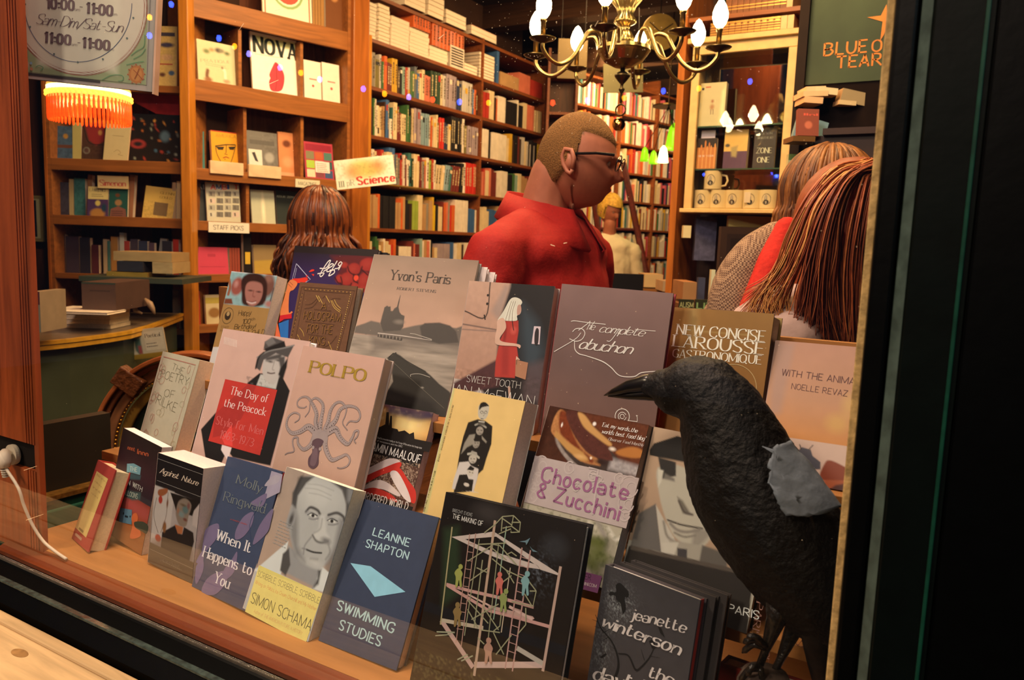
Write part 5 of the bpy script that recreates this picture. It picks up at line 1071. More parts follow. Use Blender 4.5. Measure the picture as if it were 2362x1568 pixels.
# top rows: piles lying flat
def pile(o, u, n, w, d, z, cols, th, label, group, cat='book', lab_each=True, rnd=random.Random(3), top=None, pages_out=True):
    """books lying flat on one another, fore-edges towards the room"""
    zz = z
    for i, c in enumerate(cols):
        t = th*rnd.uniform(.85, 1.15); uu = Vector(u); ang = math.atan2(uu.y, uu.x)
        m = Matrix.Translation((o[0]+uu.x*rnd.uniform(-.006, .006), o[1]+uu.y*rnd.uniform(-.006, .006), zz)) @ Matrix.Rotation(ang, 4, 'Z')
        key = ('flat', round(w, 3), round(d, 3), round(t, 3), c)
        b = MB().box((0, 0, 0), (w, d, .0012)).box((0, 0, t-.0012), (w, d, t)).box((0, d-.0015, .0012), (w, d, t-.0012)).build('magazine' if 'magazine' in label else 'book', mat('cloth_'+PAL[c][1], PAL[c][1], .6, amt=.1), mtx=m)
        MB().box((.002, .002, .0012), (w-.002, d-.0015, t-.0012)).build('page_block', PAPER, parent=b)
        if i == 0: pos = 'at the bottom'
        elif i == len(cols)-1: pos = 'on top'
        else: pos = ORD[i]+' from the bottom'
        mg = 'magazine' if 'magazine' in label else 'book'; tag(b, f"{PAL[c][0]} {mg} {pos} of {label}", mg, group); zz += t+.0003
    return zz
def lbx(px, py): return colY(px, py)-0
for k, (pa, pb, cols, lab) in enumerate(((905, 948, 'wwwwwwww', 'the left white pile, upper long shelf'), (948, 994, 'wwwwwww', 'the middle white pile, upper long shelf'), (994, 1038, 'wwww', 'the right white pile, upper long shelf'),
                                   (838, 872, 'weweweweee', 'the ragged magazine pile, upper long shelf'), (876, 903, 'VcVcVcVcVc', 'the greenish magazine pile, upper long shelf'), (1074, 1106, 'kdC', 'the dark pile right of the grille box'), (1110, 1146, 'dkdkCdkd', 'the dark brown pile by the bay end'))):
    a, b = colY(pa, 100), colY(pb, 100); pile((BX-.01, a), (0, 1, 0), NN, b-a-.006, .2, SH[9]+.0005, cols, .0225 if k < 3 else .022, lab, 'flat piles on the long bookcase', rnd=random.Random(k))
def upright_on(y0, y1, z, h, codes, where, seed=1):
    w = (y1-y0)/len(codes); rnd = random.Random(seed)
    for i, c in enumerate(codes): shelf_book((BX-.006, Y0), (0, 1, 0), NN, y0-Y0+i*w, w-.002, h*rnd.uniform(.95, 1), z, c, where, 'orange paperbacks on the long bookcase', 0, .14, None, rnd)
a, b = colY(956, 60), colY(996, 60); upright_on(a, b, SH[9]+.168, .10, 'oooooo', 'white pile, upper tier', 2)
a, b = colY(1000, 80), colY(1074, 80); upright_on(a, b, SH[9]+.102, .15, 'oOoooOooo', 'right white pile', 3)
gb = empty('box', (BX-.005, colY(1040, 130), SH[9]), 'small white box with dark slotted front among the piles on upper shelf', 'box')
w_ = colY(1072, 130)-colY(1040, 130); MB().box((-.12, 0, 0), (0, w_, .15)).build('box_body', mat('white_card', 'd8cfc0', .7), parent=gb)
for i in range(7): MB().box((0, .012, .02+i*.018), (.001, w_-.012, .029+i*.018)).build('slot', mat('dark_slot', '2a1d18', .9), parent=gb)
for pa, pb, h, c, lab in ((1147, 1153, .24, 'b', 'tall dark blue book at the end of the upper long shelf'), (1156, 1200, .10, 'C', 'worn tan bundle of papers beyond the blue book on the upper shelf'), (1200, 1226, .15, 'O', 'salmon folder near the far end of the upper shelf'), (1228, 1254, .13, 'r', 'red box file at the far end of the upper shelf')):
    a, b = colY(pa, 170), colY(pb, 170); t = MB().box((-.18, 0, 0), (0, b-a-.003, h)).build('box_file' if c != 'b' else 'book', mat('cloth_'+PAL[c][1], PAL[c][1], .6, amt=.1), loc=(BX-.008, a, SH[9]+.0005)); tag(t, lab, 'box file' if c != 'b' else 'book')
for pa, pb, codes, th, lab in ((935, 985, 'wCw', .03, 'the pale pile on the bookcase top'), (990, 1028, 'CCdC', .035, 'the tan pile on the bookcase top'), (1032, 1080, 'wkw', .03, 'the long pale pile on the bookcase top'), (1090, 1150, 'wO', .03, 'the salmon-topped pile, bookcase top')):
    a, b = colY(pa, 40), colY(pb, 60); pile((BX-.01, a), (0, 1, 0), NN, b-a-.01, .22, 3.0315, codes, th, lab, 'piles on top of the long bookcase', rnd=random.Random(len(lab)))
# ---- planes of the two display cases on the left
def unit(A, Bp, name, label, zs, fascia, th, depth, mats_, top, dividers=(), cap=None):
    """open case: front runs A -> Bp; zs shelf tops; fascia board heights"""
    A = Vector((A[0], A[1], 0)); Bp = Vector((Bp[0], Bp[1], 0)); u = (Bp-A).normalized(); n = Vector((-u.y, u.x, 0)); L = (Bp-A).length
    r = empty(name, (A.x, A.y, 0), label, 'bookcase', rz=math.atan2(u.y, u.x))
    for z, fh in zip(zs, fascia):
        MB().box((0, .02, z-.022), (L, depth, z)).build('shelf', mats_, parent=r); MB().box((0, 0, z-fh), (L, .02, z+.004)).build('fascia', mats_, parent=r, bevel=.002)
    for x in (-.02, L): MB().box((x, 0, 0), (x+.02, depth, top)).build('side_panel', mats_, parent=r)
    MB().box((-.02, depth, 0), (L+.02, depth+.012, top)).build('back_panel', wood('dark_back_panel2', '5c3219', 'z'), parent=r)
    for x, z0, z1 in dividers: MB().box((x-.01, .03, z0), (x+.01, depth, z1)).build('divider', mats_, parent=r)
    return r, A, u, n, L
def hz(px, py, d): return at(px, py, d).z
MIDW = wood('warm_case_wood', '8e5a2c', 'x', rough=.4, amt=.25, scale=14)
A1 = at(447, 400, 4.0); B1 = at(800, 400, 4.62)
zs = [hz(447, y, 4.0) for y in (3, 187, 388, 510, 636, 757, 880, 1010)]
NV, nA, nu, nn, nL = unit(A1, B1, 'bookcase', 'open wooden display case with face-out magazines left of the long bookcase', zs, [.10, .10, .055, .045, .04, .04, .04, .04], .02, .25, MIDW, 3.1)
def along(px, py, A, u, n, out):  # distance along a case for a photo column
    r = ray(px, py); q = A+n*out; return ((EYE.x-q.x)*r.y-(EYE.y-q.y)*r.x)/(u.x*r.y-u.y*r.x)
def nx_(px, py=200, out=0): return along(px, py, nA, nu, nn, out)
for px, i0, i1 in ((560, 1, 0), (702, 1, 0), (570, 2, 1), (703, 2, 1), (575, 3, 2)):
    MB().box((nx_(px)-.009, .03, zs[i0]), (nx_(px)+.009, .25, zs[i0-1]-.1 if i0 <= 2 else zs[i0-1]-.055)).build('divider', MIDW, parent=NV)
MB().box((nL+.02, -.03, 0), (nL+.13, .24, 3.2)).build('end_post', POSTW, parent=NV, bevel=.006)
MB().box((nL+.13, -.02, 0), (nL+.155, .24, 2.72)).build('golden_edge', GOLDW, parent=NV, bevel=.004)
# left case faces the camera
A0 = at(118, 400, 3.95); B0 = at(421, 412, 3.95)
zl = [hz(410, y, 3.95) for y in (205, 376, 506, 642, 767, 890)]
LC, lA, lu, ln_, lL = unit(A0, B0, 'bookcase', 'open wooden case with face-out books at the far left', zl, [.03, .055, .045, .025, .025, .03], .02, .26, MIDW, 3.1)
MB().box((lL+.012, -.05, 0), (lL+.062, .03, 3.2)).build('golden_post', GOLDW, parent=LC, bevel=.005)
MB().box((-.03, -.005, 0), (-.018, .03, 3.1)).build('edge_post', POSTW, parent=LC)
def lx_(px, py=400, out=0):
    return along(px, py, lA, lu, ln_, out)
def face(un, x0, x1, ytop, zi, th, label, base, paint=None, out=.06, tilt=8, name='book', spine=None, group=None, rz=0, cat='book'):
    if 'magazine' in label:
        name = 'magazine'
        cat = 'magazine'
    (A, u, n, fx, zz) = {'N': (nA, nu, nn, nx_, zs), 'L': (lA, lu, ln_, lx_, zl)}[un]
    a, b = fx(x0, ytop+40, out), fx(x1, ytop+40, out); z = zz[zi] if isinstance(zi, int) else zi
    p = A+u*((a+b)/2)+n*out; r = ray((x0+x1)/2, ytop); t = ((p.x-EYE.x)*n.x+(p.y-EYE.y)*n.y)/(r.x*n.x+r.y*n.y); H = (EYE+r*t).z-z; W = (b-a)
    q = A+u*a+n*out
    m = Matrix.Translation((q.x, q.y, z+.0008)) @ Matrix.Rotation(math.atan2(u.y, u.x), 4, 'Z') @ Matrix.Rotation(math.radians(rz), 4, 'Y') @ Matrix.Rotation(math.radians(-tilt), 4, 'X')
    root = empty(name, label=label, cat=cat, group=group, mtx=m)
    cv = PCs(W, H, m, base, 44)
    if paint: paint(cv)
    cv.build(root, M=Matrix.Translation((0, -.0004, 0)), mat_=None)
    s_ = spine or base
    MB().box((0, 0, 0), (W, .001, H)).build('cover_board', mat('room_board_'+s_, s_, .5, amt=.05), parent=root)
    if th > .004: MB().box((.0015, .001, .001), (W-.0015, th-.001, H-.001)).build('page_block', PAPER, parent=root); MB().box((0, th-.001, 0), (W, th, H)).build('back_cover', mat('room_board_'+s_, s_, .5, amt=.05), parent=root)
    return root
CALR = (1.0, 1.25, 1.7)
class PCs(PC):
    def __init__(s, *a): super().__init__(*a)
# ================================================================ FACE-OUT BOOKS IN THE TWO CASES (colours as photographed under the room lamps)
def nova(c):
    c.z(430, 0, 3.267); c.p([(505, 262), (845, 330), (845, 385), (500, 310)], 'd8cc8c', 3); c.t('NOVA', 512, 385, 828, 452, 112, '1c2420', 'fat'); c.ll([(515, 405), (700, 435)], 3, '8a7a6a')
    c.pp([(672, 468), (705, 500), (735, 560), (735, 630), (710, 685), (640, 682), (622, 620), (632, 590), (625, 560), (650, 500)], 'b03038', True); c.p([(672, 500), (690, 600), (680, 680)], 'd06058', 6); c.ll([(676, 480), (680, 600), (672, 680)], 5, '842028', True)
face('N', 583, 690, 80, 1, .012, 'large white magazine with bold black capitals and a red lip shape, middle of case', 'e6cdb8', nova, tilt=6)
def ducks(c):
    c.z(430, 0, 3.267)
    for x, y, r, q in ((150, 385, 24, '6a6a40'), (190, 375, 20, 'b07a50'), (240, 380, 26, '4a3830'), (265, 385, 20, '7a6a50'), (305, 405, 20, '5a5a38')): c.e(x, y, r, r*.7, q, 8)
    c.t('PRATIQUE', 110, 465, 335, 480, 22, '8a7c64', 'fine'); c.l([(160, 530), (155, 570), (165, 600)], 26, '6a3a20', 6); c.l([(270, 515), (290, 540), (295, 590), (310, 620)], 18, 'd8c8a8', 4); c.e(270, 512, 10, 10, '7a5a40', 3); c.e(165, 600, 30, 20, '8a5030', 8); c.e(305, 615, 26, 16, 'b08060', 6); c.lines(.2, .8, .52, 2, .04, .012, 'S9a8a6c')
face('N', 457, 549, 97, 1, .015, 'cream picture book with two geese below small birds, left of the case', 'bfae84', ducks, tilt=5)
def pinkdot(c): c.rect(.3, .44, .75, .47, 'Sd0685c'); c.circ(.52, .62, .07, 'Sc05048')
face('N', 703, 742, 140, 1, .02, 'white book with small red flower, left one of the pair by the end post', 'e8c2ac', pinkdot, tilt=4); face('N', 745, 785, 146, 1, .02, 'white book with small red flower, right one of the pair by the end post', 'e8c2ac', pinkdot, tilt=4)
def melon(c): c.circ(.5, .35, .33, 'S8a9a60'); c.circ(.5, .34, .29, 'Se0c8a8'); c.circ(.5, .33, .26, 'Sc04838'); c.line([(.05, 0), (.05, 1)], .03, 'Sc86850'); c.line([(.95, 0), (.95, 1)], .03, 'Sc86850')
face('N', 606, 720, -60, 0, .01, 'white cover with round green and red fruit on the topmost visible shelf', 'e4c8a8', melon, tilt=4)
face('N', 722, 748, -60, 0, .02, 'brown ribbed spine standing right of the fruit cover', '9a6634', lambda c: [c.line([(x, 0), (x, 1)], .06, 'S6e4522') for x in (.2, .45, .7)], tilt=2); face('N', 752, 796, -50, 0, .02, 'dark portrait cover on the topmost shelf beside the end post', '6e3c1e', lambda c: (c.E(.45, .35, .2, .2, 'b07040', .05)), tilt=2)
def orangeface(c):
    c.z(430, 0, 3.267); c.grad('a83426', 'a83426', 0, .03); c.t("AMERICA'S", 222, 1030, 400, 1045, 24, '9a7020', 'sans'); k = '2c2010'
    c.ll([(218, 1095), (230, 1160), (262, 1220), (290, 1250), (330, 1230), (355, 1160), (370, 1095)], 5, k, True); c.ll([(220, 1100), (300, 1090), (370, 1092)], 8, k); c.pp([(222, 1105), (285, 1105), (275, 1130), (240, 1128)], k); c.pp([(315, 1105), (368, 1105), (355, 1130), (325, 1128)], k); c.ll([(300, 1095), (298, 1150), (285, 1160), (310, 1165)], 5, k); c.ll([(275, 1190), (298, 1182), (322, 1192)], 7, '7a2c18'); c.cc(290, 1200, 4, k)
face('N', 490, 561, 303, 2, .022, 'orange book with a line-drawn face in dark glasses', 'd28a20', orangeface, tilt=6, spine='a83426', out=.09)
face('N', 449, 472, 302, 2, .02, 'teal book at the left edge behind the orange face book', '3f6a62', None, tilt=2, out=.12)
def greymag(c): c.rect(.05, .42, .48, .82, 'Sc8b8a8'); c.poly([(.15, .5), (.25, .48), (.3, .6), (.35, .7), (.25, .68)], 'S3a3030'); c.noise(.3, 14, 2, mask=(c.X > .5)); c.E(.72, .58, .15, .15, '9a8c82', .04); c.rect(.1, .1, .9, .14, 'S6e625a'); c.rect(.1, .2, .9, .3, 'S5a504a')
face('N', 572, 643, 303, 2, .01, 'grey magazine with two small photographs on its cover', '6c6058', greymag, tilt=6, out=.08)
face('N', 645, 687, 305, 2, .01, 'skin-toned magazine cover partly behind the grey one', 'c8784c', lambda c: (c.E(.45, .25, .22, .18, '6a3420', .06), c.E(.5, .65, .3, .25, 'd88a60', .1), c.grad('e0a888', 'e0a888', .88, 1)), tilt=5, out=.1)
def comicmag(c):
    c.rect(.05, .05, .95, .22, 'S8a2030')
    for i, q in enumerate(('7a6a4c', 'b05030', '4c6a5c', '9aa83c', 'd0a8a0', '30504c', 'c0b090', '7a3c40', '3c4c6a')): c.rect(.05+.31*(i % 3), .25+.24*(i//3), .33+.31*(i % 3), .46+.24*(i//3), 'S'+q)
    c.rect(.35, .5, .85, .8, 'Se0c0b0'); c.lines(.4, .8, .55, 5, .05, .02, 'S8a6a60')
face('N', 706, 772, 328, 2, .008, 'red-framed comics magazine beside the science sign', 'a83440', comicmag, tilt=8, out=.05)
for a, b, t, l in ((480, 558, 393, 'left'), (570, 646, 398, 'right')):
    q = nA+nu*nx_(a)+nn*(-.012); w = nx_(b)-nx_(a); o = MB().box((0, 0, -.03), (w, .02, .035), Matrix.Rotation(math.atan2(nu.y, nu.x), 4, 'Z')).build('leaflet_holder', mat('white_acrylic', 'd8c0a0', .3), loc=(q.x, q.y, zs[2]+.012), bevel=.002); tag(o, f'white leaflet holder clipped to the shelf edge, the {l} of two', 'holder')
def ambit(c):
    c.z(430, 400, 3.919); [c.t(ch, 222+i*52, 142, 262+i*52, 145, 42, q, 'bold') for i, (ch, q) in enumerate(zip('AMBIT', ('c03838', '34508c', 'c03838', '34508c', 'c84834')))]
    rnd = random.Random(1)
    for i in range(4):
        for j in range(4): x, y = 200+i*72, 160+j*62; c.pp([(x, y), (x+60, y+3), (x+60, y+50), (x, y+46)], rnd.choice(('9a8c7c', '8a7a6c', 'b8a894', '6c6056', 'c0a090'))); c.ll([(x+20, y+10), (x+24, y+40)], 14, '5c5048')
face('N', 478, 555, 421, 3, .008, 'magazine with red and blue capitals over a grid of grey photos', 'b8a68c', ambit, tilt=6, out=.05)
face('N', 448, 478, 421, 3, .008, 'dark grey magazine partly behind the red and blue titled one', '3c3834', lambda c: c.text('AI', .25, .85, .16, .12, 'Sc8b8a8', 'sans'), tilt=6, out=.08)
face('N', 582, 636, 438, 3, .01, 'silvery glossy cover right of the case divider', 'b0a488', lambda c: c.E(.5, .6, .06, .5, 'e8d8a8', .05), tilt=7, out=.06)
face('N', 640, 700, 440, 3, .01, 'dark green-black cover with small pale word, beside the silvery one', '2c2e2a', lambda c: (c.text('ISSUE ZERO', .05, .75, .2, .05, 'S9a9484', 'sans')), tilt=7, out=.08)
face('N', 452, 528, 570, 4, .05, 'thick pink hardback standing under the staff picks label', 'b83848', lambda c: (c.text('IIIIII', .4, .6, .35, .1, 'S8a2434', 'fine'), c.line([(.12, .72), (.9, .72)], .01, 'S8a2434')), tilt=8, out=.05, spine='a83040')
face('N', 530, 554, 572, 4, .03, 'stack of red-brown spines right of the pink hardback', '8c3c2c', lambda c: [c.line([(x, 0), (x, 1)], .06, 'S5c2418') for x in (.25, .5, .75)], tilt=2, out=.06)
face('N', 562, 580, 540, 4, .03, 'black spine with yellow label on the fourth shelf', '1c1614', lambda c: c.rect(.2, .45, .85, .75, 'Sc89830'), tilt=1, out=.06)
face('N', 587, 640, 565, 4, .02, 'tan and ochre cover half hidden by the long-haired visitor', '8a6a44', lambda c: c.P([(0, .55), (1, .5), (1, 1), (0, 1)], 'a88038', .03), tilt=6, out=.06)
face('N', 476, 514, 680, 5, .02, 'cream and brown cover on the low shelf at left', 'c0a074', lambda c: (c.E(.5, .62, .35, .3, '8a5c30', .06), c.rect(0, .1, 1, .3, 'Sa88a3c')), tilt=5, out=.05)
face('N', 449, 462, 672, 5, .03, 'narrow red spine at the left end of the low shelf', 'a03420', None, tilt=2, out=.05)
def lab(px0, px1, y0, y1, un, txt, label, out=-.006, paint=None, bg='d8c0a8', rot=0):
    (A, u, n, fx) = {'N': (nA, nu, nn, nx_), 'L': (lA, lu, ln_, lx_)}[un]; a, b = fx(px0), fx(px1); q = A+u*a+n*out
    r = ray(px0, y1); t = ((q.x-EYE.x)*n.x+(q.y-EYE.y)*n.y)/(r.x*n.x+r.y*n.y); z0 = (EYE+r*t).z; r = ray(px0, y0); z1 = (EYE+r*t).z
    m = Matrix.Translation((q.x, q.y, z0)) @ Matrix.Rotation(math.atan2(u.y, u.x), 4, 'Z') @ Matrix.Rotation(math.radians(rot), 4, 'Y')
    root = empty('sign', label=label, cat='sign', mtx=m); cv = PCs(b-a, z1-z0, m, bg, 40)
    if txt: cv.text(txt, .12, .85, .72, .42, 'S5c4c40', 'sans')
    if paint: paint(cv)
    cv.build(root, 'sign_face', M=Matrix.Translation((0, -.001, 0))); MB().box((0, 0, 0), (b-a, .003, z1-z0)).build('card', mat('card_'+bg, bg, .6), parent=root)
lab(475, 571, 511, 535, 'N', 'STAFF PICKS', 'white staff picks label on the shelf edge'); lab(680, 737, 412, 431, 'N', 'MAGAZINES', 'small white magazines label on the shelf edge', bg='c8b090')
def sci(c):
    c.noise(.04, 6); 
    for x, y, rx, ry, q in ((.5, .4, .3, .16, 'd8b060'), (.42, .3, .14, .1, 'a8b060'), (.6, .36, .2, .1, 'c89a50'), (.3, .45, .12, .1, 'c8784c'), (.72, .34, .1, .08, 'c06a44'), (.55, .5, .16, .06, 'b8a050')): c.E(x, y, rx, ry, q, .06, al=.7)
    c.noise(.3, 30, 3, mask=(c.Y < .65), col='7a6a3c'); c.text('Science', .36, .98, .9, .26, 'Sb83a30', 'fat'); c.text('lll', .05, .12, .92, .2, 'S6a6a58', 'fine'); c.text('plR', .18, .3, .9, .2, 'S6a6a58', 'fine')
p0 = at(778, 438, 4.25); m = Matrix((cr, -fw*-1, cu)).transposed().to_4x4()
uX = Vector((cr.x, cr.y, 0)).normalized(); m = Matrix((uX, Vector((-uX.y, uX.x, 0)), Vector((0, 0, 1)))).transposed().to_4x4() @ Matrix.Rotation(math.radians(-8), 4, 'Y'); m.translation = p0
sg = empty('sign', label='white sign reading Science under orange marbling, hung at the bookcase corner', cat='sign', mtx=m); W_ = 137/1800*4.25
cv = PCs(W_, 66/1800*4.25, m, 'dcc8ac', 120); sci(cv); cv.build(sg, 'sign_face', M=Matrix.Translation((0, -.001, 0))); MB().box((0, 0, 0), (W_, .008, 66/1800*4.25)).build('board', mat('card_sci', 'dcc8ac', .6), parent=sg); MB().box((W_*.2, .008, .02), (W_*.24, .30, .04)).build('bracket', MATS['dull_brass'], parent=sg)
# left case contents
def illus(c): c.rect(.1, .1, .9, .16, 'S4a3c44'); c.E(.5, .3, .35, .12, '4a3e50', .04); c.E(.5, .5, .3, .16, 'd8a070', .05); c.E(.75, .75, .15, .12, '506078', .03); c.E(.3, .78, .15, .1, '6a4030', .04); c.rect(.1, .6, .8, .62, 'Sb84838'); c.noise(.2, 14, 2)
face('L', 358, 405, 58, 0, .01, 'illustrated cream cover with blue and red figures beside the golden post', 'd8a860', illus, tilt=4)
face('L', 120, 166, 290, 1, .02, 'blue-grey picture book at the left end under the fringed lamp', '46566a', lambda c: (c.E(.65, .3, .12, .12, 'b07c34', .04), c.noise(.4, 8, 3), c.grad('6a4a40', '6a4a40', .55, .65)), tilt=4)
face('L', 166, 186, 282, 1, .03, 'cream-spined book beside the blue-grey one under fringed lamp', 'b8a060', None, tilt=3)
def fan(c): c.grad('5a3c34', '4c3a30', 0, 1); c.P([(.1, .1), (.9, 0), (.95, .5), (.6, .62), (.3, .5)], '8c2c28', .03); c.line([(.05, .15), (.3, .55), (.9, .6)], .03, 'S2a1c1c', True); c.E(.75, .3, .08, .1, 'b87840', .03); c.E(.2, .75, .14, .14, '7a6c5c', .02); c.E(.2, .75, .1, .1, '5a3c34', .02); c.noise(.3, 14, 5, mask=(c.Y > .6))
face('L', 186, 242, 276, 1, .02, 'dark cover with red fan shape under the fringed lamp', '5a3c34', fan, tilt=6)
face('L', 236, 292, 283, 1, .01, 'plain cream cover with thin script leaning in front of the red fan book', 'c8a878', lambda c: (c.lines(.3, .85, .3, 1, .02, .012, 'S8a6a48'), c.line([(.4, .75), (.55, .68), (.7, .75), (.6, .8), (.8, .82)], .012, 'S8a6a48', True)), tilt=8, out=.03, rz=3)
def floral(c):
    c.grad('1c1c20', '2c2420', 0, 1); r = random.Random(4)
    for i in range(30): c.E(r.uniform(.05, .95), r.uniform(.05, .95), r.uniform(.015, .05), r.uniform(.012, .03), r.choice(('b05c28', 'c88038', '8a8470', '486070', 'a03828', '6a6050')), .01, r.uniform(0, 90))
    c.E(.18, .62, .14, .08, 'b83c34', .02); c.E(.18, .62, .1, .05, '2a2020', .02); c.E(.7, .45, .09, .1, '5a6870', .03)
face('L', 294, 414, 262, 1, .02, 'large black cover strewn with small bright flowers and fish', '1c1c20', floral, tilt=5)
for k, (a, b, y, c_, l) in enumerate(((124, 158, 420, '3c3640', 'dark mottled book at the left end of the second case shelf'), (159, 169, 413, 'a88c60', 'narrow cream spine on the second case shelf'), (170, 196, 411, '3c6460', 'teal cover on the second case shelf'), (196, 206, 402, '8c5c3c', 'tan board leaning left of the face-out covers'), (292, 304, 402, '9a6040', 'tan board leaning right of the face-out covers'), (397, 405, 420, 'a8805c', 'thin tan spine near the golden post'), (407, 416, 418, 'c09a6c', 'thin cream spine against the golden post'))):  # first cover is dark and mottled
    face('L', a, b, y, 2, .03, l, c_, (lambda c: (c.noise(.3, 6, 1))) if k in (0, 2) else None, tilt=2, out=.07, rz=4 if k in (3, 4) else 0)
lab(215, 287, 404, 433, 'L', None, 'cream author-name card with red lettering above two face-out covers', out=.04, paint=lambda c: c.text('Simenon', .08, .9, .8, .45, 'Sc05848', 'serif', tw=1.2), bg='d8b078')
face('L', 200, 248, 430, 2, .015, 'cover with a yellow half-figure under pale title panel, left of two', '4a3050', lambda c: (c.rect(.02, 0, 1, .42, 'Sd0b070'), c.text('LAWRENCE', .1, .9, .16, .1, 'S6a5840', 'serif'), c.lines(.2, .8, .25, 2, .06, .02, 'S6a5840'), c.E(.5, .55, .12, .13, 'c8a858', .03), c.E(.5, .9, .35, .25, 'a87038', .05), c.E(.8, .7, .12, .2, '283848', .04)), tilt=6, out=.04)
face('L', 250, 293, 433, 2, .015, 'dark green cover with a small brown figure, right of two', '284a40', lambda c: (c.E(.45, .25, .12, .1, '6a3c24', .03), c.E(.5, .5, .18, .16, '9a6c44', .04), c.poly([(.1, .72), (.5, .62), (.9, .72), (.95, .98), (.05, .98)], 'S7c4a3c'), c.lines(.15, .85, .78, 3, .07, .03, 'S4a2c28')), tilt=6, out=.04)
face('L', 326, 396, 427, 2, .02, 'yellowed paper cover with small engraved picture, leaning back', 'd0a050', lambda c: (c.text('GLENN', .5, .95, .2, .07, 'S8a6428', 'serif'), c.text('GOULD', .5, .9, .33, .07, 'S8a6428', 'serif'), c.rect(.35, .46, .8, .86, 'S7a5c3c'), c.noise(.3, 20, 1, mask=(c.Y > .45))), tilt=9, out=.05, rz=5)
LOW = [(120, 150, 540, '3c3440'), (152, 182, 545, '44384a'), (184, 208, 548, '302c3c'), (212, 228, 565, '5c2c34'), (238, 247, 552, 'b89878'), (248, 254, 556, '4c7068'), (256, 271, 546, 'b0763c'), (276, 286, 537, 'c8b8a0'), (287, 299, 556, 'a83c30'), (301, 318, 552, '4a3a40'), (320, 340, 556, '3a3a48'), (344, 356, 560, '584048'), (358, 372, 548, '8a7c70'), (374, 396, 556, '3c3438'), (399, 412, 552, 'b83424')]
for k, (a, b, y, c_) in enumerate(LOW):
    nm = {'b': 'worn'}.get('x', '')
    cols = ['dusky plum', 'violet-brown', 'ink blue', 'wine red', 'pale buff', 'sea green', 'tan orange', 'off-white', 'brick red', 'dim mauve', 'slate', 'dim maroon', 'grey-tan', 'charcoal', 'vivid red']
    face('L', a, b, y, 3, .03, f'{cols[k]} spine on the third shelf of the far left case', c_, None, tilt=1, out=.09, rz=(8 if k == 12 else 0))
for k, (a, b, y, c_, l) in enumerate(((398, 412, 668, '7a6058', 'grey-brown spine low in the far left case'), (400, 414, 740, 'b06038', 'orange spine low in the far left case'))): face('L', a, b, y, 4, .03, l, c_, None, tilt=1, out=.05)
# counter with brass-edged curved top in front of the left case
YEL = mat('brass_edge_strip', 'd8a430', .3, .3, scale=30); GRN = mat('grey_green_counter', '3c4434', .45, amt=.2, scale=4)
ct = empty('counter', at(250, 800, 2.9)*1, 'green shop counter with curved brass-edged top at the left', 'counter'); cl = ct.location.copy(); ct.location = (cl.x, cl.y, 0)
zc = 1.12
pts = [on(px, py, 2, zc) for px, py in ((-60, 795), (75, 789), (170, 780), (250, 770), (300, 762), (350, 748), (421, 722))]
fr_ = [Vector((p.x-ct.location.x, p.y-ct.location.y, 0)) for p in pts]
def strip(off0, off1, z0, z1, name, m):
    mb = MB(); vs = []
    for i, p in enumerate(fr_):
        a, b = fr_[max(i-1, 0)], fr_[min(i+1, len(fr_)-1)]; t = (b-a).normalized(); n = Vector((-t.y, t.x, 0))
        q0, q1 = p+n*off0, p+n*off1; vs += [(q0.x, q0.y, z0), (q1.x, q1.y, z0), (q1.x, q1.y, z1), (q0.x, q0.y, z1)]
    k = len(fr_); fs = [(4*i+j, 4*i+(j+1) % 4, 4*i+4+(j+1) % 4, 4*i+4+j) for i in range(k-1) for j in range(4)]
    mb.add(vs, [tuple(reversed(f)) for f in fs]+[(0, 1, 2, 3), (4*k-1, 4*k-2, 4*k-3, 4*k-4)]); return mb.build(name, m, parent=ct)
strip(-.008, .012, zc-.014, zc, 'edge_strip', YEL); strip(-.004, .012, zc-.034, zc-.018, 'edge_strip', YEL); strip(.012, .45, zc-.035, zc-.001, 'counter_top', mat('counter_top_laminate', '6a5a48', .3)); strip(.03, .42, 0, zc-.036, 'counter_body', GRN)
def cnt(px, py, dz=0): p = on(px, py, 2, zc+dz); return p
pp_ = on(115, 752, 2, zc); a_ = math.atan2(uX.y, uX.x)
zz = pile(on(118, 754, 2, zc), uX, (0, 1, 0), .25, .17, zc+.0005, 'wwww', .018, 'the white pile on the counter', 'white books on the counter', rnd=random.Random(8))
pile(on(134, 738, 2, zc+.05), uX, (0, 1, 0), .20, .15, zz+.0005, 'w', .01, 'the thin pair on that white counter pile', 'white books on the counter', rnd=random.Random(9))
def standing(name, px0, px1, py0, py1, d, th, label, cat, base, paint=None, tilt=0, rz=0, res=40, body=None, floor=None):
    """upright flat thing facing the camera at distance d"""
    p = at(px0, py1, d); W = (px1-px0)/F_PX*d; H = (py1-py0)/F_PX*d; u = Vector((cr.x, cr.y, 0)).normalized()
    m = Matrix.Translation(p) @ Matrix.Rotation(math.atan2(u.y, u.x), 4, 'Z') @ Matrix.Rotation(math.radians(rz), 4, 'Y') @ Matrix.Rotation(math.radians(-tilt), 4, 'X')
    root = empty(name, label=label, cat=cat, mtx=m); cv = PCs(W, H, m, base, res)
    if paint: paint(cv)
    cv.build(root, 'front_face', M=Matrix.Translation((0, -.0006, 0))); MB().box((0, 0, 0), (W, th, H)).build('body', mat('body_'+(body or base), body or base, .6, amt=.1), parent=root); return root
standing('book', 74, 95, 672, 766, 2.75, .16, 'upright grey book with PARIS down its spine on the counter', 'book', '8c7c64', lambda c: (c.grad('6a4044', '6a4044', 0, .32), c.E(.5, .16, .25, .1, 'b09098', .03), c.text('PARIS', .3, .72, .8, .06, 'S3c3430', 'sans', rot=0) if False else [c.text(ch, .35, .65, .45+i*.1, .06, 'S3c3430', 'sans') for i, ch in enumerate('PARIS')]))
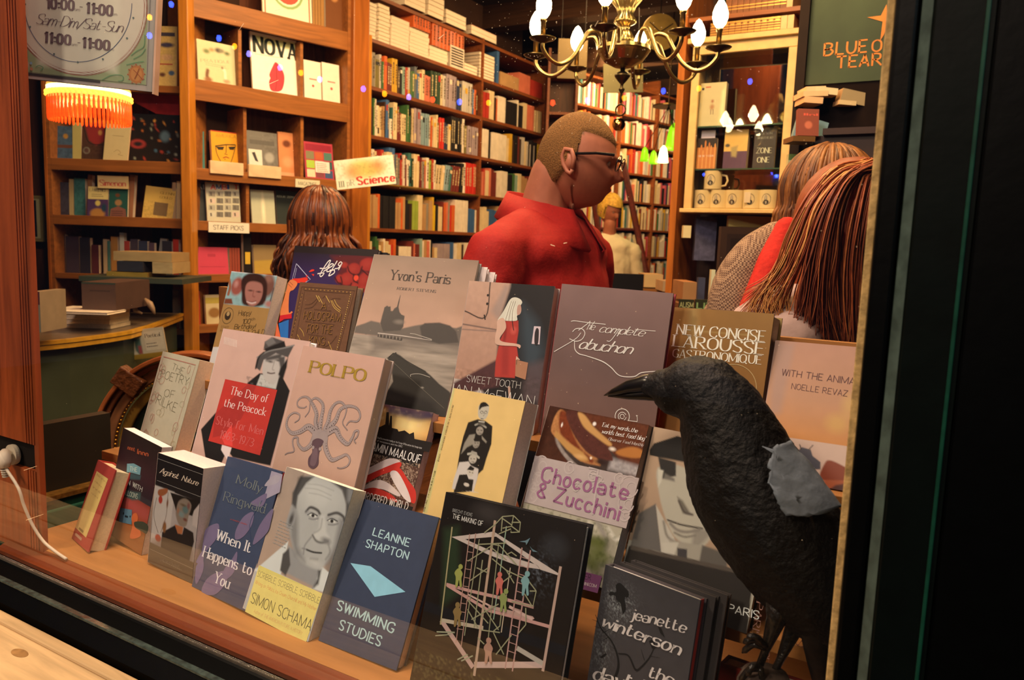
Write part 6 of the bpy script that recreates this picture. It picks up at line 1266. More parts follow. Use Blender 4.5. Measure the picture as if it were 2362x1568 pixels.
standing('cash_register', 190, 268, 650, 715, 3.2, .3, 'brown box-shaped till standing on the green counter', 'cash register', '5c4034', lambda c: (c.rect(0, 0, 1, .06, 'S3c4438'), c.lines(.25, .95, .28, 1, .04, .03, 'S3c2c28')), body='4c3830')
standing('box', 182, 420, 636, 648, 3.55, .35, 'flat dark green box lid lying on the till and shelf', 'box', '3c4034', None)
for k, (a, b, y0, y1, c_, l) in enumerate(((262, 396, 579, 600, '9a8058', 'thick tan folio lying flat on top behind the counter'), (352, 398, 604, 630, 'a08860', 'stack of two cream ledgers lying under the tan folio'), (270, 330, 602, 625, '2c2c34', 'dark binder lying under the tan folio'), (246, 340, 626, 637, '8a7030', 'yellow-edged flat book under the dark binder'))):
    standing('book', a, b, y0, y1, 3.62, .2, l, 'book', c_, lambda c: c.noise(.2, 8, 1, sx=4) if True else None)
def para(c): c.P([(.12, .3), (.3, .3), (.3, .8), (.2, .85), (.12, .7)], '4c5a4c', .02); c.P([(.2, .55), (.3, .55), (.3, .85), (.2, .8)], '94423c', .02); c.rect(.42, .1, .96, .75, 'Sc8b090'); c.text('PoeticaL', .45, .93, .3, .12, 'S3c3028', 'serif'); c.lines(.45, .8, .5, 2, .1, .03, 'S5c4c40'); c.grad('a08838', '8a7430', .82, 1)
standing('poster', 308, 389, 762, 830, (on(345, 752, 2, zc)-EYE).dot(fw)-.04, .004, 'small cream poster with drawing and title, propped under the counter edge', 'poster', 'bca484', para, rz=-9)
standing('picture_frame', 68, 106, 452, 556, 4.2, .04, 'gilt framed dark picture beyond the wooden post', 'picture frame', 'a8884c', lambda c: (c.rect(.0, .03, .78, .97, 'S9a7a48'), c.rect(0, .07, .7, .93, 'Sc8b078'), c.rect(0, .1, .5, .9, 'S1c1a24')))
og = empty('ornament', at(335, 702, 3.45), 'pair of pale curved horn-like ornaments above the counter brass edge', 'ornament')
hm = mat('horn', '8c7860', .4, amt=.2)
base = at(335, 702, 3.45)
MB().tube([at(px, py, 3.45)-base for px, py in ((336, 690), (322, 688), (311, 700), (312, 716), (328, 723))], [.004, .01, .013, .01, .004]).build('horn', hm, parent=og, smooth=True)
MB().tube([at(px, py, 3.43)-base for px, py in ((334, 689), (345, 700), (352, 712), (357, 724))], [.006, .015, .011, .003]).build('horn', hm, parent=og, smooth=True)
# green framed low door and dark reflecting panel below the counter, with gilt strip
gp = empty('cabinet', (-1.95, .75, 0), 'low green cabinet with a gilt-topped ledge behind the post', 'cabinet')
X_ = -1.66
a, b = on(90, 1150, 0, X_), on(330, 1075, 0, X_)
zt_ = a.z; gp.location = (X_, .07, 0); zd_ = on(150, 965, 0, X_-.05).z
MB().box((-.03, .0, 0), (0, .27, zt_-.02)).build('body', mat('bottle_green_paint', '1c4a34', .4, amt=.3, scale=8), parent=gp); MB().box((-.028, .0, zt_-.01), (.006, .27, zt_)).build('gilt_ledge', mat('gilt', 'c08a3c', .3, .7, scale=90, amt=.4), parent=gp); MB().box((-.06, .0, 0), (-.028, .25, zd_)).build('dark_screen', mat('smoked_panel', '2c2820', .3, amt=.3, scale=3), parent=gp); MB().box((0, .0, zt_-.08), (.010, .27, zt_-.03)).build('rail_moulding', mat('mid_green_paint', '2c6044', .4), parent=gp, bevel=.004)
# carved arched mirror frame behind the left books
c0 = at(452, 1050, 2.05); ar = empty('mirror', c0, 'arched carved wooden mirror frame with gilt inner band behind the left books', 'mirror', rz=math.atan2(uX.y, uX.x))
RX, RZ = 232/1800*2.05, 243/1800*2.05
def arch(f0, f1, y0, y1, name, m, n=44):
    mb = MB(); vs = []
    P = [(-1, -1.35), (-1, -.8), (-1, -.4)]+[(-math.cos(PI*i/n), math.sin(PI*i/n)) for i in range(n+1)]+[(1, -.4), (1, -1.35)]
    for x, z in P:
        for f in (f0, f1): vs += [(RX*x*f, y0, RZ*(z*f if z > 0 else z)), (RX*x*f, y1, RZ*(z*f if z > 0 else z))]
    k = len(P); fs = []
    for i in range(k-1): a = 4*i; b = a+4; fs += [(a, a+2, b+2, b), (a+1, b+1, b+3, a+3), (a, b, b+1, a+1), (a+2, a+3, b+3, b+2)]
    fs += [(0, 1, 3, 2), (4*k-4, 4*k-2, 4*k-1, 4*k-3)]
    return mb.add(vs, fs).build(name, m, parent=ar, bevel=.003)
AW = mat('reddish_carved_wood', '8a4a24', .3, amt=.25, scale=20, coat=.3)
arch(.955, 1.0, -.03, .02, 'outer_moulding', AW); arch(.90, .95, -.018, .018, 'middle_moulding', mat('carved_wood_rib', '6c3a1e', .35, amt=.25, coat=.3)); arch(.80, .895, -.010, .015, 'inner_moulding', mat('old_gold_wood', '7c5030', .35, .1, amt=.25)); arch(.68, .775, .0, .012, 'gilt_band', mat('gilt_wood', '94702c', .4, .3, amt=.3))
bead0 = None
for i in range(60):
    t = PI*.02+PI*.96*i/59; s_ = .003
    if not bead0: bead0 = MB().lathe([(0.0001, -s_), (s_*.8, -s_*.6), (s_, 0), (s_*.8, s_*.6), (.0001, s_)], 8).build('bead', mat('gilt_bead', 'c8902c', .25, .7), parent=ar, smooth=True); o = bead0
    else: o = bead0.copy(); C.objects.link(o); o.parent = ar
    o.location = (-.79*RX*math.cos(t), -.006, .79*RZ*math.sin(t))
t = .86; MB().box((-.026, -.034, -.036), (.026, .0, .036), Matrix.Translation((-.93*RX*math.cos(t), 0, .93*RZ*math.sin(t))) @ Matrix.Rotation(-(PI/2-t)-.25, 4, 'Y')).build('carved_block', mat('carved_block', '5a3218', .4, amt=.5, scale=90, bump=1.0), parent=ar, bevel=.003)
mb = MB(); n = 30; vs = [(0, .008, -.2*RZ)]+[(-.70*RX*math.cos(PI*i/n), .008, .70*RZ*math.sin(PI*i/n)) for i in range(n+1)]+[(.7*RX, .008, -1.3*RZ), (-.7*RX, .008, -1.3*RZ)]
mb.add(vs, [(0, i, i+1) for i in range(1, n+3)]+[(0, n+3, 1)]).build('glass', mat('old_mirror_glass', '1c2a20', .35, .2, scale=3, amt=.3), parent=ar)
# fringed lamp
fl_ = at(207, 236, 3.0); fs_ = empty('pendant_lamp', fl_, 'glowing pendant lamp with orange glass bead fringe hanging beyond the opening-hours sign', 'lamp')
R1 = 86/1800*3.0
MB().lathe([(R1*.9, .02), (R1, .0), (R1, .055), (R1*.7, .09), (.02, .14), (.005, .14)], 32).build('shade', mat('lamp_shade_glow', 'f0b060', .6, emit='ffb050', estr=1.2), parent=fs_)
mb = MB().lathe([(R1*.97, .030), (R1*1.01, .030), (R1*1.01, .046), (R1*.97, .046)], 32); mb.build('band', mat('lamp_band_glow', 'ffe0a0', .5, emit='ffd080', estr=5), parent=fs_)
fm = mat('orange_glass_beads', 'ff5a1c', .2, emit='ff4a10', estr=1.1, amt=.5, scale=60)
drop = None
for i in range(56):
    t = 2*PI*i/56
    if not drop: drop = MB().lathe([(.0008, .012), (.0045, .008), (.005, -.055), (.004, -.072), (.0006, -.078)], 6).build('glass_drop', fm, parent=fs_, smooth=True); o = drop
    else: o = drop.copy(); C.objects.link(o); o.parent = fs_
    o.location = (R1*.98*math.cos(t), R1*.98*math.sin(t), 0)
bd_ = mat('amber_bead_glow', 'ffc050', .2, emit='ffa030', estr=4); b0 = None
for j, z in enumerate((.012, .022)):
    for i in range(48):
        t = 2*PI*(i+.5*j)/48
        if not b0: b0 = MB().lathe([(.0005, -.005), (.0045, -.003), (.0055, 0), (.0045, .003), (.0005, .005)], 6).build('amber_bead', bd_, parent=fs_, smooth=True); o = b0
        else: o = b0.copy(); C.objects.link(o); o.parent = fs_
        o.location = (R1*1.02*math.cos(t), R1*1.02*math.sin(t), z+.003)
light('POINT', 'pendant_lamp_light', fl_+Vector((0, 0, .02)), 5, (1, .5, .2), .04).parent = None
MB().tube([(0, 0, .14), (0, 0, 3.3-fl_.z)], .004, 6).build('cord', mat('black_cord', '120e0c', .6), parent=fs_)
# red drape above the left case
rd = MB().add([tuple(at(px, py, 4.0)) for px, py in ((290, 190), (420, 205), (420, 268), (360, 262), (290, 225))]+[tuple(at(px, py, 4.02)) for px, py in ((290, 190), (420, 205), (420, 268), (360, 262), (290, 225))], [(0, 4, 3, 2, 1), (5, 6, 7, 8, 9)]+[(i, (i+1) % 5, 5+(i+1) % 5, 5+i) for i in range(5)]).build('drape', mat('red_cloth', '8c1c1c', .8, amt=.2), smooth=False); tag(rd, 'dark red cloth drape under the top shelf beside the fringed lamp', 'drape')
# opening hours sign hung inside the pane
sp_ = on(-40, 170, 1, .03); sd_ = (sp_-EYE).dot(fw); sm = Matrix.Translation(sp_) @ Matrix.Rotation(math.atan2(uX.y, uX.x), 4, 'Z') @ Matrix.Rotation(math.radians(4.0), 4, 'Y')
so = empty('sign', label='framed painted opening-hours sign hanging inside the glass, top left', cat='sign', mtx=sm)
sW = 393/F_PX*sd_; sH = .235
def hours(c):
    c.z(0, 0, 3.733); c.grad('8f9c78', '93a27e', 0, 1).noise(.1, 6, 2); c.p([(-400, 590), (1330, 745), (1330, 900), (-400, 900)], 'a88c7c', 3); c.p([(1295, -900), (1400, -900), (1400, 900), (1255, 900)], '9a8474', 3); c.ll([(105, 622), (865, 706)], 22, '3c302c')
    cx_, cy_ = 675, 30
    c.e(cx_, cy_, 600, 625, '7c3428', 3); c.e(cx_, cy_, 588, 613, 'cdb89c', 3); c.e(cx_, cy_, 578, 603, '8a4030', 3); c.e(cx_, cy_, 570, 595, 'c4a78c', 4); c.noise(.06, 5, 4)
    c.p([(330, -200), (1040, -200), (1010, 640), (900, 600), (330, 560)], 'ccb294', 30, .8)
    c.ll([(cx_+462*math.cos(q), cy_+505*math.sin(q)) for q in [PI*(i/40) for i in range(41)]], 5, '4a4a5c')
    for x, y in ((220, 38), (262, 232), (468, 466), (672, 536), (888, 510), (1095, 330), (1150, 155)): c.cc(x, y, 9, '5c6058', 8)
    b = '6a4c48'
    c.t('10:00', 405, 68, 635, 90, 85, b, 'fat'); c.t('11:00', 745, 112, 965, 138, 88, b, 'fat'); c.t('am', 645, 92, 690, 97, 28, b, 'light'); c.t('pm', 965, 132, 1010, 138, 28, b, 'light'); c.t('-', 690, 80, 715, 83, 50, b, 'sans')
    c.t('Sam-Dim/Sat-Sun', 310, 205, 1050, 280, 88, b, 'script', .02, .9)
    c.t('11:00', 385, 360, 605, 388, 85, b, 'fat'); c.t('11:00', 712, 408, 940, 434, 85, b, 'fat'); c.t('am', 612, 392, 665, 399, 28, b, 'light'); c.t('pm', 935, 432, 980, 440, 26, b, 'light'); c.t('-', 672, 388, 695, 390, 50, b, 'sans')
    for i in range(5): x, y = 120+i*22, 490+i*14; c.pp([(x-22, y-20), (x, y-46), (x+16, y-10), (x+14, y+50), (x-6, y+60)], 'b08474' if i % 2 else 'a07060', True)
    c.e(195, 540, 60, 34, 'b8907c', 10, 20); c.e(1175, 640, 68, 80, 'a85c2c', 4); c.e(1175, 640, 50, 60, 'b87038', 4); c.ll([(1150, 600), (1190, 640), (1230, 690)], 6, '8a3c20'); c.ll([(1200, 590), (1180, 640), (1160, 680)], 6, '8a3c20')
    for k in range(12): a = k*.52; c.cc(1175+72*math.cos(a), 640+84*math.sin(a), 6, 'a03c28', 6)
    for q in (((1130, 480), (1180, 440), (1240, 400), (1250, 300)), ((1150, 510), (1220, 470), (1255, 420)), ((70, 340), (110, 350), (140, 400)), ((60, 300), (120, 310), (170, 380)), ((880, 690), (960, 650), (1050, 650), (1060, 690), (1020, 700)), ((310, 580), (340, 565), (375, 585), (350, 610)), ((1090, 560), (1170, 540), (1240, 530))): c.ll(list(q), 6, '5c7850', True)
    c.cc(105, 385, 22, 'b07c5c'); c.cc(275, 595, 14, 'a86c4c'); c.cc(270, 545, 12, '7c8890'); c.ll([(45, 100), (45, 600), (1265, 735), (1300, -100)], 4, '4c3c34')
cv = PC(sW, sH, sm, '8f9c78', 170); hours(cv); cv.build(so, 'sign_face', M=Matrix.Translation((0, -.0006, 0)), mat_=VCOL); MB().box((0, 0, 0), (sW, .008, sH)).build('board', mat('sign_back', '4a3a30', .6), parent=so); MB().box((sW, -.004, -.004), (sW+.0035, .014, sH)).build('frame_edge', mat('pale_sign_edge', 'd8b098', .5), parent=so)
# plug and cable on the post
wh = mat('white_plastic', 'd8ccb8', .45, amt=.04)
pb = on(24, 1055, 1, .022); pg = empty('plug', pb, 'white two-pin plug in a socket on the wooden post with its cable', 'plug')
MB().lathe([(.001, 0), (.0185, .001), (.0195, .004), (.0195, .010), (.001, .011)], 28, Matrix.Rotation(PI/2, 4, 'X')).build('socket', wh, parent=pg, smooth=False, loc=(-.003, .012, .004))
MB().tube([(-.002, -.006, .012), (.004, -.014, .006), (.009, -.016, -.004), (.0105, -.016, -.014)], [.009, .013, .0125, .009], 12).build('plug_body', wh, parent=pg, smooth=True)
for i in range(4): MB().lathe([(.007-.0006*i, -.0012), (.0075-.0006*i, 0), (.007-.0006*i, .0012)], 12, Matrix.Translation((.0107+.0004*i, -.016, -.018-.0042*i))).build('strain_relief_ring', wh, parent=pg, smooth=True)
cab = [pb+Vector((.0108, -.016, -.012))]+[on(px, py, 1, y) for px, py, y in ((42, 1125, .008), (55, 1165, .012), (75, 1210, .02), (100, 1248, .028), (128, 1272, .033))]+[on(153, 1289, 2, .948)]
cp = [Vector(p)-pb for p in crom([tuple(v) for v in cab], 8)]; MB().tube(cp, .0028, 8).build('cable', wh, parent=pg, smooth=True)
# ================================================================ CHANDELIER
BR = mat('aged_brass', 'a8905a', .28, .95, scale=20, amt=.2); BRD = mat('dark_brass', '5c4c2c', .3, .9)
BULB = mat('bulb_glow', 'fff4d8', .5, emit='ffe2a8', estr=30)
DC = 2.45
cc_ = at(1438, 128, DC); ch = empty('chandelier', cc_, 'brass eight-armed chandelier with lit candle bulbs above the man in red', 'chandelier')
PXM = DC/1800
def zr(py): return -(py-128)*PXM
prof = [(.001, zr(-60)), (.018, zr(-58)), (.030, zr(-30)), (.052, zr(-10)), (.052, zr(2)), (.030, zr(22)), (.022, zr(38)), (.033, zr(50)), (.033, zr(56)), (.018, zr(62)), (.012, zr(70)), (.020, zr(76)), (.029, zr(88)), (.030, zr(100)), (.022, zr(108))]
MB().lathe([(max(r, .001), z) for r, z in reversed(prof)], 48, flute=.07, fn=14).build('fluted_stem', BR, parent=ch, smooth=True)
MB().lathe([(.001, zr(158)), (.028, zr(154)), (.06, zr(142)), (.078, zr(124)), (.081, zr(120)), (.084, zr(118)), (.084, zr(110)), (.060, zr(108)), (.001, zr(108))], 40).build('bowl', BR, parent=ch, smooth=False)
MB().lathe([(.001, zr(236)), (.004, zr(232)), (.006, zr(222)), (.003, zr(214)), (.009, zr(206)), (.010, zr(203)), (.004, zr(199)), (.005, zr(192)), (.013, zr(186)), (.024, zr(176)), (.025, zr(172)), (.018, zr(167)), (.007, zr(163)), (.008, zr(157))], 28).build('finial', BRD, parent=ch, smooth=True)
mb = MB(); k = 24; mb.tube([(.017*math.cos(2*PI*i/k), 0, zr(236)-.017+.017*math.sin(2*PI*i/k)-.002) for i in range(k+1)], .0028, 6); mb.build('ring', BRD, parent=ch, smooth=True)
RA = (1646-1438)*PXM*1.02
arm = cup = bulb = sleeve = None
for i in range(8):
    a = math.radians(12+45*i)
    pr = [(.080, .0+zr(114)), (.085, zr(96)), (.10, zr(84)), (.125, zr(90)), (.145, zr(115)), (.175, zr(150)), (.215, zr(168)), (.25, zr(160)), (.272, zr(142)), (.275, zr(128))]
    s_ = RA/.275
    pts = [(x*s_ if x > .11 else x, 0, z) for x, z in pr]
    if arm is None:
        arm = MB().tube([tuple(p) for p in crom(pts, 5)], .0065, 8).build('arm', BR, parent=ch, smooth=True)
        cup = MB().lathe([(.004, -.014), (.006, -.006), (.018, .000), (.036, .006), (.040, .010), (.037, .0085), (.012, .004), (.009, .006), (.009, .012), (.001, .012)], 28).build('drip_cup', BRD, parent=ch, smooth=True)
        sleeve = MB().lathe([(.0078, .008), (.0078, .055), (.010, .058), (.010, .064), (.001, .064)], 16).build('candle_sleeve', BR, parent=ch, smooth=True)
        bulb = MB().lathe([(.004, .062), (.009, .066), (.018, .078), (.023, .094), (.023, .110), (.017, .128), (.008, .144), (.0008, .150)], 18).build('bulb', BULB, parent=ch, smooth=True)
        A_, B_, C_, D_ = arm, cup, sleeve, bulb
    else:
        A_, B_, C_, D_ = [o.copy() for o in (arm, cup, sleeve, bulb)]
        for o in (A_, B_, C_, D_): C.objects.link(o); o.parent = ch
    A_.rotation_euler = (0, 0, a); p = Vector((RA*math.cos(a), RA*math.sin(a), zr(126)))
    for o in (B_, C_, D_): o.location = p
    light('POINT', 'candle_bulb_light', cc_+p+Vector((0, 0, .1)), 5.2, (1, .70, .36), .025)
# hanging rod and small brass ball
MB().tube([(0, 0, .25), (0, 0, 3.24-cc_.z)], .006, 8).build('rod', BRD, parent=ch)
pb_ = at(1427, 287, 4.2); bo = empty('ball_ornament', pb_, 'small shiny brass ball hanging by the head of the man in red', 'ornament')
MB().lathe([(.0005, -.036)]+[(.036*math.sin(PI*i/12), -.036*math.cos(PI*i/12)) for i in range(1, 12)]+[(.0005, .036)], 24).build('ball', mat('polished_brass', 'b89858', .12, 1.0), parent=bo, smooth=True)
MB().tube([(0, 0, .036), (0, 0, .8)], .0012, 5).build('thread', BRD, parent=bo)
# ================================================================ GLASS CABINET ON THE PILLAR
DK = 3.43-.73+0.0
CY = DK       # world y of the cabinet's face
def cx(px, py): return on(px, py, 1, CY)
CREAM = mat('cream_cabinet_paint', 'cfae72', .45, amt=.08, scale=30)
x0, x1 = cx(1590, 280).x, cx(1828, 280).x; zt = cx(1600, 102).z; zb = cx(1580, 490).z
cb = empty('cabinet', (x0, CY, zb), 'cream-framed glass display cabinet on the wall with books above and mugs below', 'cabinet')
Wc, Hc = x1-x0, zt-zb; fw_ = .035
for n_, a, b in (('cornice', (-.02, -.03, Hc-.005), (Wc+.02, .16, Hc+.018)), ('top_rail', (0, -.01, Hc-.05), (Wc, .012, Hc-.005)), ('bottom_rail', (-.015, -.02, 0), (Wc+.01, .16, .018)), ('stile', (0, -.01, .018), (fw_, .012, Hc-.05)), ('stile', (Wc-fw_, -.01, .018), (Wc, .012, Hc-.05)), ('side', (0, .012, .018), (.012, .15, Hc-.005)), ('side', (Wc-.012, .012, .018), (Wc, .15, Hc-.005))):
    MB().box(a, b).build(n_, CREAM, parent=cb, bevel=.003)
MB().box((.012, .148, .018), (Wc-.012, .152, Hc-.01)).build('mirror_back', mat('mirror', 'b8b8a8', .03, 1.0, scale=1, amt=.02), parent=cb)
s1, s2 = cx(1700, 286).z-zb, cx(1700, 387).z-zb
gs = mat('green_glass_shelf', '3c5a48', .1, spec=.8, alpha=.5)
for s in (s1, s2): MB().box((.013, .02, s-.006), (Wc-.013, .147, s)).build('glass_shelf', gs, parent=cb)
# door glass
MB().add([(fw_, 0, .018), (Wc-fw_, 0, .018), (Wc-fw_, 0, Hc-.05), (fw_, 0, Hc-.05)], [(0, 1, 2, 3)]).build('door_glass', gm, parent=cb)
def cab(px0, px1, py0, zi, th, label, base, paint, y=.05, name='book', tilt=3):
    a, b = on(px0, 300, 1, CY+y).x, on(px1, 300, 1, CY+y).x; z = zb+zi+.0006; H = on((px0+px1)/2, py0, 1, CY+y).z-z
    m = Matrix.Translation((a, CY+y, z)) @ Matrix.Rotation(math.radians(-tilt), 4, 'X'); root = empty(name, label=label, cat='book', mtx=m); c = PCs(b-a, H, m, base, 60); paint(c); c.build(root, M=Matrix.Translation((0, -.0004, 0)))
    MB().box((0, 0, 0), (b-a, .001, H)).build('cover_board', mat('room_board_'+base, base, .5), parent=root); MB().box((.001, .001, .001), (b-a-.001, th, H-.001)).build('page_block', PAPER, parent=root)
def fisher(c): c.circ(.1, .13, .05, 'S3c3430'); c.rect(.2, .08, .4, .11, 'Sc06040'); c.E(.5, .42, .05, .06, 'a86848', .03); c.E(.5, .55, .08, .1, 'b07850', .04); c.line([(.46, .6), (.47, .72)], .03, 'S8a6850'); c.line([(.55, .6), (.56, .72)], .03, 'S8a6850'); c.line([(.05, .45), (.05, .6)], .02, 'Sa89880'); c.P([(.85, .2), (.97, .1), (.97, .9), (.8, .95)], 'e8c890', .06, .8)
cab(1609, 1668, 190, s1, .03, 'tall cream book with tiny standing figure, on the cabinet top shelf', 'c8a878', fisher)
def zone(c): c.text('COLSON', .2, .8, .16, .05, 'S8a7c68', 'serif'); c.text('WHITEHEAD', .15, .85, .27, .05, 'S8a7c68', 'serif'); c.text('ZONE', .15, .85, .62, .13, 'Sc8b490', 'serif'); c.text('ONE', .22, .78, .85, .13, 'Sc8b490', 'serif')
cab(1741, 1791, 294, s2, .02, 'black book with pale serif capitals reading Zone One', '3c3028', zone)
def pencils(c):
    c.grad('3c3430', '3c3430', 0, .3)
    for i in range(9): h = (.35, .25, .42, .12, .3, .18, .28, .35, .22)[i]; x = .08+i*.1; c.poly([(x, h), (x+.04, h-.06), (x+.08, h), (x+.08, .97), (x, .97)], 'Sc87038' if i % 2 else 'Sd88848')
    c.text('NEW YORK', .1, .9, .6, .06, 'Sd8b098', 'serif')
cab(1610, 1655, 318, s2, .02, 'book with a row of orange pencils like a skyline', 'b86a34', pencils)
cab(1672, 1726, 298, s2, .035, 'book in tan and purple halves with a round badge', 'd09a50', lambda c: (c.grad('5c4460', '5c4460', .55, 1), c.E(.15, .4, .1, .07, '4a4038', .02), c.P([(.3, .45), (.6, .4), (.55, .7), (.35, .68)], 'a08050', .05)))
nc = cab(1618, 1650, 300, s2+.0, .001, 'small white note leaning over the pencil book', 'd8b8b8', lambda c: None, y=.06, name='note', tilt=2)
# mugs
def mug(px, py0, py1, label, y=.05, z=None):
    x = on(px, 460, 1, CY+y).x; r = .041*.95; H = .082; m_ = empty('mug', (x, CY+y, zb+.0185 if z is None else z), label, 'mug', 'mugs in the glass cabinet'); cer = mat('white_glazed_ceramic', 'e0cc9c', .2, coat=.4, amt=.03)
    MB().lathe([(r*.9, 0), (r, .004), (r, H), (r-.003, H), (r-.003, .006), (.001, .005)], 28).build('cup', cer, parent=m_, smooth=False)
    MB().tube([(r-.002, 0, H*.8), (r+.02, 0, H*.75), (r+.026, 0, H*.5), (r+.018, 0, H*.25), (r-.002, 0, H*.2)], .005, 8).build('handle', cer, parent=m_, smooth=True)
    mb = MB(); n = 16
    def patch(a0, a1, z0, z1, rr, q, ell=True):
        k = 18; vs = []; ca, cz, ha, hz_ = (a0+a1)/2, (z0+z1)/2, (a1-a0)/2, (z1-z0)/2
        vs.append((rr*math.cos(ca), rr*math.sin(ca), cz))
        for i in range(k): t = 2*PI*i/k; aa = ca+ha*math.cos(t); vs.append((rr*math.cos(aa), rr*math.sin(aa), cz+hz_*math.sin(t)))
        mb.mat(ink(q)).add(vs, [(0, i+1, (i+1) % k+1) for i in range(k)])
    f = -PI/2-.0; patch(f-.50, f+.50, .018, .066, r+.0003, '4a4640'); patch(f-.45, f+.45, .0205, .0635, r+.0005, 'd8c49c'); patch(f-.22, f+.12, .030, .060, r+.0007, 'a09888'); patch(f-.30, f+.28, .021, .040, r+.0009, '2c2824'); patch(f-.16, f+.02, .040, .058, r+.0011, 'b8ac98'); patch(f-.1, f+.1, .022, .036, r+.0012, 'a8a090')
    mb.build('printed_emblem', parent=m_)
for k, px in enumerate((1622, 1658, 1694, 1735, 1772)): mug(px, 452, 485, f"{['first', 'second', 'third', 'fourth', 'fifth'][k]} white mug from the left in the cabinet's bottom row")
mug(1642, 415, 450, 'white mug stacked on top of the bottom row of mugs', z=zb+.0185+.083)
nt_ = empty('note', (on(1722, 470, 1, CY+.004).x, CY+.004, zb+.045), 'small white price note in front of the mugs', 'note'); MB().box((-.012, 0, 0), (.014, .001, .045)).build('paper', mat('note_paper', 'e0ccb0', .7), parent=nt_)
# ---- shelf wall around the cabinet: posts and upper shelves of leather bindings
wl = empty('bookcase', (x0-.03, CY+.02, 0), 'wooden wall bookcase carrying the cream glass cabinet', 'bookcase'); L_ = x1-x0+.10
MB().box((-.035, -.02, 0), (-.005, .35, 3.4)).build('post', POSTW, parent=wl); MB().box((L_-.045, -.02, 0), (L_-.01, .35, 3.4)).build('post', POSTW, parent=wl, bevel=.003); MB().box((L_-.01, -.005, .8), (L_+.012, .02, 2.1)).build('post_moulding', GOLDW, parent=wl)
z_a = on(1700, 82, 1, CY+.02).z; z_b = on(1740, 25, 1, CY+.02).z
for z in (zt+.019+.012, z_b, z_b+.27): MB().box((-.005, 0, z-.018), (L_-.045, .3, z)).build('shelf', SHELFX, parent=wl)
MB().box((-.03, .33, 0), (L_-.02, .345, 3.4)).build('back_panel', wood('dark_back_panel3', '3c2414', 'z'), parent=wl)
LE = mat('brown_leather_binding', '7c4c24', .45, amt=.3, scale=30); GI = mat('gilt_tooling', 'c89848', .3, .6)
def leather(px0, px1, n, z, h, where, cream=0):
    a, b = on(px0, 50, 1, CY+.03).x, on(px1, 50, 1, CY+.03).x; w = (b-a)/n; base = None
    for i in range(n):
        cr_ = i >= n-cream
        o = MB().box((0, 0, 0), (w-.0015, .16, h)).build('book', mat('pale_vellum', 'd8b888', .6) if cr_ else LE, loc=(a+i*w, CY+.03, z+.0006))
        if not cr_:
            mb = MB(); [mb.box((-.0002, -.0015, h*q), (w-.0012, .002, h*q+.004)) for q in (.08, .14, .3, .48, .66, .86, .92)]; mb.box((w*.2, -.001, h*.7), (w*.8, .001, h*.82)); q_ = mb.build('gilt_bands', GI, parent=o); q_['kind'] = 'stuff'
        tag(o, f"{ORD[i] if i < 10 else str(i+1)+'th'} {'vellum-coloured' if cr_ else 'gilt-banded brown leather'} volume from the left, {where}", 'book', 'leather bound volumes above the cabinet')
leather(1640, 1832, 13, zt+.031, z_b-.03-zt-.031+.0, 'row just above the glass cabinet', 2); leather(1672, 1826, 11, z_b, .2, 'highest leather row', 1)
tb = MB().box((0, 0, 0), (.02, .16, .2)).build('book', mat('cloth_3c6a66', '3c6a66', .6), loc=(on(1668, 20, 1, CY+.03).x-.02, CY+.03, z_b+.001)); tag(tb, 'teal book leaning at the left of the highest leather row', 'book')
# below the cabinet
for k, (px0, px1, py0, py1, d, c_, l, nm, cat) in enumerate((
    (1600, 1648, 500, 600, 3.55, '484050', 'violet-grey panel book standing under the cabinet', 'book', 'book'), (1651, 1792, 524, 722, 2.5, '3a2418', 'dark wooden panel back of a desk screen beside the checked jacket', 'screen', 'screen'),
    (1575, 1593, 520, 548, (on(1584, 534, 1, CY-.012)-EYE).dot(fw), 'c8a878', 'small cream card pinned on the dark post under the cabinet', 'card', 'card'), (1574, 1605, 650, 690, 3.1, '9a6840', 'brown cardboard box standing under the till', 'box', 'box'), (1637, 1646, 622, 688, 3.3, 'c8b898', 'thin white spine standing under the cabinet', 'book', 'book'),
    (1608, 1624, 640, 690, 3.35, '3c3a4c', 'dark blue spine left of the thin white one', 'book', 'book'), (1680, 1800, 497, 522, 3.45, 'b89858', 'pale yellow drawer front under the cabinet', 'drawer unit', 'drawer unit'),
    (1485, 1528, 632, 662, 4.2, 'b08858', 'cream carton on the rear table', 'box', 'box'), (1528, 1562, 648, 672, 4.0, 'a8825c', 'open tan carton beside the cream one', 'box', 'box'), (1395, 1483, 630, 672, 3.0, '14100e', 'black back of an open laptop behind the grey script book', 'laptop', 'laptop'))):
    def pt(c, k=k):
        if k == 1: c.rect(.1, .08, .95, .97, 'S2c1a12'); c.rect(.16, .13, .93, .95, 'S24150f')
        if k == 0: c.noise(.5, 6, 3)
    standing(nm.replace(' ', '_'), px0, px1, py0, py1, d, .03 if k not in (3, 7, 8) else .2, l, cat, c_, pt)
standing('sign', 1566, 1600, 690, 712, 2.6, .01, 'dark shelf sign with ochre capitals ending ALISM', 'sign', '33301c', lambda c: c.text('ALISM', .05, .95, .8, .5, 'Sb8a868', 'bold')); standing('sign', 1603, 1646, 690, 716, 2.6, .01, 'dark shelf sign with yellow-green capitals beside the ochre lettered sign', 'sign', '33301c', lambda c: c.text('LIT', .1, .9, .8, .5, 'S8a9a58', 'bold'))
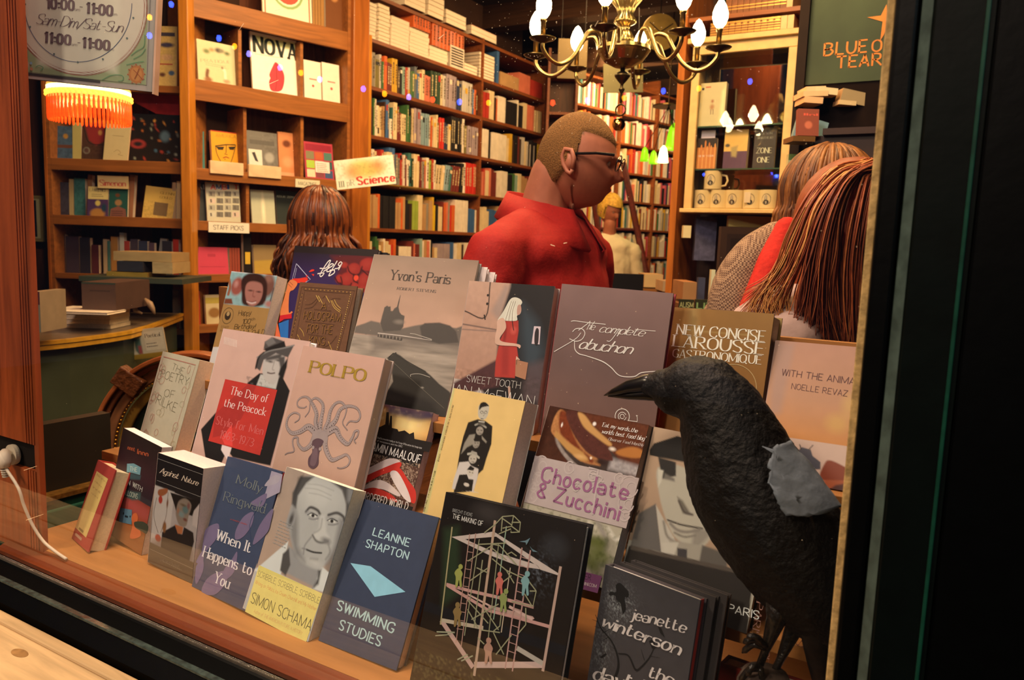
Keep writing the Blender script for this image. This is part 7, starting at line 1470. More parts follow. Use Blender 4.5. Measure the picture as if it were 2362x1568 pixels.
# ---- green wall panel with painted words, right
GW = mat('painted_green_wall', '2c3a28', .7, scale=5, amt=.25); gy = 2.05
gp0 = on(1872, 190, 1, gy); gw = empty('sign', (gp0.x, gy, 1.9), 'dark green wall board painted with orange words starting BLUE', 'sign')
zl_ = on(1950, 190, 1, gy).z-1.9; MB().box((-.02, 0, zl_), (.75, .02, 1.5)).build('board', GW, parent=gw); MB().box((-.02, .004, -1.9), (.75, .02, zl_)).build('dark_backing', mat('dark_backing', '140c08', .8, amt=.3, spec=.05), parent=gw)
MB().box((-.05, -.02, -1.9), (-.02, .1, 1.5)).build('dark_post', mat('dark_post', '1c120c', .7, spec=.1), parent=gw)
def wtxt(s, a, b, h):
    A, B = on(*a, 1, gy), on(*b, 1, gy); Q, w = text_quads(s, 'bold', .02, .8); sx = (B.x-A.x)/w; sh = (B.z-A.z)/w; mb = MB(); hh = (on(a[0], a[1]-h, 1, gy)-A).length
    for q in Q: n_ = len(mb.v); mb.add([(A.x-gp0.x+u*sx, -.0008, A.z-1.9+v*hh+u*sh) for u, v in q], [(0, 1, 2, 3)])
    mb.build('painted_lettering', mat('orange_lettering', 'b06c28', .6, amt=.2), parent=gw)
wtxt('BLUE', (1901, 128), (1998, 120), 27); wtxt('OYSTER', (2012, 119), (2170, 108), 26); wtxt('TEAROOM', (1930, 157), (2130, 143), 26)
mb = MB(); A = [on(px, py, 1, gy) for px, py in ((2000, 40), (2032, 36), (2045, 10), (2050, 40), (2090, 44), (2056, 60), (2066, 100), (2044, 72), (2030, 95), (2036, 50))]; mb.add([(p.x-gp0.x, -.0012, p.z-1.9) for p in A], [tuple(range(len(A)))]); mb.build('painted_star', MATS['orange_lettering'], parent=gw)
# dark sloping bookcase top with loose books, right
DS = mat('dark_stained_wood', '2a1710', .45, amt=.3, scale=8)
sc_ = empty('bookcase', (on(1870, 300, 1, 1.95).x, 1.95, 0), 'dark bookcase at the right, loose books on its top', 'bookcase'); zt2 = on(1900, 246, 1, 1.95).z
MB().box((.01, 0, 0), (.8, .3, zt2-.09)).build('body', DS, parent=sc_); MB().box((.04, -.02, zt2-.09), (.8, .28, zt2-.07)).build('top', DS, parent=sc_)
for z in (zt2-.3, zt2-.55): MB().box((.02, -.012, z), (.78, .0, z+.02)).build('shelf_edge', wood('dark_shelf_edge', '3c1e12', 'x'), parent=sc_)  # dark red-brown shelf edges
bx_ = on(1858, 240, 1, 1.98).x
for k, (px0, px1, py0, py1, c_, l, rz_) in enumerate(((1855, 1898, 222, 236, 'd09868', 'lowest cream paperback of the loose stack', 2), (1853, 1910, 210, 222, 'd0a070', 'second cream paperback of the loose stack', -3), (1860, 1905, 200, 211, 'd8a878', 'third cream paperback of the loose stack', -4), (1880, 1932, 199, 214, 'd8b080', 'topmost cream paperback sliding off the loose stack', 4), (1935, 1975, 230, 240, 'c8a070', 'pale paperback lying right of the loose stack', 3), (1938, 1998, 203, 232, '9a7a54', 'open paperback fanned out on the dark bookcase', 10))):
    standing('book', px0, px1, py0, py1, 2.50, .1, l, 'book', c_, None, rz=rz_)
standing('book', 1840, 1888, 250, 312, 2.46, .02, 'red-brown paperback face-out on a small ledge', 'book', '7c3c2c', lambda c: (c.text('llnl', .3, .9, .25, .08, 'Sc04c38', 'bold'), c.E(.5, .6, .18, .18, 'b05a40', .04)), tilt=8); standing('book', 1828, 1900, 262, 316, 2.52, .02, 'pale blue card behind the red-brown paperback', 'book', '6c7c7c', None, tilt=4, rz=14)
standing('shelf', 1829, 1880, 313, 325, 2.43, .09, 'small wooden ledge holding the red-brown paperback', 'shelf', '6c4420', None); standing('book', 1816, 1860, 356, 400, 2.55, .02, 'green and white card with a small round head below the ledge', 'book', 'b8a878', lambda c: (c.grad('5c7c54', '5c7c54', 0, .3), c.grad('5c8c98', '5c8c98', .7, 1), c.E(.45, .55, .15, .15, '3c3430', .03), c.E(.45, .6, .12, .1, 'b89880', .03)))
# ================================================================ FAR SHOP: rear bookcases, ladder, green lamps, signs
FA = at(1330, 400, 7.6); FB = at(1588, 400, 9.0); fu = Vector((FB.x-FA.x, FB.y-FA.y, 0)); FL = fu.length; fu.normalize(); fn = Vector((-fu.y, fu.x, 0))
fb = empty('bookcase', (FA.x, FA.y, 0), 'tall rear bookcase crammed with books at the end of the shop', 'bookcase', rz=math.atan2(fu.y, fu.x))
fz = [.25+.292*i for i in range(11)]
for z in fz: MB().box((-.12, 0, z-.02), (FL+.1, .25, z)).build('shelf', SHELFW, parent=fb)
for x in (-.12, FL*.33, FL*.66, FL+.1): MB().box((x-.015, -.005, 0), (x+.015, .25, 3.3)).build('upright', SHELFW, parent=fb)
MB().box((-.12, .25, 0), (FL+.1, .26, 3.3)).build('back_panel', wood('dark_back_panel4', '4a2a16', 'z'), parent=fb)
rnd = random.Random(12); fpal = 'cwccwwrogtnkmCcOwWeywcp'; groups = {}
nfar = 0
for si, z in enumerate(fz[:-1]):
    x = -.10
    while x < FL+.07:
        w = rnd.uniform(.014, .038); h = rnd.uniform(.17, .25)
        if any(abs(x+w/2-q) < .035 for q in (FL*.33, FL*.66)) or rnd.random() < .03: x += .03; continue
        c = rnd.choice(fpal); FARB.setdefault(c, MB()).obox((FA.x+fu.x*x+fn.x*.015, FA.y+fu.y*x+fn.y*.015), fu, fn, w-.001, .16+rnd.uniform(-.01, 0), z, z+h); x += w; nfar += 1
mb = MB()
for c, m_ in FARB.items(): mb.mat(mat('cloth_'+PAL[c][1], PAL[c][1], .6, amt=.1)).add(m_.v, m_.f)
o = mb.build('books'); tag(o, 'hundreds of small book spines packing the rear bookcase and far bay', 'books', kind='stuff')
# extra wing between long bookcase and rear bookcase
wg = empty('bookcase', tuple(at(1262, 300, 6.4)*1)[:2]+(0,), 'narrow dark bookcase end beside the far bay with a few bright spines', 'bookcase', rz=math.atan2(cr.y, cr.x)); wl_ = 62/1800*6.4
for z in (.5, .8, 1.1, 1.4, 1.7, 2.0, 2.3, 2.6, 2.9): MB().box((0, 0, z-.02), (wl_, .2, z)).build('shelf', SHELFW, parent=wg)
for x in (-.01, wl_): MB().box((x, -.004, 0), (x+.02, .2, 3.1)).build('upright', SHELFW, parent=wg)
MB().box((0, .2, 0), (wl_, .21, 3.1)).build('back_panel', MATS['dark_back_panel4'], parent=wg)
for zi, z in enumerate((1.4, 1.7, 2.0, 2.3, 2.6)):
    codes = ['rotcm', 'crtoO', 'tdrcr', 'tcrVd', 'mrcdr'][zi]; o3 = Vector(wg.location); u3 = Vector((cr.x, cr.y, 0)).normalized(); n3 = Vector((-u3.y, u3.x, 0)); rr = random.Random(zi)
    for i, c in enumerate(codes): shelf_book((o3.x, o3.y), u3, n3, .015+i*wl_/5.2, wl_/5.2-.003, .25*rr.uniform(.75, .95), z, c, f'{ORD[4-zi]} shelf of the narrow bookcase end', 'books on the narrow bookcase end', 0, .14, None, rr, .01)
# beige hanging boards and clock face among the beams
def hang(px0, px1, py0, py1, d, c_, l, nm='sign', paint=None, rz=0):
    o = standing(nm, px0, px1, py0, py1, d, .01, l, nm, c_, paint, rz=rz); W = (px1-px0)/F_PX*d; H = (py1-py0)/F_PX*d; zc_ = 3.42-at(px0, py1, d).z
    for x in (.1*W, .9*W): MB().tube([(x, .005, H), (x, .005, zc_)], .002, 5).build('cord', MATS['black_cord'], parent=o)
    return o
hang(1392, 1483, 150, 214, 5.2, '7c6a44', 'blank beige board hanging below the chandelier, far off', rz=-3); hang(1285, 1352, 92, 180, 5.4, '5c4424', 'tan board hanging left of the chandelier bowl')
ck = empty('clock', at(1522, 75, 5.0), 'round pale wooden clock face with two dark hands, behind the chandelier', 'clock'); Rk = 41/1800*5.0; T_ = Matrix((Vector((cr.x, cr.y, 0)).normalized(), Vector((0, 0, 1)), -Vector((-cr.y, cr.x, 0)).normalized())).transposed().to_4x4()
MB().lathe([(.001, 0), (Rk, 0), (Rk*1.02, .006), (Rk, .012), (.001, .012)], 40, T_).build('dial', mat('pale_wood_disc', '98803c', .5, amt=.15), parent=ck)
for a_, l2 in ((2.45, .8), (.6, .85)): MB().box((0, -.003, .013), (Rk*l2, .003, .015), T_ @ Matrix.Rotation(a_, 4, 'Z')).build('hand', mat('clock_hand', '2c1c10', .6), parent=ck)
MB().tube([(0, 0, Rk), (0, 0, 3.42-at(1522, 75, 5.0).z)], .003, 5).build('cord', MATS['black_cord'], parent=ck)
# ladder
ld = empty('ladder', at(1470, 520, 6.8), 'dark red wooden ladder leaning on the rear bookcase', 'ladder'); lo = Vector(ld.location); lw = wood('ladder_wood', '5c2014', 'z')
p1, p2 = at(1438, 378, 7.1), at(1492, 640, 6.4); q1, q2 = at(1400, 490, 7.0), at(1447, 640, 6.5)
q1 = p1+Vector((-.32, -.05, 0)); q2 = p2+Vector((-.36, -.05, 0))
for a, b in ((p1, p2), (q1, q2)): b2 = b+(b-a)*((b.z-.02)/(a.z-b.z)); MB().tube([a-lo, b2-lo], .028, 6).build('rail', lw, parent=ld)
for t in np.linspace(.12, 2.3, 10): MB().tube([p1.lerp(p2, t)-lo, q1.lerp(q2, t)-lo], .014, 6).build('rung', lw, parent=ld)
# green bell lamps
GS = mat('green_glass_shade', '7ac01c', .25, emit='8ce010', estr=.9, amt=.15); GSW = mat('green_glass_shade_lit', 'd8ff90', .3, emit='e8ffa0', estr=6)
gl0 = at(1518, 345, 6.2); gl_ = empty('pendant_lamp', gl0, 'cluster lamp of green bell-shaped glass shades near the rear bookcase', 'lamp')
for k, (px, py, s, lit) in enumerate(((1487, 356, 1.0, 0), (1504, 362, .95, 0), (1524, 354, 1.2, 1), (1546, 312, 1.9, 0), (1556, 362, 1.0, 0), (1550, 372, .8, 1))):
    p = at(px, py, 6.2)-gl0+Vector((0, .03*k, 0)); k_ = .036*s
    MB().lathe([(k_, -k_*1.5), (k_*.93, -k_*1.1), (k_*.8, 0), (k_*.6, k_*1.0), (k_*.25, k_*1.5), (.004, k_*1.6)], 20).build('shade', GSW if lit else GS, parent=gl_, smooth=True, loc=p)
    MB().tube([p+Vector((0, 0, k_*1.6)), Vector((.05, .05, .34))], .003, 5).build('stem', BRD, parent=gl_)
MB().lathe([(.13, .335), (.13, .345), (.01, .36)], 20).build('ring', BRD, parent=gl_, loc=(.05, .05, 0)); MB().tube([(.05, .05, .35), (.05, .05, 3.4-gl0.z)], .005, 6).build('rod', BRD, parent=gl_)
light('POINT', 'green_lamp_light', at(1524, 372, 6.2), 1.2, (.9, 1, .5), .04)
# tall leaning volumes beside the cabinet post, far right bookcase end
for k, (px0, px1, py0, py1, c_, l) in enumerate(((1560, 1574, 262, 330, 'c8c0a0', 'pale tall leaning folder above green lamps'), (1553, 1563, 375, 430, 'd8b8a0', 'pinkish tall spine at the right end of rear shelves'), (1564, 1574, 374, 430, 'd8c0a8', 'second pinkish tall spine at the right end of rear shelves'), (1545, 1572, 458, 526, 'c8c0a0', 'white folder with dark green stripe leaning on the rear bookcase'), (1542, 1566, 545, 620, 'b87864', 'red-edged pink folder leaning low by the rear bookcase'))):
    standing('folder', px0, px1, py0, py1, 6.9, .06, l, 'folder', c_, (lambda c: c.rect(.4, 0, .65, 1, 'S2c6c3c')) if k == 3 else (lambda c: c.rect(0, 0, .2, 1, 'Sa83028')) if k == 4 else None, rz=8 if k in (0, 3, 4) else 0)
# rear table with cartons
rt_ = empty('table', (at(1490, 665, 5.2).x, at(1490, 665, 5.2).y, 0), 'rear wooden table carrying cartons near the ladder foot', 'table'); MB().box((-.7, -.3, .95), (.7, .5, .98)).build('table_top', wood('table_wood', 'a8742c', 'x'), parent=rt_)
for x in (-.65, .62):
    for y in (-.27, .44): MB().box((x, y, 0), (x+.04, y+.04, .95)).build('leg', MATS['table_wood'], parent=rt_)
def desk(px0, px1, py, d, depth, label, name='table', col='5c3a20'):
    a, b = at(px0, py, d), at(px1, py, d); z = min(a.z, b.z)-.002; u = Vector((cr.x, cr.y, 0)).normalized(); L = (b-a).length; r = empty(name, (a.x, a.y, 0), label, name, rz=math.atan2(u.y, u.x)); w = wood('desk_wood_'+col, col, 'x')
    MB().box((0, -.03, z-.03), (L, depth, z)).build('top', w, parent=r)
    for x in (.02, L-.06):
        for y in (.0, depth-.06): MB().box((x, y, 0), (x+.04, y+.04, z-.03)).build('leg', w, parent=r)
desk(1478, 1570, 664, 4.2, .35, 'small side table under the cream carton', col='7a5024'); desk(1380, 1500, 676, 3.0, .4, 'small wooden desk carrying the open laptop'); desk(1640, 1830, 728, 2.5, .3, 'till desk carrying the dark wooden screen', col='3c2416'); desk(1562, 1650, 697, 3.1, .45, 'low wooden table under the cabinet with cartons and spines', col='6c4424')
finish_labels()
# ================================================================ PEOPLE AND THE CROW
def blob(parts, name, parent, m, voxel=.009, smooth=6, disp=0, dscale=.08, mtx=None, col=None, loc=None, subdiv=0):
    """one continuous surface grown over tapered limbs: parts = [(p, r), (p, r), ...] chains or ('e', centre, radii[, rot])"""
    mb = MB()
    for c in parts:
        if c[0] == 'e':
            _, ce, ra = c[:3]; M_ = Matrix.Translation(ce) @ (Matrix.Rotation(c[3][0], 4, 'X') @ Matrix.Rotation(c[3][1], 4, 'Y') @ Matrix.Rotation(c[3][2], 4, 'Z') if len(c) > 3 else Matrix()) @ Matrix.Diagonal((*ra, 1))
            mb.lathe([(.001, -1)]+[(math.sin(PI*i/10), -math.cos(PI*i/10)) for i in range(1, 10)]+[(.001, 1)], 18, M_)
        else:
            pts = crom([(*p, r) for p, r in c], 5) if len(c) > 2 else [np.array((*c[0][0], c[0][1])), np.array((*c[1][0], c[1][1]))]
            P = [Vector(q[:3]) for q in pts]; Rr = [float(q[3]) for q in pts]; a = (P[0]-P[1]).normalized(); b = (P[-1]-P[-2]).normalized()
            P = [P[0]+a*Rr[0]*.85, P[0]+a*Rr[0]*.5]+P+[P[-1]+b*Rr[-1]*.5, P[-1]+b*Rr[-1]*.85]; Rr = [Rr[0]*.4, Rr[0]*.85]+Rr+[Rr[-1]*.85, Rr[-1]*.4]
            mb.tube(P, Rr, 12)
    o = mb.build(name, m, parent=parent, loc=loc, mtx=mtx)
    r = o.modifiers.new('skin', 'REMESH'); r.mode = 'VOXEL'; r.voxel_size = voxel; r.use_smooth_shade = True
    s = o.modifiers.new('soften', 'SMOOTH'); s.factor = .5; s.iterations = smooth
    if disp:
        t = bpy.data.textures.new(name+'_folds', 'CLOUDS'); t.noise_scale = dscale; d = o.modifiers.new('folds', 'DISPLACE'); d.texture = t; d.strength = disp; d.mid_level = .5
    return o
SKIN = mat('skin', 'a86a50', .5, scale=60, amt=.07); SKIN.node_tree.nodes['Principled BSDF'].inputs['Subsurface Weight'].default_value = .1
SKIN.node_tree.nodes['Principled BSDF'].inputs['Subsurface Radius'].default_value = (.01, .004, .002)
def hand(parent, w, d, up, flip=1, s=1.0):
    """palm, four unequal curled fingers and a thumb from the side of the palm"""
    w = Vector(w); d = Vector(d).normalized(); up = Vector(up).normalized(); sd = d.cross(up).normalized()*flip
    P = [[(w, .022*s), (w+d*.05*s, .026*s), (w+d*.085*s, .022*s)], [(w+sd*.02*s+d*.04*s, .018*s), (w+sd*.024*s+d*.08*s, .014*s)], [(w-sd*.02*s+d*.04*s, .018*s), (w-sd*.024*s+d*.08*s, .014*s)]]
    for i, (o, L) in enumerate(((.030, .070), (.010, .082), (-.010, .077), (-.029, .060))):
        b = w+sd*o*s+d*.085*s; P.append([(b-d*.01, .0095*s), (b+d*L*.45*s-up*.006*s, .0088*s), (b+d*L*.75*s-up*.022*s, .008*s), (b+d*L*.85*s-up*.04*s, .0068*s)])
    t = w+sd*.022*s+d*.025*s; P.append([(t, .013*s), (t+sd*.022*s+d*.022*s-up*.008*s, .0105*s), (t+sd*.030*s+d*.052*s-up*.018*s, .0085*s)])
    return P
def person(loc, rz, H, label, shirt, trousers, skin, neck_tilt=(0, 0), sleeve='short', sh=1.0, arms='down', bulk=1.0, lean=0, fold=.012):
    """standing adult, facing local -Y; returns (root, head anchor)"""
    root = empty('person', loc, label, 'person', rz=rz); k = H/1.75; L = lean
    V = lambda x, y, z: Vector((x*k, (y-L*(z/1.4 if z > .9 else 0))*k, z*k))
    sw = .185*sh
    body = [[(V(.09, 0, .92), .075*k), (V(.095, .0, .5), .055*k), (V(.10, .01, .09), .036*k)], [(V(-.09, 0, .92), .075*k), (V(-.095, 0, .5), .055*k), (V(-.10, .01, .09), .036*k)],
            [(V(0, 0, 1.0), .09*k), (V(0, .0, 1.35), .085*k), (V(0, .008, 1.47), .052*k*bulk), (V(0, -.012, 1.56), .046*k*bulk)]]
    elbows = {'down': [V(s*(sw+.055), .02, 1.12) for s in (1, -1)], 'bent': [V(s*(sw+.05), .0, 1.12) for s in (1, -1)]}[arms]
    wr = {'down': [V(s*(sw+.05), -.06, .88) for s in (1, -1)], 'bent': [V(s*(sw-.04), -.24, 1.08) for s in (1, -1)]}[arms]
    for s, e, w in zip((1, -1), elbows, wr):
        body += [[(V(s*sw*.96, .0, 1.355), .040*k), (e, .038*k), (w, .026*k)]]; dd = (w-e).normalized(); body += hand(root, w, dd, Vector((s*.2, -.9, .3)) if arms == 'down' else Vector((0, 0, 1)), -s, k)
    blob(body, 'body', root, skin, .008, 3)
    tr = [[(V(0, 0, .96), .14*k*bulk), (V(0, 0, 1.02), .13*k*bulk)]]+[[(V(s*.085, 0, .93), .105*k*bulk), (V(s*.09, 0, .5), .075*k), (V(s*.10, .01, .10), .06*k)] for s in (1, -1)]
    blob(tr, 'trousers', root, trousers, .013, 5, .008)
    for s in (1, -1): blob([[(V(s*.10, .05, .045), .042*k), (V(s*.10, -.05, .04), .045*k), (V(s*.11, -.15, .033), .036*k)]], 'shoe', root, mat('dark_shoes', '1c1612', .4), .01, 3)
    b = bulk
    st = [('e', V(0, 0, 1.22), (.185*k*b, .125*k*b, .26*k)), ('e', V(0, 0, 1.04), (.175*k*b, .125*k*b, .16*k)), [(V(-sw*.95, .0, 1.37), .060*k), (V(-sw*.5, .005, 1.405), .062*k), (V(0, .012, 1.43), .072*k), (V(sw*.5, .005, 1.405), .062*k), (V(sw*.95, 0, 1.37), .060*k)], ('e', V(0, .0, 1.36), (.19*k*b, .105*k*b, .12*k))]
    for s, e, w in zip((1, -1), elbows, wr):
        sp = V(s*sw, 0, 1.365); st += [[(sp, .066*k), (sp.lerp(e, .8), .062*k*b)]] if sleeve == 'short' else [[(sp, .066*k), (e, .056*k), (w.lerp(e, .12), .042*k)]]
    blob(st, 'shirt', root, shirt, .011, 5, fold, .10)
    return root, V
def head_mesh(parent, loc, rotz, tilt, s, skin, hairfn=None, haircol='5a3c22', roll=0):
    """sculpted head facing local -Y; vertices coloured skin / cropped hair"""
    nu, nv = 72, 56; v = []; cols = []
    G = lambda x, m, w: math.exp(-((x-m)/w)**2)
    for j in range(nv+1):
        ph = PI*j/nv
        for i in range(nu):
            th = 2*PI*i/nu; x, y, z = math.sin(ph)*math.sin(th), -math.sin(ph)*math.cos(th), math.cos(ph)
            X, Y, Z = x*.077, y*.098+.008, z*.118
            f = max(0, -y)
            if z < 0: X *= 1-.28*min(1, -z)*(.3+.7*f); Y += -.012*f*(-z)**.5 if z > -.9 else 0; Y *= 1-.12*(-z)*(1-f)
            if z < -.1: Y += .030*(-z-.1)*(1 if y > 0 else 0)*-.6
            nose = G(x, 0, .10)*G(z, -.12, .15)*(f**2); Y -= .016*nose; Y -= .017*G(x, 0, .10)*G(z, -.25, .075)*(f**2); Y += .004*G(x, 0, .2)*G(z, .10, .05)*f
            Y -= .006*G(z, .14, .07)*(f**2)*(1-.3*G(x, 0, .1)); Y += .012*(G(x, .36, .15)+G(x, -.36, .15))*G(z, .0, .11)*(f**2)
            Y -= .006*G(x, 0, .24)*G(z, -.50, .07)*f; Y += .005*G(x, 0, .3)*G(z, -.42, .035)*f; Y -= .013*G(x, 0, .26)*G(z, -.80, .14)*f; Y -= .004*(G(x, .42, .18)+G(x, -.42, .18))*G(z, -.28, .16)*f
            Y += .012*G(z, -.05, .3)*0
            v.append((X*s, Y*s, Z*s))
            hair = hairfn(x, y, z) if hairfn else 0
            base = np.array(lin('a86a50')); lip = G(x, 0, .25)*G(z, -.47, .05)*f; base = base*(1-.35*lip*np.array((.4, 1, 1))); base = base*(1-.1*G(z, -.15, .2)*np.array((0, 1, 1))*f)
            n_ = .85+.3*mnoise.noise(Vector((x*22, y*22, z*22))); hc = np.array(lin(haircol))*n_; h = max(0, min(1, hair)); cols.append((*(base*(1-h)+hc*h), 1))
    f_ = [(j*nu+i, (j+1)*nu+i, (j+1)*nu+(i+1) % nu, j*nu+(i+1) % nu) for j in range(nv) for i in range(nu)]
    me = bpy.data.meshes.new('head'); me.from_pydata(v, [], f_); me.materials.append(mat('head_skin', kind='vcol', rough=.5, scale=80, amt=.06)); ca = me.color_attributes.new('Col', 'FLOAT_COLOR', 'POINT'); ca.data.foreach_set('color', np.array(cols, np.float32).ravel())
    me.polygons.foreach_set('use_smooth', [True]*len(f_)); me.update(); o = bpy.data.objects.new('head', me); C.objects.link(o); o.parent = parent; o.location = loc
    o.rotation_euler = (tilt, roll, rotz)
    for sg_ in (1, -1):
        M_ = Matrix.Translation((sg_*.076*s, .012*s, -.008*s)) @ Matrix.Rotation(sg_*.35, 4, 'Z') @ Matrix.Rotation(-.15, 4, 'X')
        mb = MB(); mb.tube([M_ @ Vector((sg_*.006*s, p[0]*s, p[1]*s)) for p in ((-.012, -.020), (-.016, .006), (-.008, .026), (.010, .030), (.017, .014), (.013, -.006), (.002, -.024), (-.008, -.030), (-.012, -.020))], [.0055*s]*9, 7)
        mb.lathe([(.001, 0), (.014*s, .001), (.0135*s, .006*s), (.001, .006*s)], 12, M_ @ Matrix.Rotation(sg_*PI/2, 4, 'Y') @ Matrix.Diagonal((1.5, .8, 1, 1))); mb.build('ear', SKIN, parent=o, smooth=True)
        e = MB(); e.lathe([(.001, -.011*s)]+[(.011*s*math.sin(PI*i/8), -.011*s*math.cos(PI*i/8)) for i in range(1, 8)]+[(.001, .011*s)], 12); e.build('eye', mat('eyeball', '9c8878', .15), parent=o, smooth=True, loc=(sg_*.029*s, -.0695*s, .004*s))
    return o
def strands(parent, name, curves, m, r0, seed=0, taper=.25, n=5, kind=None):
    mb = MB(); rnd = random.Random(seed)
    for pts in curves:
        q = crom([tuple(p) for p in pts], 5); k = len(q); rr = r0*rnd.uniform(.6, 1.3)
        mb.tube([Vector(p) for p in q], [rr*(1-(1-taper)*(i/(k-1))**2)*(.5 if i == 0 else 1) for i in range(k)], n)
    o = mb.build(name, m, parent=parent, smooth=True)
    return o
def hair_cols(name, hexes, rough=.35): return [mat(f'{name}_{i}', h, rough, scale=80, amt=.2) for i, h in enumerate(hexes)]
# ---- man in the red polo shirt
DM = 2.0; hm_ = at(1338, 374, DM); Hm = 1.80
gz = 1.80*(1.66/1.75)
RED = mat('red_pique_cotton', '98160e', .75, scale=160, amt=.1, bump=.2); JEAN = mat('dark_trousers', '20242e', .8, scale=60, amt=.15)
head_z = hm_.z
k_ = (head_z-.175)/1.425
px_ = at(1300, 520, DM)
rt2 = Vector((cr.x, cr.y, 0)).normalized(); fw2 = Vector((fw.x, fw.y, 0)).normalized()
cen = Vector((hm_.x, hm_.y, 0))-rt2*.075+fw2*.02
ang = math.atan2(rt2.y, rt2.x)+PI/2-.55       # body faces right and a little away from the window
man, V = person((cen.x, cen.y, 0), ang, 1.75*k_, 'man in red polo shirt and glasses with cropped hair, looking right', RED, JEAN, SKIN, sh=1.22, bulk=1.18, fold=.018)
def crop(x, y, z):
    h = 0
    edge = .32+.25*abs(x) if y < 0 else -.55
    t = (z-(edge if y < -.15 else (-.64 if y > .45 else .05-(y+.15)*1.15)))/.12
    return max(0, min(1, t))
inv = Matrix.Rotation(-ang, 4, 'Z')
hl = inv @ (hm_-Vector((cen.x, cen.y, 0)))
hd = head_mesh(man, hl, .30, math.radians(7), 1.03, SKIN, crop, '6a4a22')
gls = mat('black_spectacle_frame', '15120f', .25, coat=.3)
S_ = 1.03
MB().tube([(.082*S_, .0, .012*S_), (.078*S_, -.05*S_, .020*S_), (.070*S_, -.092*S_, .022*S_)], [.0035, .0035, .004], 6).tube([(-.082*S_, .0, .012*S_), (-.078*S_, -.05*S_, .020*S_), (-.070*S_, -.092*S_, .022*S_)], [.0035, .0035, .004], 6).build('temple_arms', gls, parent=hd)
for sg_ in (1, -1):
    MB().tube([(sg_*(.036+.033*math.cos(t))*S_, -.100*S_-.004*math.sin(t), (.006+.019*math.sin(t))*S_) for t in [2*PI*i/16 for i in range(17)]], .0016, 5).build('spectacle_rim', gls, parent=hd)
MB().tube([(-.008*S_, -.106*S_, .010*S_), (.008*S_, -.106*S_, .010*S_)], .0016, 5).build('bridge', gls, parent=hd)
# fuzzy crown hairs as a thin shell
def shell(parent, s, fn, m, off, name='hair'):
    mb = MB(); nu, nv = 60, 40; idx = {}; V_ = []; F_ = []
    for j in range(nv+1):
        for i in range(nu):
            ph, th = PI*j/nv, 2*PI*i/nu; x, y, z = math.sin(ph)*math.sin(th), -math.sin(ph)*math.cos(th), math.cos(ph)
            X, Y, Z = x*.077, y*.098+.008, z*.118
            f = max(0, -y)
            if z < 0: X *= 1-.28*min(1, -z)*(.3+.7*f); Y *= 1-.12*(-z)*(1-f)
            h = fn(x, y, z); o_ = off*h-.003*(1-h); V_.append(((X+x*o_)*s, (Y+y*o_)*s, (Z+z*o_)*s))
    F_ = [(j*nu+i, (j+1)*nu+i, (j+1)*nu+(i+1) % nu, j*nu+(i+1) % nu) for j in range(nv) for i in range(nu) if fn(math.sin(PI*(j+.5)/nv)*math.sin(2*PI*(i+.5)/nu), -math.sin(PI*(j+.5)/nv)*math.cos(2*PI*(i+.5)/nu), math.cos(PI*(j+.5)/nv)) > .05]
    return mb.add(V_, F_).build(name, m, parent=parent, smooth=True)
shell(hd, 1.03, crop, mat('cropped_brown_hair', '7a5528', .8, scale=350, amt=.45, bump=.9), .0035)
# polo collar and placket
mb = MB(); n = 28; ring0, ring1 = [], []
kk = k_
for i in range(n+1):
    t = -PI/2+.22+(2*PI-.44)*i/n; c_, s_ = math.cos(t), math.sin(t)
    ring0.append((c_*.080*kk*1.12, s_*.078*kk*1.1+.012, (1.492+.022*s_)*kk)); w = 1.0+.25*max(0, -s_)
    ring1.append((c_*.118*kk*w*1.1, s_*.108*kk*w*1.05+.008, (1.437-.055*max(0, -s_)+.02*max(0, s_))*kk))
mb.add(ring0+ring1+[(p[0]*.97, p[1]*.97, p[2]-.004) for p in ring1], [(i, i+1, n+2+i, n+1+i) for i in range(n)]+[(n+1+i, n+2+i, 2*n+3+i, 2*n+2+i) for i in range(n)]); col_ = mb.build('collar', RED, parent=man, smooth=True)
sd = col_.modifiers.new('thick', 'SOLIDIFY'); sd.thickness = .004
# ---- far blonde person in white
DW = 6.15; wh_ = at(1408, 483, DW); rw = (wh_.z+.10)/1.66
wp, V = person((wh_.x, wh_.y, 0), ang-.9, 1.66*rw, 'person with short blond hair in a white shirt beside the ladder, far off', mat('white_cotton', 'd8ccaa', .8, amt=.06), mat('khaki_trousers', '8a6c3c', .8), SKIN, arms='bent', sh=.95, fold=.02)
hl = Matrix.Rotation(-(ang-.9), 4, 'Z') @ (wh_-Vector((wh_.x, wh_.y, 0))); BL = lambda x, y, z: 1 if (z > .35 or (y > -.35 and z > -.55)) else 0
h2 = head_mesh(wp, hl, .5, math.radians(22), .98, SKIN, BL, 'b89440'); shell(h2, .98, BL, mat('blond_hair', 'c8a040', .6, scale=60, amt=.35, bump=.8), .016)
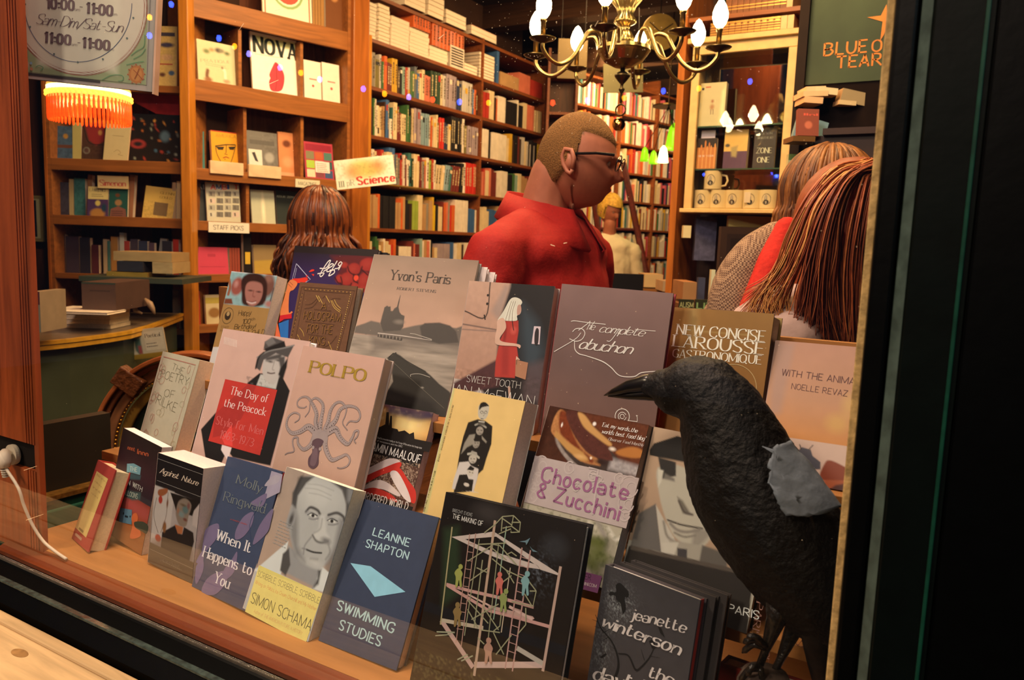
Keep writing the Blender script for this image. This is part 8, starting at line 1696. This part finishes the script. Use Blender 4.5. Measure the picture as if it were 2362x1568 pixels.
# ---- long-haired visitor at the left, seen from behind
DL = 2.7; lh = at(738, 525, DL); al = math.atan2(rt2.y, rt2.x)+PI+.25; rl = (lh.z+.09)/1.64
lw_, V = person((lh.x, lh.y, 0), al, 1.64*rl, 'woman with wavy auburn-brown hair seen from behind at the magazine case', mat('cream_blouse', 'b8a888', .8, amt=.08), JEAN, SKIN, sleeve='long', sh=.95)
hl = Vector((0, 0, lh.z)); h3 = head_mesh(lw_, hl, 0, 0, 1.0, SKIN)
HB = hair_cols('brown_hair', ('4a2410', '6a3414', '7c4018', '33180a'))
def mop(parent, c, R, cap, length, spread, n, ms, seed, face=.35, wave=.012, r0=.010, down=(0, 0, -1), name='hair'):
    """locks growing from the crown, over the skull (radii R) and hanging down; none over the face (local -Y)"""
    rnd = random.Random(seed); groups = [[] for _ in ms]
    for i in range(n):
        th = rnd.uniform(-PI+face, PI-face)+PI/2; ph0 = rnd.uniform(.05, .6)
        pts = []
        for ph in np.linspace(ph0, PI*.56, 5):
            e = 1.04+rnd.uniform(0, .06); pts.append((c[0]+R[0]*math.sin(ph)*math.cos(th)*e, c[1]+R[1]*math.sin(ph)*math.sin(th)*e, c[2]+R[2]*math.cos(ph)*e))
        L = length*rnd.uniform(.75, 1.1); p = Vector(pts[-1]); o = Vector((math.cos(th), math.sin(th), 0))
        for k in range(1, 5):
            t = k/4; q = p+Vector(down)*L*t+o*spread*math.sin(t*PI*.6)+Vector((rnd.uniform(-1, 1), rnd.uniform(-1, 1), 0))*wave; pts.append(tuple(q))
        groups[rnd.randrange(len(ms))].append(pts)
    mb = MB()
    for g, m in zip(groups, ms):
        mb.mat(m)
        for pts in g:
            q = crom(pts, 4); k = len(q); rr = r0*rnd.uniform(.6, 1.2); mb.tube([Vector(p) for p in q], [rr*(.4 if j == 0 else 1-.75*(j/(k-1))**3) for j in range(k)], 5)
    return mb.build(name, parent=parent, smooth=True)
blob([('e', hl+Vector((0, .02, .01)), (.092, .105, .122)), ('e', hl+Vector((0, .055, -.09)), (.10, .07, .10))], 'hair_volume', lw_, HB[3], .01, 3)
mop(lw_, hl+Vector((0, .01, .005)), (.095, .112, .125), 0, .16, .045, 230, HB, 3, .55, .016, .0085)
# ---- brown-haired person in checked jacket with red collar, right
DB = 1.95; bh = at(1908, 462, DB); ab = math.atan2(rt2.y, rt2.x)+PI*.9; rb = (bh.z+.08)/1.66
TW = mat('checked_tweed', '8c7058', .85, scale=8, amt=.1)
nt = TW.node_tree; tcn = nt.nodes.new('ShaderNodeTexCoord'); ck_ = nt.nodes.new('ShaderNodeTexChecker'); ck_.inputs['Scale'].default_value = 230; ck_.inputs['Color1'].default_value = (*lin('a08468'), 1); ck_.inputs['Color2'].default_value = (*lin('5c4436'), 1)
nt.links.new(tcn.outputs['Object'], ck_.inputs[0]); nt.links.new(ck_.outputs[0], nt.nodes['Principled BSDF'].inputs['Base Color'])
bc = Vector((bh.x, bh.y, 0))-rt2*.015
bp_, V = person((bc.x, bc.y, 0), ab, 1.66*rb, 'person in checked tweed jacket with red collar, brown hair, behind the auburn-haired woman', TW, JEAN, SKIN, sleeve='long', sh=1.12, bulk=1.15)
hl = Matrix.Rotation(-ab, 4, 'Z') @ (bh-bc); h4 = head_mesh(bp_, hl, .3, .1, 1.12, SKIN)
FZ = mat('fuzzy_brown_hair', '5c3c20', .8, scale=70, amt=.3, bump=.3)
blob([('e', hl+Vector((0, .012, .010)), (.104, .120, .114)), ('e', hl+Vector((0, .06, -.06)), (.10, .08, .09))], 'hair_volume', bp_, FZ, .008, 4)
mop(bp_, hl+Vector((0, .012, .008)), (.108, .124, .118), 0, .10, .008, 330, hair_cols('light_brown_hair', ('6a4020', '7c4c22', '543218', '8c5a2a'), .5), 8, .5, .006, .0055)
blob([[(hl+Vector((-.07, .02, -.20)), .05), (hl+Vector((0, .07, -.17)), .055), (hl+Vector((.07, .02, -.20)), .05)], [(hl+Vector((0, .03, -.16)), .075), (hl+Vector((0, .03, -.22)), .08)]], 'red_collar', bp_, mat('red_fleece', 'b82418', .85, scale=100, amt=.12, bump=.4), .009, 4, .006)
rc = at(1778, 612, DB-.13); rcl = Matrix.Rotation(-ab, 4, 'Z') @ (rc-bc); r2_ = Matrix.Rotation(-ab, 4, 'Z') @ (at(1815, 528, DB-.10)-bc); r3_ = Matrix.Rotation(-ab, 4, 'Z') @ (at(1738, 730, DB-.16)-bc)
blob([[(r2_, .030), (rcl, .034), (r3_, .038)]], 'red_lining', bp_, MATS['red_fleece'], .008, 4, .008)
ib = Matrix.Rotation(-ab, 4, 'Z'); blob([[(ib @ (at(px, py, DB-.07)-bc), r) for px, py, r in ((1790, 545, .04), (1745, 590, .055), (1705, 660, .065), (1690, 760, .07))]], 'jacket_shoulder', bp_, TW, .01, 4, .010)
# ---- auburn-haired woman, right, close to the window
DA = 1.42; ah = at(1985, 505, DA); aa = math.atan2(rt2.y, rt2.x)+.45; ra = (ah.z+.10)/1.64
ac = Vector((ah.x, ah.y, 0))
GRY = mat('pale_grey_jersey', 'b0968c', .85, scale=50, amt=.1, bump=.3)
aw, V = person((ac.x, ac.y, 0), aa, 1.62*ra, 'woman with long auburn hair bending forward in a pale grey jersey, beside the frame', GRY, JEAN, SKIN, sleeve='long', sh=1.05, lean=.0)
ia = Matrix.Rotation(-aa, 4, 'Z'); tl_ = lambda px, py, d: ia @ (at(px, py, d)-ac)
h5 = head_mesh(aw, tl_(1990, 530, DA), .2, math.radians(20), 1.05, SKIN)
blob([[(tl_(1790, 800, DA-.02), .10), (tl_(1830, 760, DA), .085), (tl_(1925, 755, DA+.02), .09)]], 'jersey_shoulder', aw, GRY, .01, 4, .012)
AU = hair_cols('auburn_hair', ('8c4422', 'a8562c', 'b86a38', '6c321a', 'd09450', '9c4e2c'), .5)
blob([('e', tl_(1965, 505, DA+.03), (.105, .105, .115)), [(tl_(1950, 520, DA+.02), .085), (tl_(1905, 640, DA+.02), .07), (tl_(1900, 740, DA+.01), .045)]], 'hair_volume', aw, AU[0], .01, 4)
rnd = random.Random(9); mb = MB()
for i in range(680):
    t = rnd.random(); d = DA-.075-rnd.uniform(0, .05)*(1-abs(t-.5))
    s0 = (2025+rnd.uniform(-30, 40), 372+rnd.uniform(-8, 22))
    if t < .33:   # sweep to the lower left
        u = t/.33; ex, ey = 1700+u*100+rnd.uniform(-14, 14), 705+rnd.uniform(-40, 30)+u*30
        pts = [s0, (1935+u*20-rnd.uniform(0, 10), 385+u*22), (1862+u*32, 452+u*25), (1815+u*48, 545+u*25), (1778+u*60, 630), (ex, ey)]; cidx = rnd.choice((4, 2, 1, 4, 0, 5))
    elif t < .8:
        u = (t-.33)/.47; ex, ey = 1815+u*130+rnd.uniform(-20, 20), 800+rnd.uniform(-50, 30)
        pts = [s0, (1960+u*22, 398+u*8), (1900+u*50, 470+u*10), (1862+u*75, 580), (1838+u*95+rnd.uniform(-10, 10), 690), (ex, ey)]; cidx = rnd.choice((0, 1, 2, 3, 5, 0, 3))
    else:
        u = (t-.8)/.2; ex, ey = 1945+u*40+rnd.uniform(-10, 10), 810
        pts = [s0, (1990+u*30, 410), (1960+u*45, 500), (1945+u*50, 600), (1945+u*45, 700), (ex, ey)]; cidx = rnd.choice((1, 2, 0, 5, 4))
    dd = [d+.07, d+.02, d-.005, d, d+.01, d+.02]; q = crom([tuple(tl_(x+rnd.uniform(-4, 4), y+rnd.uniform(-3, 3), e)) for (x, y), e in zip(pts, dd)], 5); k = len(q); rr = rnd.uniform(.0009, .0026)
    mb.mat(AU[cidx]); mb.tube([Vector(p) for p in q], [rr*(.5 if j == 0 else 1-.85*(j/(k-1))**3) for j in range(k)], 4)
for i in range(40):   # loose flyaway hairs over the shoulder
    u = rnd.random(); q = crom([tuple(tl_(1810+u*40, 560, DA-.08)), tuple(tl_(1770+u*60, 640+rnd.uniform(-10, 10), DA-.09)), tuple(tl_(1735+u*90+rnd.uniform(-20, 20), 700, DA-.09)), tuple(tl_(1712+u*150+rnd.uniform(-20, 20), 735+u*50, DA-.09))], 5)
    mb.mat(AU[4]); mb.tube([Vector(p) for p in q], .0007, 3)
mb.build('hair', parent=aw, smooth=True)
# ---- the stuffed crow
YC = .135; crow = empty('crow', on(1740, 1500, 1, YC), 'stuffed black crow perched among the front books, beak pointing left', 'bird'); c0 = crow.location.copy()
def cw(px, py, y=YC): return on(px, py, 1, y)-c0
FE = mat('black_feathers', '080707', .6, scale=160, amt=.5, bump=.7)
def R_(px_r): return px_r/F_PX*.92
chain = [((1560, 905), 58), ((1605, 895), 76), ((1650, 935), 92), ((1685, 1010), 112), ((1725, 1110), 132), ((1790, 1210), 136), ((1850, 1310), 122), ((1895, 1400), 92), ((1930, 1480), 50)]
body = [[(cw(x, y), R_(r)) for (x, y), r in chain], [(cw(1535, 890), R_(44)), (cw(1500, 888), R_(28))], [(cw(1640, 880), R_(58)), (cw(1680, 940), R_(66))]]
bo_ = blob(body, 'body', crow, FE, .0045, 5, .0035, .012)
bk = MB(); P = [cw(1530, 885), cw(1490, 884), cw(1450, 892), cw(1415, 904), cw(1393, 912)]; bk.tube(P, [R_(25), R_(22), R_(16), R_(9), R_(1)], 14)
BK = mat('black_horn_beak', '16120f', .28, scale=40, amt=.3, coat=.3); bk.build('upper_beak', BK, parent=crow, smooth=True)
MB().tube([cw(1530, 908), cw(1490, 910), cw(1450, 913), cw(1402, 914)], [R_(18), R_(14), R_(9), R_(1)], 12).build('lower_beak', BK, parent=crow, smooth=True)
for s in (-1,): MB().lathe([(.001, -.0042)]+[(.0042*math.sin(PI*i/8), -.0042*math.cos(PI*i/8)) for i in range(1, 8)]+[(.001, .0042)], 14).build('eye', mat('dark_glass_eye', '1a0f08', .05, coat=1), parent=crow, smooth=True, loc=cw(1580, 878, YC-R_(56)))
# wings and tail from long overlapping feathers
fe = [mat('wing_feather', '100e0f', .35, scale=90, amt=.4, bump=.3)]
def feather(a, b, w, y0, y1, name='wing_feather'):
    A, B_ = cw(*a, y0), cw(*b, y1); d = (B_-A); L = d.length; d.normalize(); side = d.cross(Vector((0, -1, 0))).normalized(); mb = MB(); vs = []; n = 8
    for i in range(n+1):
        t = i/n; ww = w*(math.sin(PI*min(1, t*.8+.18))**.6)*(1 if t < .95 else .4); p = A+d*L*t; out = Vector((0, -1, 0)); vs += [p-side*ww, p+out*.0035*math.sin(PI*t)+out*.001, p+side*ww]
    fs = [(3*i, 3*i+3, 3*i+4, 3*i+1) for i in range(n)]+[(3*i+1, 3*i+4, 3*i+5, 3*i+2) for i in range(n)]; mb.add(vs, fs); o = mb.build(name, fe[0], parent=crow, smooth=True); return o
yw = YC-R_(118)
for i in range(9): feather((1640+i*20, 1080+i*14), (1745+i*24, 1330+i*16-abs(i-5)*4), .0095, yw+.020, yw+.022)
for i in range(8): feather((1625+i*24, 1030+i*8), (1690+i*27, 1150+i*12), .010, yw+.026, yw+.014)
for i in range(7): feather((1650+i*24, 985+i*7), (1680+i*27, 1060+i*12), .009, yw+.034, yw+.020)
for i in range(6): feather((1850+i*12, 1330), (1905+i*14, 1640), .012, YC-.05+.012*i, YC-.01+.008*i, 'tail_feather')
# blue-grey cloth shape over the bird's back, standing in for a pane reflection
CL = mat('blue_grey_cloth', '66707a', .8, scale=70, amt=.12, bump=.3); mb = MB(); nn_, mm_ = 16, 14; vs = []
Lft = crom([(1805, 1018), (1788, 1062), (1784, 1110), (1794, 1160), (1812, 1190)], 6); Rgt = crom([(1812, 1022), (1840, 1062), (1872, 1100), (1900, 1140), (1918, 1178)], 6)
for i in range(len(Lft)):
    for j in range(mm_+1):
        t = j/mm_; x = Lft[i][0]*(1-t)+Rgt[i][0]*t; y = Lft[i][1]*(1-t)+Rgt[i][1]*t; u = i/(len(Lft)-1)
        dep = YC-R_(134)*math.sqrt(max(.02, 1-(.42+.60*t)**2))-.008+.0025*math.sin(9*u+5*t)+.002*math.sin(17*t+4*u)
        vs.append(cw(x, y+6*math.sin(PI*t)*u, dep))
k = mm_+1; mb.add(vs, [(i*k+j, (i+1)*k+j, (i+1)*k+j+1, i*k+j+1) for i in range(len(Lft)-1) for j in range(mm_)]); cl_ = mb.build('cloth', CL, smooth=True); cl_.location = c0; sw_ = cl_.modifiers.new('wrap', 'SHRINKWRAP'); sw_.target = bo_; sw_.wrap_method = 'NEAREST_SURFACEPOINT'; sw_.wrap_mode = 'ABOVE_SURFACE'; sw_.offset = .013; sdm = cl_.modifiers.new('thick', 'SOLIDIFY'); sdm.thickness = .0015; tag(cl_, 'small crumpled blue-grey cloth standing in for a reflection on the back of the crow', 'cloth')
# legs, wired toes, perch
LG = mat('scaly_dark_legs', '1c1815', .35, coat=.4, scale=200, amt=.5, bump=.6)
MB().tube([cw(1800, 1375, YC-.03), cw(1790, 1430, YC-.035), cw(1765, 1500, YC-.035), cw(1752, 1535, YC-.035)], [R_(34), R_(20), R_(9), R_(8)], 10).build('leg', LG, parent=crow, smooth=True)
MB().tube([cw(1850, 1385, YC+.01), cw(1835, 1440, YC), cw(1800, 1520, YC-.01), cw(1775, 1570, YC-.02)], [R_(34), R_(20), R_(9), R_(8)], 10).build('leg', LG, parent=crow, smooth=True)
for base, tips in (((1765, 1492), ((1722, 1470), (1714, 1482), (1712, 1505))), ((1752, 1540), ((1722, 1558), (1705, 1572), (1760, 1580)))):
    for k_, t in enumerate(tips):
        a = cw(*base, YC-.04); b = cw(*t, YC-.055+.006*k_); m_ = a.lerp(b, .5)+Vector((0, -.004, .008)); MB().tube(crom([tuple(a), tuple(m_), tuple(b)], 4), [.004]*4+[.0035]*4+[.001], 7).build('toe', LG, parent=crow, smooth=True)
pr_ = on(1765, 1560, 1, YC-.03); pe = empty('perch', (pr_.x, pr_.y, .9455), 'rough rounded perch stump under the feet of the crow', 'perch')
MB().lathe([(.034, 0), (.032, .02), (.028, .06), (.030, pr_.z-.9455-.01), (.024, pr_.z-.9455+.004), (.001, pr_.z-.9455+.006)], 18).build('stump', mat('grey_bark', '4a3e38', .8, scale=40, amt=.4, bump=1), parent=pe, smooth=True)

# ---- string of small coloured lights hung across the street side, seen mirrored in the pane
sl = empty('string_lights', (0, 0, 0), 'string of small blue, orange and red lights reflected in the window pane', 'string lights')
pts = []; LC = dict(b=('blue_bulb', '3048ff', 38), v=('violet_bulb', '8a7cff', 20), o=('orange_bulb', 'ff8a10', 30), r=('red_bulb', 'ff3a18', 30), w=('white_bulb', 'dfe6ff', 60))
for px, py, c in ((300, -10, 'b'), (345, 40, 'o'), (395, 10, 'b'), (345, 82, 'b'), (505, 88, 'b'), (541, 107, 'o'), (574, 124, 'v'), (646, 156, 'v'), (694, 168, 'o'), (738, 183, 'v'), (838, 205, 'b'), (887, 216, 'o'), (943, 224, 'v'), (998, 230, 'r'), (1060, 235, 'b'), (1127, 237, 'o'), (1275, 237, 'r'), (1355, 232, 'b'), (1440, 226, 'o'), (1530, 210, 'b'), (1612, 204, 'o'), (1730, 188, 'b')):
    p = at(px, py, 5.2); p.y = -p.y; pts.append(p); nm, hx, es = LC[c]
    MB().lathe([(.001, -.020), (.012, -.015), (.017, 0), (.012, .015), (.001, .020)], 10).build('bulb', mat(nm, hx, .3, emit=hx, estr=es), parent=sl, smooth=True, loc=p)
MB().tube([p+Vector((0, 0, .022)) for p in pts[3:]], .003, 5).build('wire', MATS['black_cord'], parent=sl)
